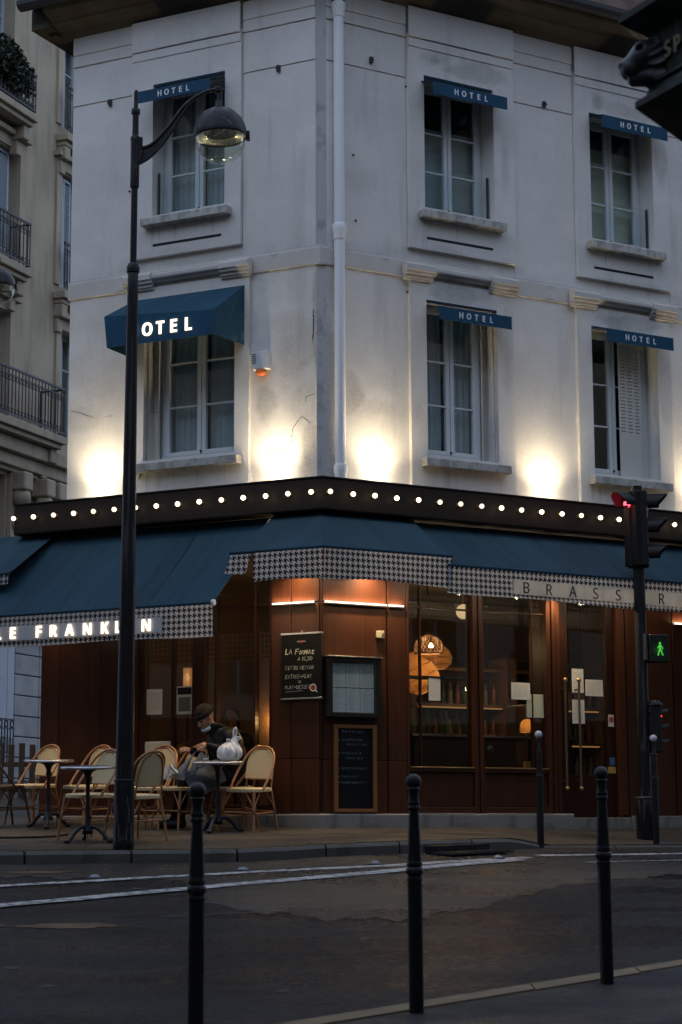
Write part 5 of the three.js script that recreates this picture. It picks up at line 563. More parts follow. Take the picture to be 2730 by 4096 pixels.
{ const p = W('R', 3.28, 1.605, -0.62), t = thing('side_lamp', 'orange desk lamp glowing at the right end of the window', 'lamp', [p.x, p.y, p.z], TURN.R); part(t, 'stand', [bx(-0.09, 0.09, 0, 0.9, -0.12, 0.12), cyl([0, 0.9, 0], [0, 1.05, 0], 0.012)], M.interiorDark); part(t, 'shade', lathe([[0.085, 1.0], [0.095, 1.02], [0.08, 1.12], [0.04, 1.16]], 20), M.rattanShade); part(t, 'bulb', sph(0, 1.09, 0, 0.03), M.bulbWarm); warm(V3(p.x, p.y + 1.09, p.z), 0.35); part(t, 'box', rb(-0.16, -0.03, 0.52, 0.64, 0.121, 0.17, 0.005), std(0.45, 0.27, 0.04, 0.6), 'yellow box'); }
{ const p = W('L', -0.80, 2.62, -0.33), t = thing('wall_sconce', 'small glowing wall light inside the left window by the lit pilaster', 'wall light', [p.x, p.y, p.z], TURN.L); part(t, 'plate', rb(-0.02, 0.04, -0.04, 0.16, -0.069, -0.05, 0.004), M.brass); part(t, 'bulb', sph(0.02, 0.06, -0.01, 0.026, 1, 1.5, 1), glow(1, 0.62, 0.25, 6)); warm(V3(p.x, p.y, p.z).add(V3(0.02, 0.06, 0.01)), 0.95, [1, 0.55, 0.2], 1); }
{ const p = W('L', -2.4, 1.605, -1.1), t = thing('floor_lamp', 'narrow orange light column inside the left glass door', 'lamp', [p.x, p.y, p.z], TURN.L); part(t, 'base', rb(-0.1, 0.1, 0, 0.03, -0.1, 0.1, 0.006), M.black); part(t, 'pole', cyl([0, 0.03, 0], [0, 1.55, 0], 0.012), M.black); part(t, 'light_tube', rb(-0.045, 0.045, 1.55, 1.80, -0.045, 0.045, 0.01), glow(1, 0.36, 0.10, 0.28)); warm(V3(p.x, p.y + 1.68, p.z + 0.12), 0.2, [1, 0.5, 0.2]); }
warm(W('L', -1.6, 4.2, -2.6), 0.5, [1, 0.6, 0.3]); { const p = W('L', -1.6, 4.15, -2.6), t = thing('ceiling_lamp', 'dim opal ceiling lamp deep behind the left windows', 'ceiling lamp', [p.x, 4.1, p.z]); part(t, 'globe', sph(0, 0.1, 0, 0.1), glow(1, 0.66, 0.36, 0.8)); part(t, 'rod', cyl([0, 0.2, 0], [0, 0.64, 0], 0.012), M.brass); }
warm(W('R', 3.9, 4.35, -2.9), 0.6, [1, 0.66, 0.36]); { const p = W('R', 3.9, 4.35, -2.9), t = thing('ceiling_lamp', 'dim opal ceiling lamp deep behind the right windows', 'ceiling lamp', [p.x, 4.25, p.z]); part(t, 'globe', sph(0, 0.1, 0, 0.1), glow(1, 0.66, 0.36, 0.8)); part(t, 'rod', cyl([0, 0.2, 0], [0, 0.49, 0], 0.012), M.brass); }

// ---------------------------------------------------------------- terrace chairs and tables
function makeChair(weaveM, frameM, label) {
  const t = thing('bistro_chair', label, 'chair', [0, 0, 0], 0, 'rattan bistro chairs on the terrace'); const W2 = 0.21;
  // seat: rounded woven pad on a bent ring
  const sh = new THREE.Shape(); const pts = []; for (let i = 0; i < 32; i++) { const a = i / 32 * 2 * Math.PI, c = Math.cos(a), s = Math.sin(a), k = Math.pow(Math.abs(c) ** 3.2 + Math.abs(s) ** 3.2, -1 / 3.2); pts.push([c * k * (0.215 + 0.012 * s * k), s * k * 0.21]); }
  const seat = new THREE.ExtrudeGeometry(shape(pts), { depth: 0.024, bevelEnabled: true, bevelSize: 0.010, bevelThickness: 0.008, bevelSegments: 2 }); seat.rotateX(-Math.PI / 2); seat.scale(1, 1, 1); seat.translate(0, 0.432, 0); const st = part(t, 'seat', uvm(seat), weaveM);
  // back: curved woven panel
  part(t, 'backrest', sheet((u, v) => { const a = (u - 0.5) * 1.9, y = mix(0.56, 0.865, v), lean = -0.19 - (y - 0.46) * 0.24; const ww = 0.205 * Math.sqrt(Math.max(0.0, 1 - Math.pow(Math.max(0, (v - 0.45) / 0.62), 2.2))) * 0.86; return [Math.sin(a) / Math.sin(0.95) * ww, y, lean + 0.03 - 0.05 * Math.cos(a) + 0.02]; }, 14, 12, 0.012, (u, v, p) => [p.x, p.y]), weaveM);
  const arch = tube([[-0.215, 0.44, 0.05], [-0.222, 0.56, -0.05], [-0.212, 0.70, -0.165], [-0.165, 0.83, -0.25], [-0.085, 0.89, -0.29], [0, 0.905, -0.30], [0.085, 0.89, -0.29], [0.165, 0.83, -0.25], [0.212, 0.70, -0.165], [0.222, 0.56, -0.05], [0.215, 0.44, 0.05]], 0.0135, 48, 8); part(t, 'back_arch', arch, frameM);
  const pr = [[-0.165, 0.44, -0.19], [-0.165, 0.56, -0.215], [-0.15, 0.72, -0.25], [-0.10, 0.845, -0.283], [0, 0.882, -0.295], [0.10, 0.845, -0.283], [0.15, 0.72, -0.25], [0.165, 0.56, -0.215], [0.165, 0.44, -0.19]]; part(t, 'back_frame', [tube(pr, 0.010, 40, 7), cyl([-0.164, 0.555, -0.215], [0.164, 0.555, -0.215], 0.009)], frameM);
  for (const [x, z] of [[-1, 1], [1, 1], [-1, -1], [1, -1]]) { const lg = part(t, 'leg', [cyl([x * 0.225, 0.0, z * 0.235], [x * 0.185, 0.435, z * 0.165], 0.0125, 0.0155, 10)], frameM); part(lg, 'binding', cyl([x * 0.2075, 0.19, z * 0.205], [x * 0.2055, 0.225, z * 0.2], 0.0165, 0.0165, 10), M.rattanDark); }
  part(t, 'stretcher', [cyl([-0.207, 0.2, 0.205], [-0.207, 0.2, -0.205], 0.009), cyl([0.207, 0.2, 0.205], [0.207, 0.2, -0.205], 0.009), cyl([-0.207, 0.21, 0.205], [0.207, 0.21, 0.205], 0.008), cyl([-0.207, 0.21, -0.205], [0.207, 0.21, -0.205], 0.008)], frameM);
  for (const x of [-1, 1]) for (const z of [1, -1]) part(t, 'brace', [cyl([x * 0.203, 0.25, z * 0.2], [x * 0.09, 0.42, z * 0.18], 0.007), cyl([x * 0.203, 0.25, z * 0.2], [x * 0.19, 0.42, z * 0.065], 0.007)], frameM);
  return t;
}
const onPave = (x, d) => paveY(x, d);
function stand(o, x, d, turn) { o.position.set(x, onPave(x, d), -d); o.quaternion.setFromAxisAngle(V3(1, 0, 0), SLOPE).multiply(new THREE.Quaternion().setFromAxisAngle(UP, turn)); return o; }
const chairA = makeChair(M.cream, M.rattan, 'cream woven bistro chair beside the corner panels, right of the white bag'), chairB = makeChair(M.brownWeave, M.rattanDark, 'dark brown woven bistro chair at the far left of the terrace');
const tl = -0.55;
stand(chairA, -1.02, 21.45, tl);
stand(chairB, -3.86, 22.45, 2.2);
stand(copy(chairA, 'cream woven bistro chair behind the leftmost round table'), -3.55, 22.65, tl - 0.1);
stand(copy(chairA, 'cream woven bistro chair between the leftmost table and the lamp post'), -2.92, 22.35, tl - 0.15);
stand(copy(chairA, 'cream woven bistro chair just right of the lamp post, in the back row'), -2.12, 21.95, tl + 0.1);
stand(copy(chairA, 'cream woven bistro chair beside the reader, behind the newspaper'), -1.80, 21.9, tl - 0.2);
stand(copy(chairA, 'cream woven bistro chair in front by the lamp post, nearest the kerb table'), -2.60, 20.30, tl - 0.15);
stand(copy(chairA, 'cream woven bistro chair turned away from the street, behind the lamp post'), -2.10, 20.05, -2.35 + Math.PI * 2);
stand(copy(chairA, 'cream woven bistro chair under the seated reader'), -1.22, 21.95, -1.25);
function makeTable(label, tripod) {
  const t = thing('bistro_table', label, 'table', [0, 0, 0], 0, 'round bistro tables on the terrace');
  part(t, 'table_top', lathe([[0, 0.735], [0.268, 0.735], [0.268, 0.757], [0, 0.757]], 40), M.tableTop); part(t, 'rim', lathe([[0.266, 0.730], [0.278, 0.732], [0.281, 0.745], [0.278, 0.758], [0.266, 0.759]], 40), M.steel); part(t, 'column', lathe([[0, 0.08], [0.055, 0.085], [0.05, 0.13], [0.028, 0.17], [0.022, 0.30], [0.032, 0.335], [0.022, 0.36], [0.020, 0.56], [0.034, 0.60], [0.024, 0.64], [0.05, 0.70], [0.11, 0.733], [0, 0.734]], 20), M.iron);
  for (let i = 0; i < 3; i++) { const a = i * 2 * Math.PI / 3 + 0.5, c = Math.cos(a), s = Math.sin(a); const f = part(t, 'foot', [tube([[c * 0.02, 0.15, s * 0.02], [c * 0.08, 0.155, s * 0.08], [c * 0.16, 0.10, s * 0.16], [c * 0.215, 0.035, s * 0.215], [c * 0.25, 0.025, s * 0.25]], 0.021, 18, 8), sph(c * 0.25, 0.024, s * 0.25, 0.03, 1.2, 0.8, 1.2, 10, 8)], M.iron); }
  return t;
}
const tabA = makeTable('round bistro table with iron tripod foot, nearest the kerb by the lamp post'); stand(tabA, -2.56, 19.85, 0.2);
stand(copy(tabA, 'round bistro table at the left end of the terrace'), -3.30, 22.15, 1.1); stand(copy(tabA, 'round bistro table carrying the white bag and a glass'), -1.345, 21.32, 0.7);
{ const hT = 0.759, nrm = V3(0, Math.cos(SLOPE), Math.sin(SLOPE)), base = V3(-1.345, onPave(-1.345, 21.32), -21.32), top = (x, z, h = hT) => base.clone().addScaledVector(nrm, h).add(V3(x, -z * Math.tan(SLOPE), z));
  let p = top(-0.13, 0.02); const g = thing('water_glass', 'small clear glass on the round table beside the reader', 'glass', [p.x, p.y, p.z]); part(g, 'tumbler', lathe([[0, 0.0], [0.030, 0.0], [0.036, 0.07], [0.033, 0.07], [0.027, 0.012], [0, 0.012]], 20), M.glass); part(g, 'water', lathe([[0, 0.0125], [0.026, 0.0125], [0.029, 0.03], [0, 0.03]], 20), phys(0.5, 0.5, 0.48, 0.1));
  p = top(0.13, 0.02); const b = thing('plastic_bag', 'knotted white plastic carrier bag on the round table', 'bag', [p.x, p.y, p.z]);
  const bagF = (x, y, z) => { const a = Math.atan2(z, x), cr = 0.006 * Math.sin(a * 7 + y * 22) + 0.004 * Math.sin(a * 13 - y * 31); let d = smin(ellD(x, y, z, [0.0, 0.075, 0], [0.125, 0.085, 0.10]), capD(x, y, z, [0.0, 0.10, 0], [0.045, 0.19, 0], 0.085, 0.03), 0.06); d = smin(d, capD(x, y, z, [0.042, 0.18, 0], [0.05, 0.225, 0], 0.026, 0.016), 0.02); d = Math.max(d, -y + 0.002); return d + cr * smooth(0, 0.06, y); };
  const body = field(bagF, [0, 0.12, 0], 0.16, 44); body.deleteAttribute('color'); part(b, 'bag_body', body, phys(0.68, 0.69, 0.70, 0.38, { transmission: 0.15, thickness: 0 })); part(b, 'knot_handle', [tube([[0.045, 0.21, 0], [0.036, 0.26, 0.004], [0.043, 0.315, 0], [0.062, 0.325, 0], [0.068, 0.28, -0.004], [0.055, 0.22, 0]], 0.0085, 24, 7), tube([[0.055, 0.215, 0], [0.085, 0.235, 0.01], [0.10, 0.225, 0.012], [0.08, 0.205, 0.006]], 0.012, 14, 6), tube([[0.02, 0.19, 0.01], [-0.03, 0.215, 0.02], [-0.035, 0.195, 0.02]], 0.008, 12, 6)], std(0.66, 0.67, 0.68, 0.4)); b.rotation.y = 0.3; b.scale.setScalar(1.1); }

// ---------------------------------------------------------------- people
function headField(c, f, fwdTilt) { // distance field of a head; f: unit facing (x,z), tilt: downwards angle
  const yaw = Math.atan2(f[0], f[1]), cy = Math.cos(yaw), sy = Math.sin(yaw), ct = Math.cos(fwdTilt), stt = Math.sin(fwdTilt);
  const loc = (x, y, z) => { const X = x - c[0], Y = y - c[1], Z = z - c[2]; const lx = X * cy - Z * sy, lz0 = X * sy + Z * cy; return [lx, Y * ct + lz0 * stt, lz0 * ct - Y * stt]; };   // local: z forward, y up
  const fn = (x, y, z) => { const [X, Y, Z] = loc(x, y, z), ax = Math.abs(X);
    let d = ellD(X, Y, Z, [0, 0.03, -0.015], [0.076, 0.095, 0.096]); d = smin(d, ellD(X, Y, Z, [0, -0.035, 0.028], [0.056, 0.078, 0.062]), 0.04); d = smin(d, ellD(X, Y, Z, [0, -0.095, 0.062], [0.026, 0.022, 0.022]), 0.03);
    d = smin(d, capD(X, Y, Z, [0, 0.015, 0.086], [0, -0.03, 0.108], 0.008, 0.014), 0.015); d = smin(d, capD(X, Y, Z, [-0.035, 0.024, 0.076], [0.035, 0.024, 0.076], 0.010, 0.010), 0.015);
    const eye = ellD(ax, Y, Z, [0.031, 0.004, 0.092], [0.017, 0.010, 0.014]); d = Math.max(d, -smin(-d, 1, 0.001) * 0 - 1, d); d = -smin(-d, eye, 0.014);
    d = smin(d, ellD(ax, Y, Z, [0.031, 0.003, 0.074], [0.013, 0.011, 0.012]), 0.004); d = smin(d, ellD(X, Y, Z, [0, -0.058, 0.084], [0.026, 0.009, 0.012]), 0.008);
    d = smin(d, ellD(ax, Y, Z, [0.080, -0.002, -0.008], [0.010, 0.032, 0.020]), 0.010); return d; };
  return { fn, loc };
}
function limb(pts) { return (x, y, z) => { let d = 9; for (let i = 0; i < pts.length - 1; i++) d = Math.min(d, capD(x, y, z, pts[i].slice(0, 3), pts[i + 1].slice(0, 3), pts[i][3], pts[i + 1][3])); return d; }; }
function handField(w, dir, up, curl) { // wrist, forward dir, palm-normal; returns field with five bent fingers
  const F = V3(...dir).normalize(), U = V3(...up).addScaledVector(F, -V3(...up).dot(F)).normalize(), S = V3().crossVectors(F, U); const P = (f, s, u) => { const q = V3(...w).addScaledVector(F, f).addScaledVector(S, s).addScaledVector(U, u); return [q.x, q.y, q.z]; };
  const parts = []; parts.push([P(0, 0, 0), P(0.045, 0, 0), 0.022, 0.028]); parts.push([P(0.045, 0.022, 0), P(0.08, 0.024, 0), 0.016, 0.013]); parts.push([P(0.045, -0.022, 0), P(0.08, -0.022, 0), 0.016, 0.013]);
  [[0.030, 0.072], [0.010, 0.082], [-0.011, 0.076], [-0.031, 0.06]].forEach(([s, L]) => { const a = P(0.085, s, 0), b = P(0.085 + L * 0.45, s, -curl * 0.35 * L), c = P(0.085 + L * (0.62 - curl * 0.25), s, -curl * 0.85 * L), d = P(0.085 + L * (0.62 - curl * 0.75), s, -curl * 1.1 * L); parts.push([a, b, 0.0095, 0.0088], [b, c, 0.0088, 0.008], [c, d, 0.008, 0.0072]); });
  parts.push([P(0.02, 0.026, 0), P(0.05, 0.05, -0.015), 0.013, 0.011], [P(0.05, 0.05, -0.015), P(0.085, 0.048, -0.03), 0.0105, 0.0085]);
  return (x, y, z) => { let d = 9; for (const [a, b, r0, r1] of parts) d = smin(d, capD(x, y, z, a, b, r0, r1), 0.006); return d; };
}
const SK = [0.36, 0.195, 0.125], CT = [0.0045, 0.0045, 0.005], TR = [0.006, 0.006, 0.007], SH = [0.010, 0.009, 0.009];
{ // the reader: black coat and beanie, bent over a newspaper, facing left
  const px = -1.22, pd = 21.93, base = [px, onPave(px, pd), -pd], t = thing('person', 'seated person in black coat and dark beanie reading a newspaper', 'person', base);
  const pel = [0, 0.53, 0], ch = [-0.07, 0.86, 0.04], nk = [-0.19, 1.02, 0.11], hd = [-0.285, 1.145, 0.17];
  const armL = [[-0.02, 0.955, 0.20, 0.068], [0.05, 0.76, 0.27, 0.056], [-0.235, 0.845, 0.285, 0.040]], armR = [[-0.19, 0.945, -0.10, 0.068], [-0.28, 0.73, -0.08, 0.054], [-0.42, 0.80, 0.12, 0.040]];
  const legL = [[-0.02, 0.51, 0.09, 0.090], [-0.52, 0.53, 0.13, 0.066], [-0.53, 0.10, 0.16, 0.046]], legR = [[-0.02, 0.51, -0.10, 0.090], [-0.50, 0.53, -0.10, 0.066], [-0.62, 0.10, -0.06, 0.046]];
  const FN = [limb(armL), limb(armR), limb(legL), limb(legR)], feet = (x, y, z) => Math.min(capD(x, y, z, [-0.51, 0.05, 0.16], [-0.68, 0.04, 0.17], 0.046, 0.036), capD(x, y, z, [-0.60, 0.05, -0.06], [-0.77, 0.04, -0.06], 0.046, 0.036));
  const torso = (x, y, z) => { let d = capD(x, y, z, pel, ch, 0.18, 0.185); d = smin(d, capD(x, y, z, [-0.01, 0.93, 0.19], [-0.17, 0.93, -0.09], 0.10, 0.10), 0.08); d = smin(d, capD(x, y, z, ch, nk, 0.11, 0.075), 0.07); d = smin(d, capD(x, y, z, nk, [-0.26, 1.09, 0.155], 0.058, 0.05), 0.03); return d; };
  const body = (x, y, z) => { let d = torso(x, y, z); for (const f of FN) d = smin(d, f(x, y, z), 0.04); d = smin(d, feet(x, y, z), 0.03); return d + 0.006 * Math.sin(x * 31 + y * 17) * Math.sin(y * 26 + z * 19); };
  const bg = field(body, [-0.3, 0.6, 0.06], 0.72, 100, (x, y, z) => feet(x, y, z) < 0.012 ? SH : Math.min(FN[2](x, y, z), FN[3](x, y, z)) < 0.01 ? TR : CT);
  const H = headField(hd, [-0.80, 0.60], 0.62), hg = field((x, y, z) => smin(H.fn(x, y, z), capD(x, y, z, hd, nk, 0.05, 0.055), 0.03), hd, 0.165, 72, (x, y, z) => { const [X, Y, Z] = H.loc(x, y, z); if (Z > 0.05 && Math.abs(Math.abs(X) - 0.031) < 0.012 && Math.abs(Y - 0.004) < 0.006) return [0.05, 0.035, 0.03]; if (Y < -0.03 && Z > 0.02) return [0.24, 0.16, 0.125]; return SK; });
  const h1 = handField([-0.235, 0.845, 0.285], [-1, -0.05, 0.05], [0.1, 0.55, 0.9], 0.75), h1g = field(h1, [-0.32, 0.83, 0.28], 0.13, 60, () => SK), h2 = handField([-0.42, 0.80, 0.12], [-0.9, 0.2, 0.35], [0.2, 0.7, 0.6], 0.7), h2g = field(h2, [-0.49, 0.81, 0.15], 0.13, 60, () => SK);
  part(t, 'body', [bg, hg, h1g, h2g], M.skin);
  const cap = field((x, y, z) => { const [X, Y, Z] = H.loc(x, y, z); let d = ellD(X, Y, Z, [0, 0.045, -0.02], [0.093, 0.100, 0.108]); d = Math.max(d, -(Y - 0.034 + 0.16 * (Z - 0.05) * 0.3)); const band = Math.max(Math.abs(Y - 0.046 + 0.05 * Z) - 0.022, Math.abs(Math.hypot(X / 0.094, (Z + 0.018) / 0.110) - 1) * 0.1 - 0.008); return smin(d, band, 0.01) + 0.0012 * Math.sin(Math.atan2(X, Z) * 60); }, hd, 0.19, 64); cap.deleteAttribute('color'); part(t, 'beanie', cap, std(0.016, 0.013, 0.012, 0.95));
  const mask = field((x, y, z) => { const [X, Y, Z] = H.loc(x, y, z); const d = ellD(X, Y, Z, [0, -0.100, 0.045], [0.060, 0.034, 0.060]); return Math.max(Math.abs(d) - 0.003, -(d + 0.02), Y + 0.082, -(Z + 0.01)); }, hd, 0.165, 56); mask.deleteAttribute('color'); part(t, 'face_mask', mask, std(0.42, 0.50, 0.52, 0.8));
  t.scale.setScalar(1.06); part(t, 'scarf', (() => { const g = new THREE.TorusGeometry(0.072, 0.034, 10, 28); g.rotateX(Math.PI / 2 - 0.5); g.rotateY(0.4); g.translate(nk[0] + 0.005, nk[1] + 0.01, nk[2]); return g; })(), M.cloth);
  // newspaper: two open leaves, the upper edge folded
  const N = thing('newspaper', 'open grey newspaper drooping from the reader hands', 'newspaper', [px - 0.45, base[1] + 0.42, -pd + 0.34]); const news = mapped(ctex(512, 512, (c, w, h) => { c.fillStyle = '#5e6268'; c.fillRect(0, 0, w, h); const r = rng(8); for (let x = 14; x < w - 40; x += 62) for (let y = 20; y < h - 20; y += 7) { if (r() > 0.12) { c.fillStyle = `rgba(40,42,46,${0.35 + 0.3 * r()})`; c.fillRect(x, y, 30 + 22 * r(), 3); } } for (const [a, b, e, f] of [[150, 60, 170, 120], [20, 300, 120, 90], [330, 330, 140, 140]]) { c.fillStyle = '#5a5e64'; c.fillRect(a, b, e, f); } c.fillStyle = '#2a2c30'; c.fillRect(20, 14, 300, 18); }), 0.85);
  const q = (a, b, c, d, bow) => sheet((u, v) => { const e = V3(...a).lerp(V3(...b), u), f = V3(...d).lerp(V3(...c), u), r = e.lerp(f, v); return [r.x, r.y, r.z + bow * Math.sin(u * Math.PI) * Math.sin(v * 2.4 + 0.4) + 0.01 * Math.sin(u * 9 + v * 6)]; }, 16, 16, 0.0015);
  part(N, 'page', q([0.10, -0.10, 0.03], [0.40, 0.10, -0.04], [0.30, 0.34, -0.02], [-0.10, 0.16, 0.04], 0.045), news); part(N, 'page', q([-0.24, 0.13, 0.0], [-0.06, 0.10, 0.06], [0.02, 0.36, -0.02], [0.10, 0.46, -0.06], 0.03), news);
  part(N, 'fold', q([-0.30, 0.12, 0.02], [-0.235, 0.10, 0.05], [-0.205, 0.27, 0.04], [-0.25, 0.27, 0.0], 0.015), std(0.42, 0.42, 0.42, 0.85)); part(N, 'fold', q([-0.20, 0.17, 0.06], [-0.12, 0.18, 0.08], [-0.165, 0.265, 0.05], [-0.23, 0.275, 0.03], 0.01), std(0.46, 0.43, 0.38, 0.85)); part(N, 'page', q([-0.02, 0.20, 0.03], [0.12, 0.42, -0.02], [0.17, 0.37, 0.01], [0.02, 0.14, 0.06], 0.015), news); }
{ // a guest inside, behind the glass
  const p = W('L', -1.62, 1.605, -0.78), t = thing('person', 'dark-haired guest in a dark top sitting inside behind the glass', 'person', [p.x, p.y, p.z]);
  const hd = [0.02, 1.14, 0.06], nk = [0.05, 1.00, 0.0], aR = [[0.22, 0.90, 0.02, 0.06], [0.36, 0.72, 0.14, 0.05], [0.36, 0.86, 0.26, 0.036]], aL = [[-0.14, 0.90, -0.02, 0.06], [-0.22, 0.66, 0.04, 0.05], [-0.12, 0.60, 0.22, 0.036]], L1 = [[0.12, 0.50, 0.0, 0.085], [0.12, 0.52, 0.40, 0.062], [0.12, 0.06, 0.42, 0.045]], L2 = [[-0.06, 0.50, 0, 0.085], [-0.06, 0.52, 0.40, 0.062], [-0.06, 0.06, 0.42, 0.045]];
  const Fs = [aR, aL, L1, L2].map(limb), body = (x, y, z) => { let d = capD(x, y, z, [0.03, 0.52, 0], [0.04, 0.82, 0], 0.14, 0.14); d = smin(d, capD(x, y, z, [-0.1, 0.9, 0], [0.18, 0.9, 0], 0.08, 0.08), 0.08); d = smin(d, capD(x, y, z, nk, hd, 0.052, 0.045), 0.05); for (const f of Fs) d = smin(d, f(x, y, z), 0.04); for (const k of [0.12, -0.06]) d = smin(d, capD(x, y, z, [k, 0.05, 0.40], [k, 0.04, 0.58], 0.044, 0.034), 0.03); return d; };
  const bg = field(body, [0.04, 0.6, 0.15], 0.68, 84, (x, y, z) => y > 0.985 && Math.abs(x) < 0.15 ? SK : [0.03, 0.012, 0.010]), H = headField(hd, [-0.25, 0.97], 0.12), hg = field(H.fn, hd, 0.165, 64, (x, y, z) => { const [X, Y, Z] = H.loc(x, y, z); return Z > 0.05 && Math.abs(Math.abs(X) - 0.031) < 0.012 && Math.abs(Y - 0.004) < 0.006 ? [0.05, 0.03, 0.025] : SK; });
  const h1 = field(handField([0.36, 0.86, 0.26], [-0.2, 0.7, 0.2], [0, 0.2, 1], 0.5), [0.33, 0.93, 0.28], 0.13, 52, () => SK), h2 = field(handField([-0.12, 0.60, 0.22], [0.4, 0, 0.8], [0, 1, 0], 0.4), [-0.07, 0.6, 0.3], 0.13, 52, () => SK); part(t, 'body', [bg, hg, h1, h2], M.skin);
  const hair = field((x, y, z) => { const [X, Y, Z] = H.loc(x, y, z); let d = ellD(X, Y, Z, [0, 0.035, -0.03], [0.094, 0.105, 0.10]); d = smin(d, ellD(X, Y, Z, [0, -0.10, -0.07], [0.085, 0.13, 0.05]), 0.05); return Math.max(d, Math.min(Z - 0.035 + Math.max(0, 0.075 - Y) * 0.55, 9)); }, [hd[0], hd[1] - 0.03, hd[2]], 0.24, 60); hair.deleteAttribute('color'); part(t, 'hair', hair, std(0.012, 0.009, 0.008, 0.7));
  const c = thing('cafe_chair', 'wooden chair under the guest inside the left window', 'chair', [p.x, p.y, p.z]); part(c, 'seat', rb(-0.2, 0.26, 0.40, 0.44, -0.2, 0.22, 0.01), M.interior); part(c, 'backrest', rb(-0.19, 0.25, 0.56, 0.86, -0.24, -0.215, 0.01), M.interior); for (const [x, z] of [[-0.18, 0.2], [0.24, 0.2]]) part(c, 'leg', cyl([x, 0, z], [x, 0.40, z], 0.018), M.interior); for (const x of [-0.18, 0.24]) part(c, 'leg', cyl([x, 0, -0.22], [x, 0.86, -0.23], 0.018), M.interior); }
{ const p = W('L', -2.10, 1.605, -0.75), t = thing('cafe_chair', 'tan leather tub chair inside the left glass door', 'chair', [p.x, p.y, p.z], TURN.L + 0.3); part(t, 'back_shell', sheet((u, v) => { const a = (u - 0.5) * 2.6; return [Math.sin(a) * 0.24, mix(0.36, 0.92 - 0.10 * Math.abs(Math.sin(a)) ** 2, v), -0.2 * Math.cos(a)]; }, 18, 6, 0.05), std(0.24, 0.12, 0.05, 0.5)); part(t, 'seat', rb(-0.22, 0.22, 0.36, 0.46, -0.18, 0.24, 0.04, 2), std(0.2, 0.10, 0.045, 0.5)); for (const [x, z] of [[-0.18, 0.2], [0.18, 0.2], [-0.18, -0.15], [0.18, -0.15]]) part(t, 'leg', cyl([x, 0, z], [x, 0.37, z], 0.016), M.interiorDark); }

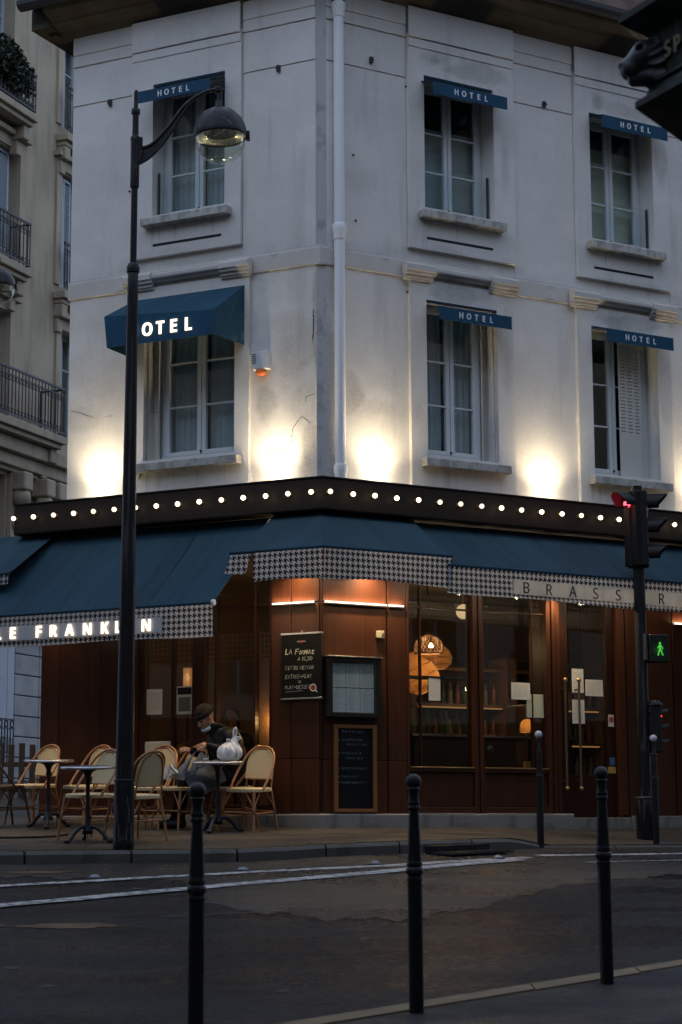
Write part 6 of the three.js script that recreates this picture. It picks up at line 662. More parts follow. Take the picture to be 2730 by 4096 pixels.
// ---------------------------------------------------------------- street furniture
{ // street lamp with swan arm and clear bowl, unlit
  const x = -2.103, d = 18.98, y = onPave(x, d), t = thing('street_lamp', 'tall dark street lamp with curved arm and clear glass bowl in front of the hotel', 'street lamp', [x, y, -d], 0, 'street lamps'); const h = v => v - y;
  part(t, 'post', lathe([[0, -0.05], [0.104, -0.05], [0.103, 0.06], [0.100, 0.10], [0.098, 0.62], [0.094, 0.63], [0.090, 0.66], [0.0685, h(4.63)], [0.054, h(6.78)], [0.053, h(6.98)], [0.0, h(6.98)]], 28), M.postPaint); part(t, 'collar', lathe([[0.053, h(6.97)], [0.066, h(6.98)], [0.066, h(7.03)], [0.05, h(7.07)], [0.034, h(7.08)]], 24), M.postPaint); part(t, 'collar', lathe([[0.1, 0.635], [0.104, 0.64], [0.104, 0.655], [0.092, 0.66]], 24), M.postPaint); part(t, 'upper_post', lathe([[0.0335, h(7.05)], [0.032, h(8.70)], [0.022, h(8.72)], [0.0215, h(8.88)], [0.015, h(8.905)], [0, h(8.91)]], 20), M.postPaint);
  part(t, 'sleeve', [lathe([[0.034, h(7.86)], [0.046, h(7.87)], [0.046, h(8.36)], [0.05, h(8.37)], [0.05, h(8.40)], [0.034, h(8.42)]], 20), rb(0.02, 0.075, h(8.12), h(8.40), -0.03, 0.03, 0.008)], M.postPaint);
  part(t, 'top_ring', lathe([[0.032, h(8.64)], [0.045, h(8.65)], [0.045, h(8.70)], [0.02, h(8.71)]], 20), M.postPaint); part(t, 'arm', [tube([[0.04, h(8.28), 0], [0.16, h(8.32), 0], [0.34, h(8.52), 0], [0.52, h(8.76), 0], [0.70, h(8.88), 0], [0.82, h(8.915), 0]], 0.019, 36, 10), tube([[0.04, h(8.12), 0], [0.14, h(8.18), 0], [0.30, h(8.36), 0], [0.42, h(8.56), 0], [0.52, h(8.72), 0]], 0.015, 30, 8), sheet((u, v) => { const a = [[0.045, 8.28], [0.16, 8.32], [0.34, 8.52], [0.50, 8.73]], b = [[0.045, 8.12], [0.14, 8.18], [0.30, 8.36], [0.49, 8.68]], q = (p, s) => { const k = Math.min(2, Math.floor(s * 3)), f = s * 3 - k; return [mix(p[k][0], p[k + 1][0], f), mix(p[k][1], p[k + 1][1], f)]; }; const A = q(a, u), B = q(b, u); return [mix(B[0], A[0], v), h(mix(B[1], A[1], v)), 0]; }, 12, 2, 0.012)], M.postPaint);
  part(t, 'arm_joint', [rb(0.80, 0.875, h(8.875), h(8.935), -0.035, 0.035, 0.014, 2), cyl([0.855, h(8.72), 0], [0.855, h(8.90), 0], 0.026)], M.postPaint);
  const L = new THREE.Matrix4().makeTranslation(0.865, h(8.39), 0).multiply(new THREE.Matrix4().makeRotationZ(0.055)), tl2 = gs => gs.map(g => g.applyMatrix4(L)), R = 0.272;
  const hat = part(t, 'lantern_hood', tl2([lathe([[R, 0.0], [R + 0.008, 0.02], [R, 0.06], [0.262, 0.12], [0.228, 0.20], [0.170, 0.265], [0.10, 0.305], [0.05, 0.318], [0.034, 0.34], [0.034, 0.40], [0.0, 0.40], [0.0, 0.30], [0.1, 0.295], [0.165, 0.255], [0.222, 0.19], [0.255, 0.11], [0.262, 0.05], [0.262, 0.0], [R, 0.0]], 40), rb(R - 0.01, R + 0.03, -0.04, 0.06, -0.03, 0.03, 0.008)]), M.postPaint);
  part(hat, 'reflector_ring', tl2([lathe([[0.26, 0.012], [0.25, 0.02], [0.17, 0.045], [0.165, 0.06], [0.10, 0.16], [0, 0.18]], 40)]), std(0.85, 0.80, 0.66, 0.22, { metalness: 0.9 })); part(hat, 'lamp_tube', tl2([cyl([-0.03, 0.06, 0], [0.05, 0.11, 0.02], 0.022), cyl([-0.07, 0.045, -0.01], [-0.03, 0.06, 0], 0.016)]), M.steel);
  part(t, 'glass_bowl', tl2([lathe([[0.255, 0.0], [0.253, -0.03], [0.238, -0.11], [0.200, -0.18], [0.135, -0.23], [0.06, -0.252], [0, -0.257], [0, -0.252], [0.06, -0.247], [0.133, -0.225], [0.195, -0.176], [0.233, -0.108], [0.248, -0.03], [0.25, 0.0], [0.255, 0.0]], 40)]), new THREE.MeshPhysicalMaterial({ color: C3(0.93, 0.95, 0.92), roughness: 0.03, transmission: 1, thickness: 0, ior: 1.5 }));
  t.rotation.z = -0.0038; const c = copy(t, 'street lamp at the left edge of the picture in front of the beige building', [-6.55, 10.30 - 7.05, -31.5], 0); c.userData.group = 'street lamps'; }
{ // traffic light pole with back-to-back heads, walking-figure signal and small repeater
  const x = 3.50, d = 22.75, y = onPave(x, d), t = thing('traffic_light', 'dark traffic light pole with a red arrow and a green walking figure', 'traffic light', [x, y, -d]), h = v => v - y;
  part(t, 'pole', lathe([[0, -0.05], [0.115, -0.05], [0.112, 0.45], [0.10, 0.475], [0.075, 0.49], [0.070, 1.2], [0.066, h(5.40)], [0, h(5.41)]], 24), M.postPaint); part(t, 'base_collar', lathe([[0.10, 0.452], [0.118, 0.46], [0.118, 0.478], [0.09, 0.482]], 24), M.zinc);
  const head = (name, sx, ang) => { const W_ = g => { const m = new THREE.Matrix4().makeRotationY(ang); return g.applyMatrix4(m); }; const a = part(t, name, [W_(rb(-0.115, 0.115, h(4.47), h(5.37), 0.03, 0.12, 0.02, 2))], M.black); (sx ? [5.22] : [5.22, 4.93, 4.62]).forEach((yy, i) => { const len = 0.24, seg = []; const v = sheet((u, w) => { const q = mix(-0.35, Math.PI + 0.35, u), r = 0.112 - 0.004 * w; return [Math.cos(q) * r, h(yy) + Math.sin(q) * r, 0.12 + w * len * (0.55 + 0.45 * Math.sin(clamp(q, 0, Math.PI)))]; }, 24, 4, 0.006); part(a, 'visor', W_(v), M.black);
      const lens = lathe([[0, 0.012], [0.09, 0.004], [0.10, 0]], 24).rotateX(Math.PI / 2).translate(0, h(yy), 0.121); part(a, 'lens', W_(lens), std(0.03, 0.02, 0.02, 0.2)); if (sx && i === 0) { const s = new THREE.Shape(); [[-0.07, -0.02], [0.01, -0.02], [0.01, -0.055], [0.075, 0.005], [0.01, 0.06], [0.01, 0.025], [-0.07, 0.025]].forEach((p, k) => k ? s.lineTo(...p) : s.moveTo(...p)); const ag = new THREE.ExtrudeGeometry(s, { depth: 0.006, bevelEnabled: false }); ag.translate(0, h(yy), 0.136); part(a, 'red_arrow', W_(ag), glow(1, 0.06, 0.10, 5)); const l = new THREE.PointLight(C3(1, 0.05, 0.08), 0.12, 0, 2), wp = V3(0, 0, 0.30).applyAxisAngle(UP, ang); l.position.set(x + wp.x, yy, -d + wp.z); scene.add(l); } }); return a; };
  head('signal_head', true, -1.02); head('signal_head', false, 1.35);
  part(t, 'housing', rb(-0.115, 0.115, h(4.46), h(5.36), -0.09, 0.09, 0.015, 2), M.black); part(t, 'bracket', [rb(-0.05, 0.05, h(5.30), h(5.43), -0.09, 0.09, 0.01), rb(-0.05, 0.05, h(4.50), h(4.58), -0.09, 0.09, 0.01)], M.black);
  const pa = 0.25, W2 = g => g.applyMatrix4(new THREE.Matrix4().makeTranslation(0.17, 0, 0.05).multiply(new THREE.Matrix4().makeRotationY(pa))); const ps = part(t, 'walk_signal', W2(rb(-0.12, 0.12, h(3.34), h(3.66), -0.08, 0.08, 0.012, 2)), M.black); part(ps, 'signal_shield', W2(rb(-0.16, -0.135, h(3.36), h(3.67), -0.06, 0.06, 0.006)), M.zinc); part(ps, 'bracket', [cyl([0, h(3.6), 0], [0.08, h(3.6), 0.04], 0.018), cyl([0, h(3.4), 0], [0.08, h(3.4), 0.04], 0.018)], M.black);
  const man = [new THREE.CircleGeometry(0.022, 14).translate(0.0, 0.093, 0)]; const stroke = (a, b, w0, w1) => { const dx = b[0] - a[0], dy = b[1] - a[1], l = Math.hypot(dx, dy), nx = -dy / l, ny = dx / l; man.push(new THREE.ShapeGeometry(shape([[a[0] - nx * w0, a[1] - ny * w0], [b[0] - nx * w1, b[1] - ny * w1], [b[0] + nx * w1, b[1] + ny * w1], [a[0] + nx * w0, a[1] + ny * w0]]))); };
  stroke([0, 0.07], [0.0, -0.01], 0.022, 0.018); stroke([-0.012, 0.062], [-0.045, 0.015], 0.010, 0.008); stroke([0.012, 0.062], [0.045, 0.025], 0.010, 0.008); stroke([0.045, 0.028], [0.048, -0.005], 0.008, 0.007); stroke([-0.006, 0.0], [-0.040, -0.095], 0.014, 0.010); stroke([0.006, 0.0], [0.046, -0.095], 0.014, 0.010); stroke([-0.052, -0.096], [-0.02, -0.094], 0.008, 0.008); stroke([0.034, -0.096], [0.064, -0.09], 0.008, 0.008);
  part(ps, 'green_figure', man.map(g => W2(g.scale(0.68, 0.72, 1).translate(0.01, h(3.49), 0.0835))), glow(0.08, 0.85, 0.06, 0.6)); { const l = new THREE.PointLight(C3(0.2, 1, 0.15), 0.012, 0, 2); l.position.set(x + 0.22, 3.49, -d + 0.2); scene.add(l); }
  const rp = part(t, 'repeater', [rb(0.08, 0.20, h(2.30), h(2.84), -0.07, 0.07, 0.015, 2), cyl([0, h(2.4), 0], [0.1, h(2.4), 0], 0.02), cyl([0, h(2.75), 0], [0.1, h(2.75), 0], 0.02)], M.black); for (const yy of [2.75, 2.58, 2.41]) part(rp, 'visor', sheet((u, w) => { const q = mix(0, Math.PI, u); return [0.20 + w * 0.10 * (0.5 + 0.5 * Math.sin(q)), h(yy) + Math.sin(q) * 0.05, Math.cos(q) * 0.05]; }, 14, 3, 0.005), M.black); part(rp, 'repeater_lamp', sph(0.205, h(2.72), 0.03, 0.010), glow(1, 0.05, 0.04, 3)); part(rp, 'cap', lathe([[0.09, 0], [0.085, 0.03], [0.05, 0.055], [0, 0.06]], 18).translate(0.14, h(2.845), 0), M.postPaint); }
{ const prof = [[0, -0.06], [0.0345, -0.06], [0.0345, 0.575], [0.034, 0.60], [0.037, 0.602], [0.037, 0.612], [0.034, 0.616], [0.0335, 0.628], [0.041, 0.634], [0.0425, 0.645], [0.041, 0.656], [0.0335, 0.662], [0.034, 0.668], [0.037, 0.672], [0.037, 0.684], [0.034, 0.688], [0.034, 0.692], [0.0335, 0.70], [0.0235, 0.925], [0.0285, 0.93], [0.030, 0.938], [0.0285, 0.946], [0.024, 0.950], [0.029, 0.955], [0.029, 0.966], [0.0235, 0.972], [0.0235, 1.018], [0.030, 1.022], [0.030, 1.03], [0.022, 1.036]];
  const a = thing('bollard', 'dark turned iron bollard at front left, cut by the picture edge', 'bollard', [-0.621, groundY(-0.621, 8.44), -8.44], 0, 'iron bollards on the near pavement'); part(a, 'shaft', lathe(prof.map(([r, y]) => [r, y * 1.0]), 28), M.postPaint); part(a, 'ball_top', lathe(Array.from({ length: 14 }, (_, i) => { const q = -1.15 + i / 13 * (Math.PI / 2 + 1.15); return [Math.max(0, Math.cos(q) * 0.0365), 1.062 + Math.sin(q) * 0.0365]; }), 28), M.postPaint);
  copy(a, 'dark turned iron bollard at the front, middle of the three', [0.34, groundY(0.34, 9.3), -9.3], 0.5).rotation.z = 0.004; const b3 = copy(a, 'dark turned iron bollard at front right beside the kerb', [1.345, groundY(1.345, 10.19), -10.19], 1.1); b3.rotation.set(0.006, 1.1, 0.013); }
{ const a = thing('slim_post', 'slim dark post with white ball top in front of the right shop window', 'post', [2.15, onPave(2.15, 21.5), -21.45], 0, 'slim white-topped posts'); part(a, 'shaft', lathe([[0, -0.06], [0.038, -0.06], [0.038, 0.72], [0.041, 0.725], [0.041, 0.74], [0.034, 0.75], [0.028, 0.98], [0.034, 0.985], [0.034, 1.005], [0.022, 1.01], [0.020, 1.12], [0.026, 1.125], [0.026, 1.14], [0, 1.14]], 20), M.postPaint); part(a, 'ball_top', sph(0, 1.178, 0, 0.042), phys(0.46, 0.47, 0.50, 0.35)); copy(a, 'slim dark post with white ball top beside the traffic light', [3.54, onPave(3.54, 22.35), -22.3], 0); }
{ // dark bollard and planks at the far left
  const a = thing('low_bollard', 'black bollard behind the leftmost brown chair', 'bollard', [-4.30, onPave(-4.30, 24.4), -24.4]); part(a, 'shaft', lathe([[0, 0], [0.06, 0], [0.05, 0.8], [0.056, 0.82], [0.05, 0.86], [0.03, 0.88], [0, 0.88]], 18), M.postPaint); part(a, 'ball_top', sph(0, 0.93, 0, 0.055), M.postPaint);
  const f = thing('plank_fence', 'low wooden slat fence behind the leftmost chairs', 'fence', [-4.82, 1.75, -29.0], 0.2); for (let i = 0; i < 7; i++) part(f, 'slat', rb(-0.42 + i * 0.155, -0.33 + i * 0.155, 0.0, 0.95 + 0.02 * (i % 2), -0.01, 0.01, 0.008), std(0.12, 0.085, 0.055, 0.8)); part(f, 'rail', [rb(-0.5, 0.7, 0.25, 0.32, -0.03, -0.011, 0.005), rb(-0.5, 0.7, 0.62, 0.69, -0.03, -0.011, 0.005)], std(0.13, 0.09, 0.06, 0.8)); }
{ const pts = [[-4.6, 20.3], [-3.9, 20.5], [-3.4, 20.45], [-3.05, 20.6], [-2.9, 20.9]], t = thing('ground_cable', 'thin dark cable lying on the pavement at left', 'cable', [-3.6, onPave(-3.6, 20.5), -20.5]); part(t, 'cable', tube(pts.map(([x, d]) => [x + 3.6, onPave(x, d) - t.position.y + 0.012, -d + 20.5]), 0.012, 50, 6), M.black); }

// ---------------------------------------------------------------- advertising column at top right: roof corner with lion head
{ const cx = 1.965, cd = 6.62, y0 = groundY(cx, cd), t = thing('advertising_column', 'dark green advertising column with a carved lion head on its roof corner', 'advertising column', [cx, y0, -cd], 0); const h = v => v - y0, N = 6, a0 = Math.PI + 0.06;
  const hexR = (r, y) => Array.from({ length: N }, (_, i) => { const a = a0 + i * Math.PI * 2 / N; return [Math.cos(a) * r, y, Math.sin(a) * r]; });
  function prism(rings) { const pos = []; for (let k = 0; k < rings.length - 1; k++) { const A = hexR(...rings[k]), B = hexR(...rings[k + 1]); for (let i = 0; i < N; i++) { const j = (i + 1) % N; for (const q of [A[i], B[j], A[j], A[i], B[i], B[j]]) pos.push(...q); } } const g = new THREE.BufferGeometry(); g.setAttribute('position', new THREE.Float32BufferAttribute(pos, 3)); g.computeVertexNormals(); return uvm(g); }
  part(t, 'drum', lathe([[0, 0], [0.66, 0], [0.66, 0.35], [0.60, 0.4], [0.60, h(3.975)], [0, h(3.975)]], 40), M.morris);
  part(t, 'lower_cornice', prism([[0.58, h(3.958)], [0.72, h(3.970)], [0.895, h(3.985)], [0.905, h(3.987)], [0.905, h(4.012)], [0.87, h(4.022)], [0.85, h(4.070)]]), M.morris);
  part(t, 'frieze', prism([[0.865, h(4.068)], [0.85, h(4.09)], [0.85, h(4.25)], [0.88, h(4.28)]]), M.morris);
  part(t, 'upper_cornice', prism([[0.85, h(4.255)], [0.93, h(4.295)], [0.955, h(4.310)], [0.955, h(4.335)], [0.90, h(4.350)], [0.6, h(4.500)], [0.55, h(4.550)]]), M.morris);
  part(t, 'dome', lathe([[0.56, h(4.530)], [0.54, h(4.800)], [0.42, h(5.050)], [0.2, h(5.250)], [0.08, h(5.350)], [0.05, h(5.600)], [0, h(5.650)]], 36), M.morris);
  // lion head on the left corner, looking left
  const ax = Math.cos(a0) * 0.86, az = Math.sin(a0) * 0.86, hy = h(4.170), lion = (x, y, z) => { const X = (-(x - ax) + 0.012) / 0.80, Y = (y - hy) / 0.95, Z = z - az, aZ = Math.abs(Z); // X forward (to the left)
    let d = ellD(X, Y, Z, [0.0, 0.012, 0], [0.082, 0.066, 0.062]); d = smin(d, capD(X, Y, Z, [0.03, 0.008, 0], [0.100, -0.030, 0], 0.050, 0.036), 0.03); d = smin(d, ellD(X, Y, aZ, [0.088, -0.048, 0.020], [0.036, 0.026, 0.022]), 0.014); d = smin(d, capD(X, Y, Z, [0.015, -0.070, 0], [0.075, -0.080, 0], 0.036, 0.026), 0.010); d = smin(d, ellD(X, Y, Z, [0.131, -0.022, 0], [0.012, 0.012, 0.018]), 0.008); d = smin(d, ellD(X, Y, aZ, [0.042, 0.046, 0.034], [0.026, 0.012, 0.018]), 0.012);
    d = -smin(-d, ellD(X, Y, aZ, [0.052, 0.026, 0.046], [0.017, 0.011, 0.016]), 0.008); d = -smin(-d, capD(X, Y, Z, [0.045, -0.068, -0.07], [0.11, -0.072, 0.07], 0.004, 0.004), 0.004); d = smin(d, ellD(X, Y, aZ, [-0.035, 0.058, 0.052], [0.014, 0.020, 0.012]), 0.012);
    let m = ellD(X, Y, Z, [-0.060, -0.035, 0], [0.070, 0.112, 0.095]); m += 0.008 * Math.sin(Math.atan2(Y, Z) * 13 + X * 55); return smin(d, m, 0.025); };
  const lg = field(lion, [ax - 0.02, hy, az], 0.16, 84); lg.deleteAttribute('color'); part(t, 'lion_head', lg, M.morrisHead, 'weathered carved lion head');
  // raised lettering on the frieze face right of the head
  const A = hexR(0.851, 0)[5 % N], faces = [0, 5].map(i => { const p = hexR(0.851, 0)[i], q = hexR(0.851, 0)[(i + 1) % N]; return [p, q]; }).sort((u, v) => (v[0][2] + v[1][2]) - (u[0][2] + u[1][2]))[0]; const [fa, fb] = faces[0][0] < faces[1][0] ? faces : [faces[1], faces[0]]; const dir = V3(fb[0] - fa[0], 0, fb[2] - fa[2]).normalize(), ang = Math.atan2(-dir.z, dir.x);
  ['S', 'P', 'E'].forEach((ch, i) => { const g = letters(ch, 0.060, 0.010, 0, fonts[0])[0]; g.rotateY(ang); const p = V3(fa[0], 0, fa[2]).addScaledVector(dir, 0.125 + i * 0.058); g.translate(p.x, h(4.135), p.z); part(t, 'letter', g, M.gold); }); }

// ---------------------------------------------------------------- beige apartment building on the left
{ const ab = 21 * RAD, e = V3(Math.sin(ab), 0, -Math.cos(ab)), n = V3(Math.cos(ab), 0, Math.sin(ab)), P0 = V3(-6.484, 0, -38), rot = new THREE.Matrix4().makeBasis(e, UP, n), Y0 = 2.2;
  const t = thing('apartment_building', 'beige stone apartment building with iron balconies at the left edge', 'building', [P0.x, Y0, P0.z]); const bb = (parent, name, gs, m, label) => { const g = merge(gs); g.applyMatrix4(rot); g.translate(0, -Y0, 0); const o = new THREE.Mesh(g, m); o.name = name; if (label) o.userData.label = label; parent.add(o); return o; };
  const wins = [[-1.25, -0.45, 16.1, 18.6], [1.62, 2.5, 16.2, 18.2], [-1.25, -0.10, 12.85, 15.0], [1.65, 2.55, 12.7, 15.2], [-1.3, -0.35, 9.45, 11.6], [1.75, 2.6, 9.5, 11.75], [-1.2, -0.30, 5.4, 8.35], [1.9, 2.7, 5.6, 8.0]];
  bb(t, 'wall', plate(rectPts(-9, 9, 5.15, 23), wins.map(w => rectPts(...w)), -0.4, 0), M.beige); bb(t, 'rear_block', bx(-9, 9, 2, 23, -6, -1.6), M.beige);
  wins.forEach((w, i) => { const [x0, x1, y0, y1] = w, lit = i === 6 || i === 7; const f = bb(t, 'window', [bx(x0, x0 + 0.06, y0, y1, -0.26, -0.2), bx(x1 - 0.06, x1, y0, y1, -0.26, -0.2), bx(x0 + 0.06, x1 - 0.06, y1 - 0.06, y1, -0.26, -0.2), bx((x0 + x1) / 2 - 0.04, (x0 + x1) / 2 + 0.04, y0, y1 - 0.06, -0.26, -0.2), bx(x0 + 0.06, x1 - 0.06, y0, y0 + 0.06, -0.26, -0.21), bx(x0 + 0.06, x1 - 0.06, mix(y0, y1, 0.68), mix(y0, y1, 0.68) + 0.03, -0.25, -0.21)], M.shutterBlue); for (const [a, b] of [[x0 + 0.05, (x0 + x1) / 2 - 0.03], [(x0 + x1) / 2 + 0.03, x1 - 0.05]]) bb(f, 'pane', bx(a, b, y0 + 0.05, y1 - 0.05, -0.235, -0.23), M.glass);
    bb(f, 'curtain', sheet((u, v) => [mix(x0, x1, u), mix(y0, y1, v), -0.38 + 0.02 * Math.sin(u * 30)], 16, 2, 0.003), lit ? std(0.5, 0.26, 0.10, 0.8) : M.blindGrey); });
  const lw = (x, y, z, I) => { const v = V3(x, y, z).applyMatrix4(rot).add(P0); const l = new THREE.PointLight(C3(1, 0.5, 0.2), I, 0, 2); l.position.copy(v); scene.add(l); }; const lampI = thing('room_lamp', 'warm lamp glowing inside the low left window of the beige building', 'lamp', (() => { const v = V3(-0.7, 7.0, -0.9).applyMatrix4(rot).add(P0); return [v.x, v.y, v.z]; })()); part(lampI, 'globe', sph(0, 0, 0, 0.12), glow(1, 0.5, 0.2, 3)); lw(-0.7, 7.0, -0.9, 3);
  // louvred shutters beside the second-floor windows
  for (const [x0, x1, y0, y1, a] of [[-1.2, -0.75, 12.9, 14.98, 0.0], [-0.70, -0.3, 12.9, 14.98, 0.0], [1.66, 1.95, 12.75, 15.15, 0], [1.97, 2.26, 12.75, 15.15, 0]]) { const s = bb(t, 'shutter', [bx(x0, x0 + 0.04, y0, y1, -0.14, -0.10), bx(x1 - 0.04, x1, y0, y1, -0.14, -0.10), bx(x0 + 0.04, x1 - 0.04, y0, y0 + 0.06, -0.14, -0.10), bx(x0 + 0.04, x1 - 0.04, y1 - 0.06, y1, -0.14, -0.10)], M.shutterBlue); bb(s, 'louvre', Array.from({ length: 34 }, (_, i) => { const g = bx(x0 + 0.04, x1 - 0.04, -0.024, 0.024, -0.004, 0.004); g.rotateX(0.7); g.translate(0, y0 + 0.09 + i * (y1 - y0 - 0.16) / 34, -0.12); return g; }), M.shutterBlue); }
  for (const w of wins.slice(0, 6)) bb(t, 'window_surround', [bx(w[0] - 0.22, w[0] - 0.02, w[2], w[3] + 0.25, 0.002, 0.05), bx(w[1] + 0.02, w[1] + 0.22, w[2], w[3] + 0.25, 0.002, 0.05), bx(w[0] - 0.019, w[1] + 0.019, w[3] + 0.03, w[3] + 0.25, 0.002, 0.05), bx(w[0] - 0.3, w[1] + 0.3, w[3] + 0.26, w[3] + 0.36, 0.002, 0.16)], M.beige);
  // balconies: slab, consoles, ironwork
  function balcony(x0, x1, y, proj, h, n) { const b = bb(t, 'balcony', [rb(x0, x1, y - 0.16, y, 0.001, proj, 0.02), rb(x0 + 0.05, x1 - 0.05, y - 0.26, y - 0.161, 0.001, proj - 0.08, 0.02)], M.beige); for (const x of [x0 + 0.18, x1 - 0.18]) bb(b, 'console', [rb(x - 0.12, x + 0.12, y - 0.55, y - 0.262, 0.001, proj * 0.7, 0.03, 2), rb(x - 0.10, x + 0.10, y - 0.85, y - 0.551, 0.001, proj * 0.35, 0.03, 2)], M.beige);
    const r = bb(b, 'railing', [bx(x0 + 0.03, x1 - 0.03, y + h - 0.04, y + h, proj - 0.07, proj - 0.03), bx(x0 + 0.03, x1 - 0.03, y + 0.06, y + 0.09, proj - 0.06, proj - 0.04), bx(x0 + 0.03, x1 - 0.03, y + h - 0.16, y + h - 0.14, proj - 0.06, proj - 0.04), bx(x1 - 0.07, x1 - 0.03, y, y + h, 0.0, 0.03), bx(x1 - 0.06, x1 - 0.04, y + h - 0.04, y + h, 0.03, proj - 0.05), bx(x1 - 0.06, x1 - 0.04, y + 0.06, y + 0.09, 0.03, proj - 0.05)], M.iron);
    const bal = []; for (let i = 0; i <= n; i++) { const x = mix(x0 + 0.05, x1 - 0.05, i / n); bal.push(cyl([x, y + 0.05, proj - 0.05], [x, y + h - 0.03, proj - 0.05], 0.012, 0.012, 6)); if (i < n) { const c = x + (x1 - x0 - 0.1) / n / 2; const g = new THREE.TorusGeometry(0.045, 0.009, 5, 14); g.translate(c, y + h - 0.22, proj - 0.05); bal.push(g); const g2 = new THREE.TorusGeometry(0.045, 0.009, 5, 14); g2.translate(c, y + 0.15, proj - 0.05); bal.push(g2); } } for (let k = 1; k < 5; k++) bal.push(cyl([x1 - 0.05, y + 0.05, proj * k / 5], [x1 - 0.05, y + h - 0.03, proj * k / 5], 0.012, 0.012, 6)); bb(r, 'baluster', bal, M.iron); return b; }
  balcony(-3.2, -0.17, 15.72, 0.5, 0.85, 22); balcony(-3.2, -0.27, 12.46, 0.5, 0.95, 22); balcony(-3.4, 1.05, 9.30, 0.6, 1.0, 34); balcony(1.40, 2.7, 15.95, 0.3, 1.05, 10); balcony(1.40, 2.7, 12.52, 0.3, 1.05, 10);
  bb(t, 'stone_band', [rb(-9, 9, 8.75, 9.03, 0.002, 0.35, 0.03), rb(-9, 9, 8.5, 8.749, 0.002, 0.22, 0.03), rb(-9, 9, 8.42, 8.499, 0.002, 0.12, 0.01), rb(-9, 9, 5.16, 5.3, 0.002, 0.12, 0.01)], M.beige);
  for (const x of [-0.05, 0.85, 1.35]) bb(t, 'carved_console', [rb(x - 0.17, x + 0.17, 8.05, 8.42, 0.002, 0.40, 0.05, 3), sph(x, 7.92, 0.22, 0.19, 0.9, 1, 1), sph(x, 7.6, 0.12, 0.15, 0.85, 1.2, 0.9), sph(x, 7.3, 0.06, 0.11, 0.8, 1.5, 0.8), ...[0, 1, 2, 3, 4].map(k => { const g = new THREE.TorusGeometry(0.07 + 0.012 * k, 0.02, 6, 18); g.translate(x, 7.95 - k * 0.14, 0.36 - k * 0.06); return g; })], M.beige);
  bb(t, 'pilaster', [rb(0.25, 1.6, 5.31, 7.2, 0.002, 0.08, 0.01), rb(-0.24, 0.10, 5.31, 8.4, 0.002, 0.1, 0.01)], M.beige);
  // rusticated ground floor: separate stone blocks
  for (let r = 0; r < 8; r++) for (let c = -3; c < 6; c++) { const x0 = 0.20 + c * 0.95 + (r % 2) * 0.0, y0 = 2.05 + r * 0.405; if (x0 < -0.8 && x0 > -1.4) continue; bb(t, 'stone_block', rb(x0, x0 + 0.935, y0, y0 + 0.385, -0.3, 0.02, 0.015), M.beigePale); }
  bb(t, 'ground_floor_backing', bx(-9, 9, 1.6, 5.14, -0.45, -0.05), M.beigePale);
  bb(t, 'pale_shutter', [rb(-0.60, -0.16, 3.2, 5.1, 0.021, 0.06, 0.008), rb(-0.13, 0.12, 3.2, 5.1, 0.021, 0.05, 0.008), bx(-0.55, -0.22, 4.34, 4.37, 0.061, 0.066)], M.shutterBlue); bb(t, 'basement_railing', [bx(-3, -0.72, 3.50, 3.53, 0.55, 0.58), bx(-3, -0.72, 3.33, 3.36, 0.55, 0.58), ...Array.from({ length: 22 }, (_, i) => cyl([-2.95 + i * 0.105, 2.7, 0.565], [-2.95 + i * 0.105, 3.5, 0.565], 0.014, 0.014, 6)), ...Array.from({ length: 11 }, (_, i) => { const g = new THREE.TorusGeometry(0.06, 0.014, 5, 14); g.translate(-2.9 + i * 0.21, 3.43, 0.565); return g; })], M.iron);
  bb(t, 'basement_ledge', rb(-3, -0.7, 2.9, 3.2, 0.03, 0.5, 0.02), M.beigePale);
  // planted box on the upper balcony
  const pb = V3(-0.95, 15.73, 0.30).applyMatrix4(rot).add(P0), pl = thing('balcony_plant', 'dense dark green bush in a box on the upper left balcony', 'plant', [pb.x, pb.y, pb.z], Math.atan2(-e.z, e.x)); part(pl, 'planter', rb(-1.3, 0.70, 0, 0.2, -0.12, 0.12, 0.02), M.iron);
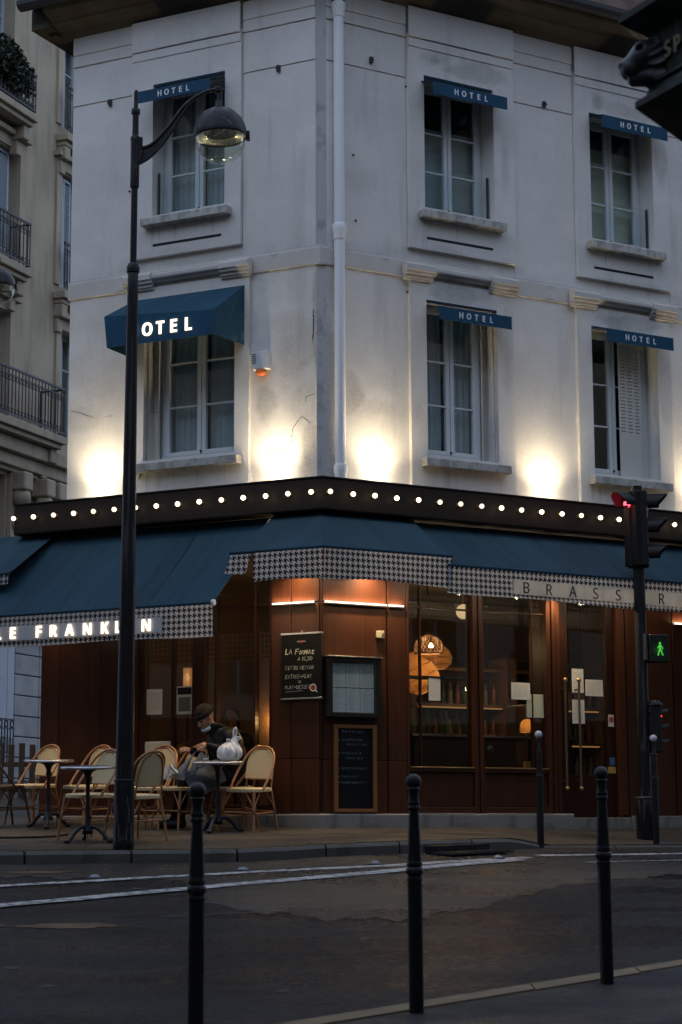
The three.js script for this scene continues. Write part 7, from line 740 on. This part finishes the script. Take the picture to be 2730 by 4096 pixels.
  const r = rng(12), leaves = []; const lf = new THREE.PlaneGeometry(0.075, 0.05); for (let i = 0; i < 4200; i++) { let x, y, z; do { x = r() * 2 - 1; y = r() * 2 - 1; z = r() * 2 - 1; } while (x * x + y * y + z * z > 1 || x * x + y * y + z * z < 0.25 * r()); const bump = 1 + 0.14 * Math.sin(x * 7 + 1) + 0.12 * Math.sin(y * 9 + x * 5); const g = lf.clone(); g.rotateX(r() * 6); g.rotateY(r() * 6); g.rotateZ(r() * 6); g.translate(-0.30 + x * 1.02 * bump, 0.66 + y * 0.56 * bump, z * 0.34); leaves.push(g); } part(pl, 'foliage', leaves, new THREE.MeshStandardMaterial({ color: C3(0.020, 0.032, 0.015), roughness: 0.7, side: THREE.DoubleSide })); }

// ---------------------------------------------------------------- across the street, behind the camera: what the shop windows mirror
function facing(label, pos, turn, half, n, H = 19.5) { const t = thing('facing_building', label, 'building', pos, turn); const holes = []; for (let f = 0; f < 5; f++) for (let i = -n; i <= n; i++) holes.push([i * 2.9 - 0.6, i * 2.9 + 0.6, 4.6 + f * 3.1, 6.7 + f * 3.1]);
  part(t, 'wall', plate(rectPts(-half, half, 0, H), holes.map(h => rectPts(...h)), -0.3, 0), M.beige); part(t, 'rear_block', bx(-half, half, 0, H, -8, -0.9), M.beige); part(t, 'shop_front', bx(-half + 1, half - 1, 1.0, 4.0, 0.001, 0.08), M.interiorDark); part(t, 'roof', bx(-half - 0.3, half + 0.3, H, H + 0.5, -8, 0.4), M.zinc);
  for (const h of holes) { const w = part(t, 'window', [bx(h[0], h[1], h[2], h[3], -0.24, -0.2)], M.glass); part(w, 'frame', [bx(-0.03 + (h[0] + h[1]) / 2, 0.03 + (h[0] + h[1]) / 2, h[2], h[3], -0.199, -0.16)], M.shutterBlue); } }
facing('stone apartment block across the street, faintly mirrored in the shop windows', [2, -1.5, 7.5], Math.PI, 24, 7, 24);
facing('stone apartment block along the right-hand street, mirrored in the right shop windows', [25, 0, -14], -Math.PI / 2 - 0.15, 22, 6);
facing('stone apartment block along the left-hand street, mirrored in the left shop windows', [-21, 0, -9], Math.PI / 2 + 0.12, 17, 5);

// ---------------------------------------------------------------- finish
scene.traverse(o => { if (o.isMesh) { o.castShadow = true; o.receiveShadow = true; } });
const renderer = new THREE.WebGLRenderer({ antialias: true }); renderer.setSize(682, 1024); renderer.toneMapping = THREE.LinearToneMapping; renderer.toneMappingExposure = EXPOSURE; renderer.shadowMap.enabled = true; renderer.shadowMap.type = THREE.PCFSoftShadowMap;
renderer.render(scene, camera);
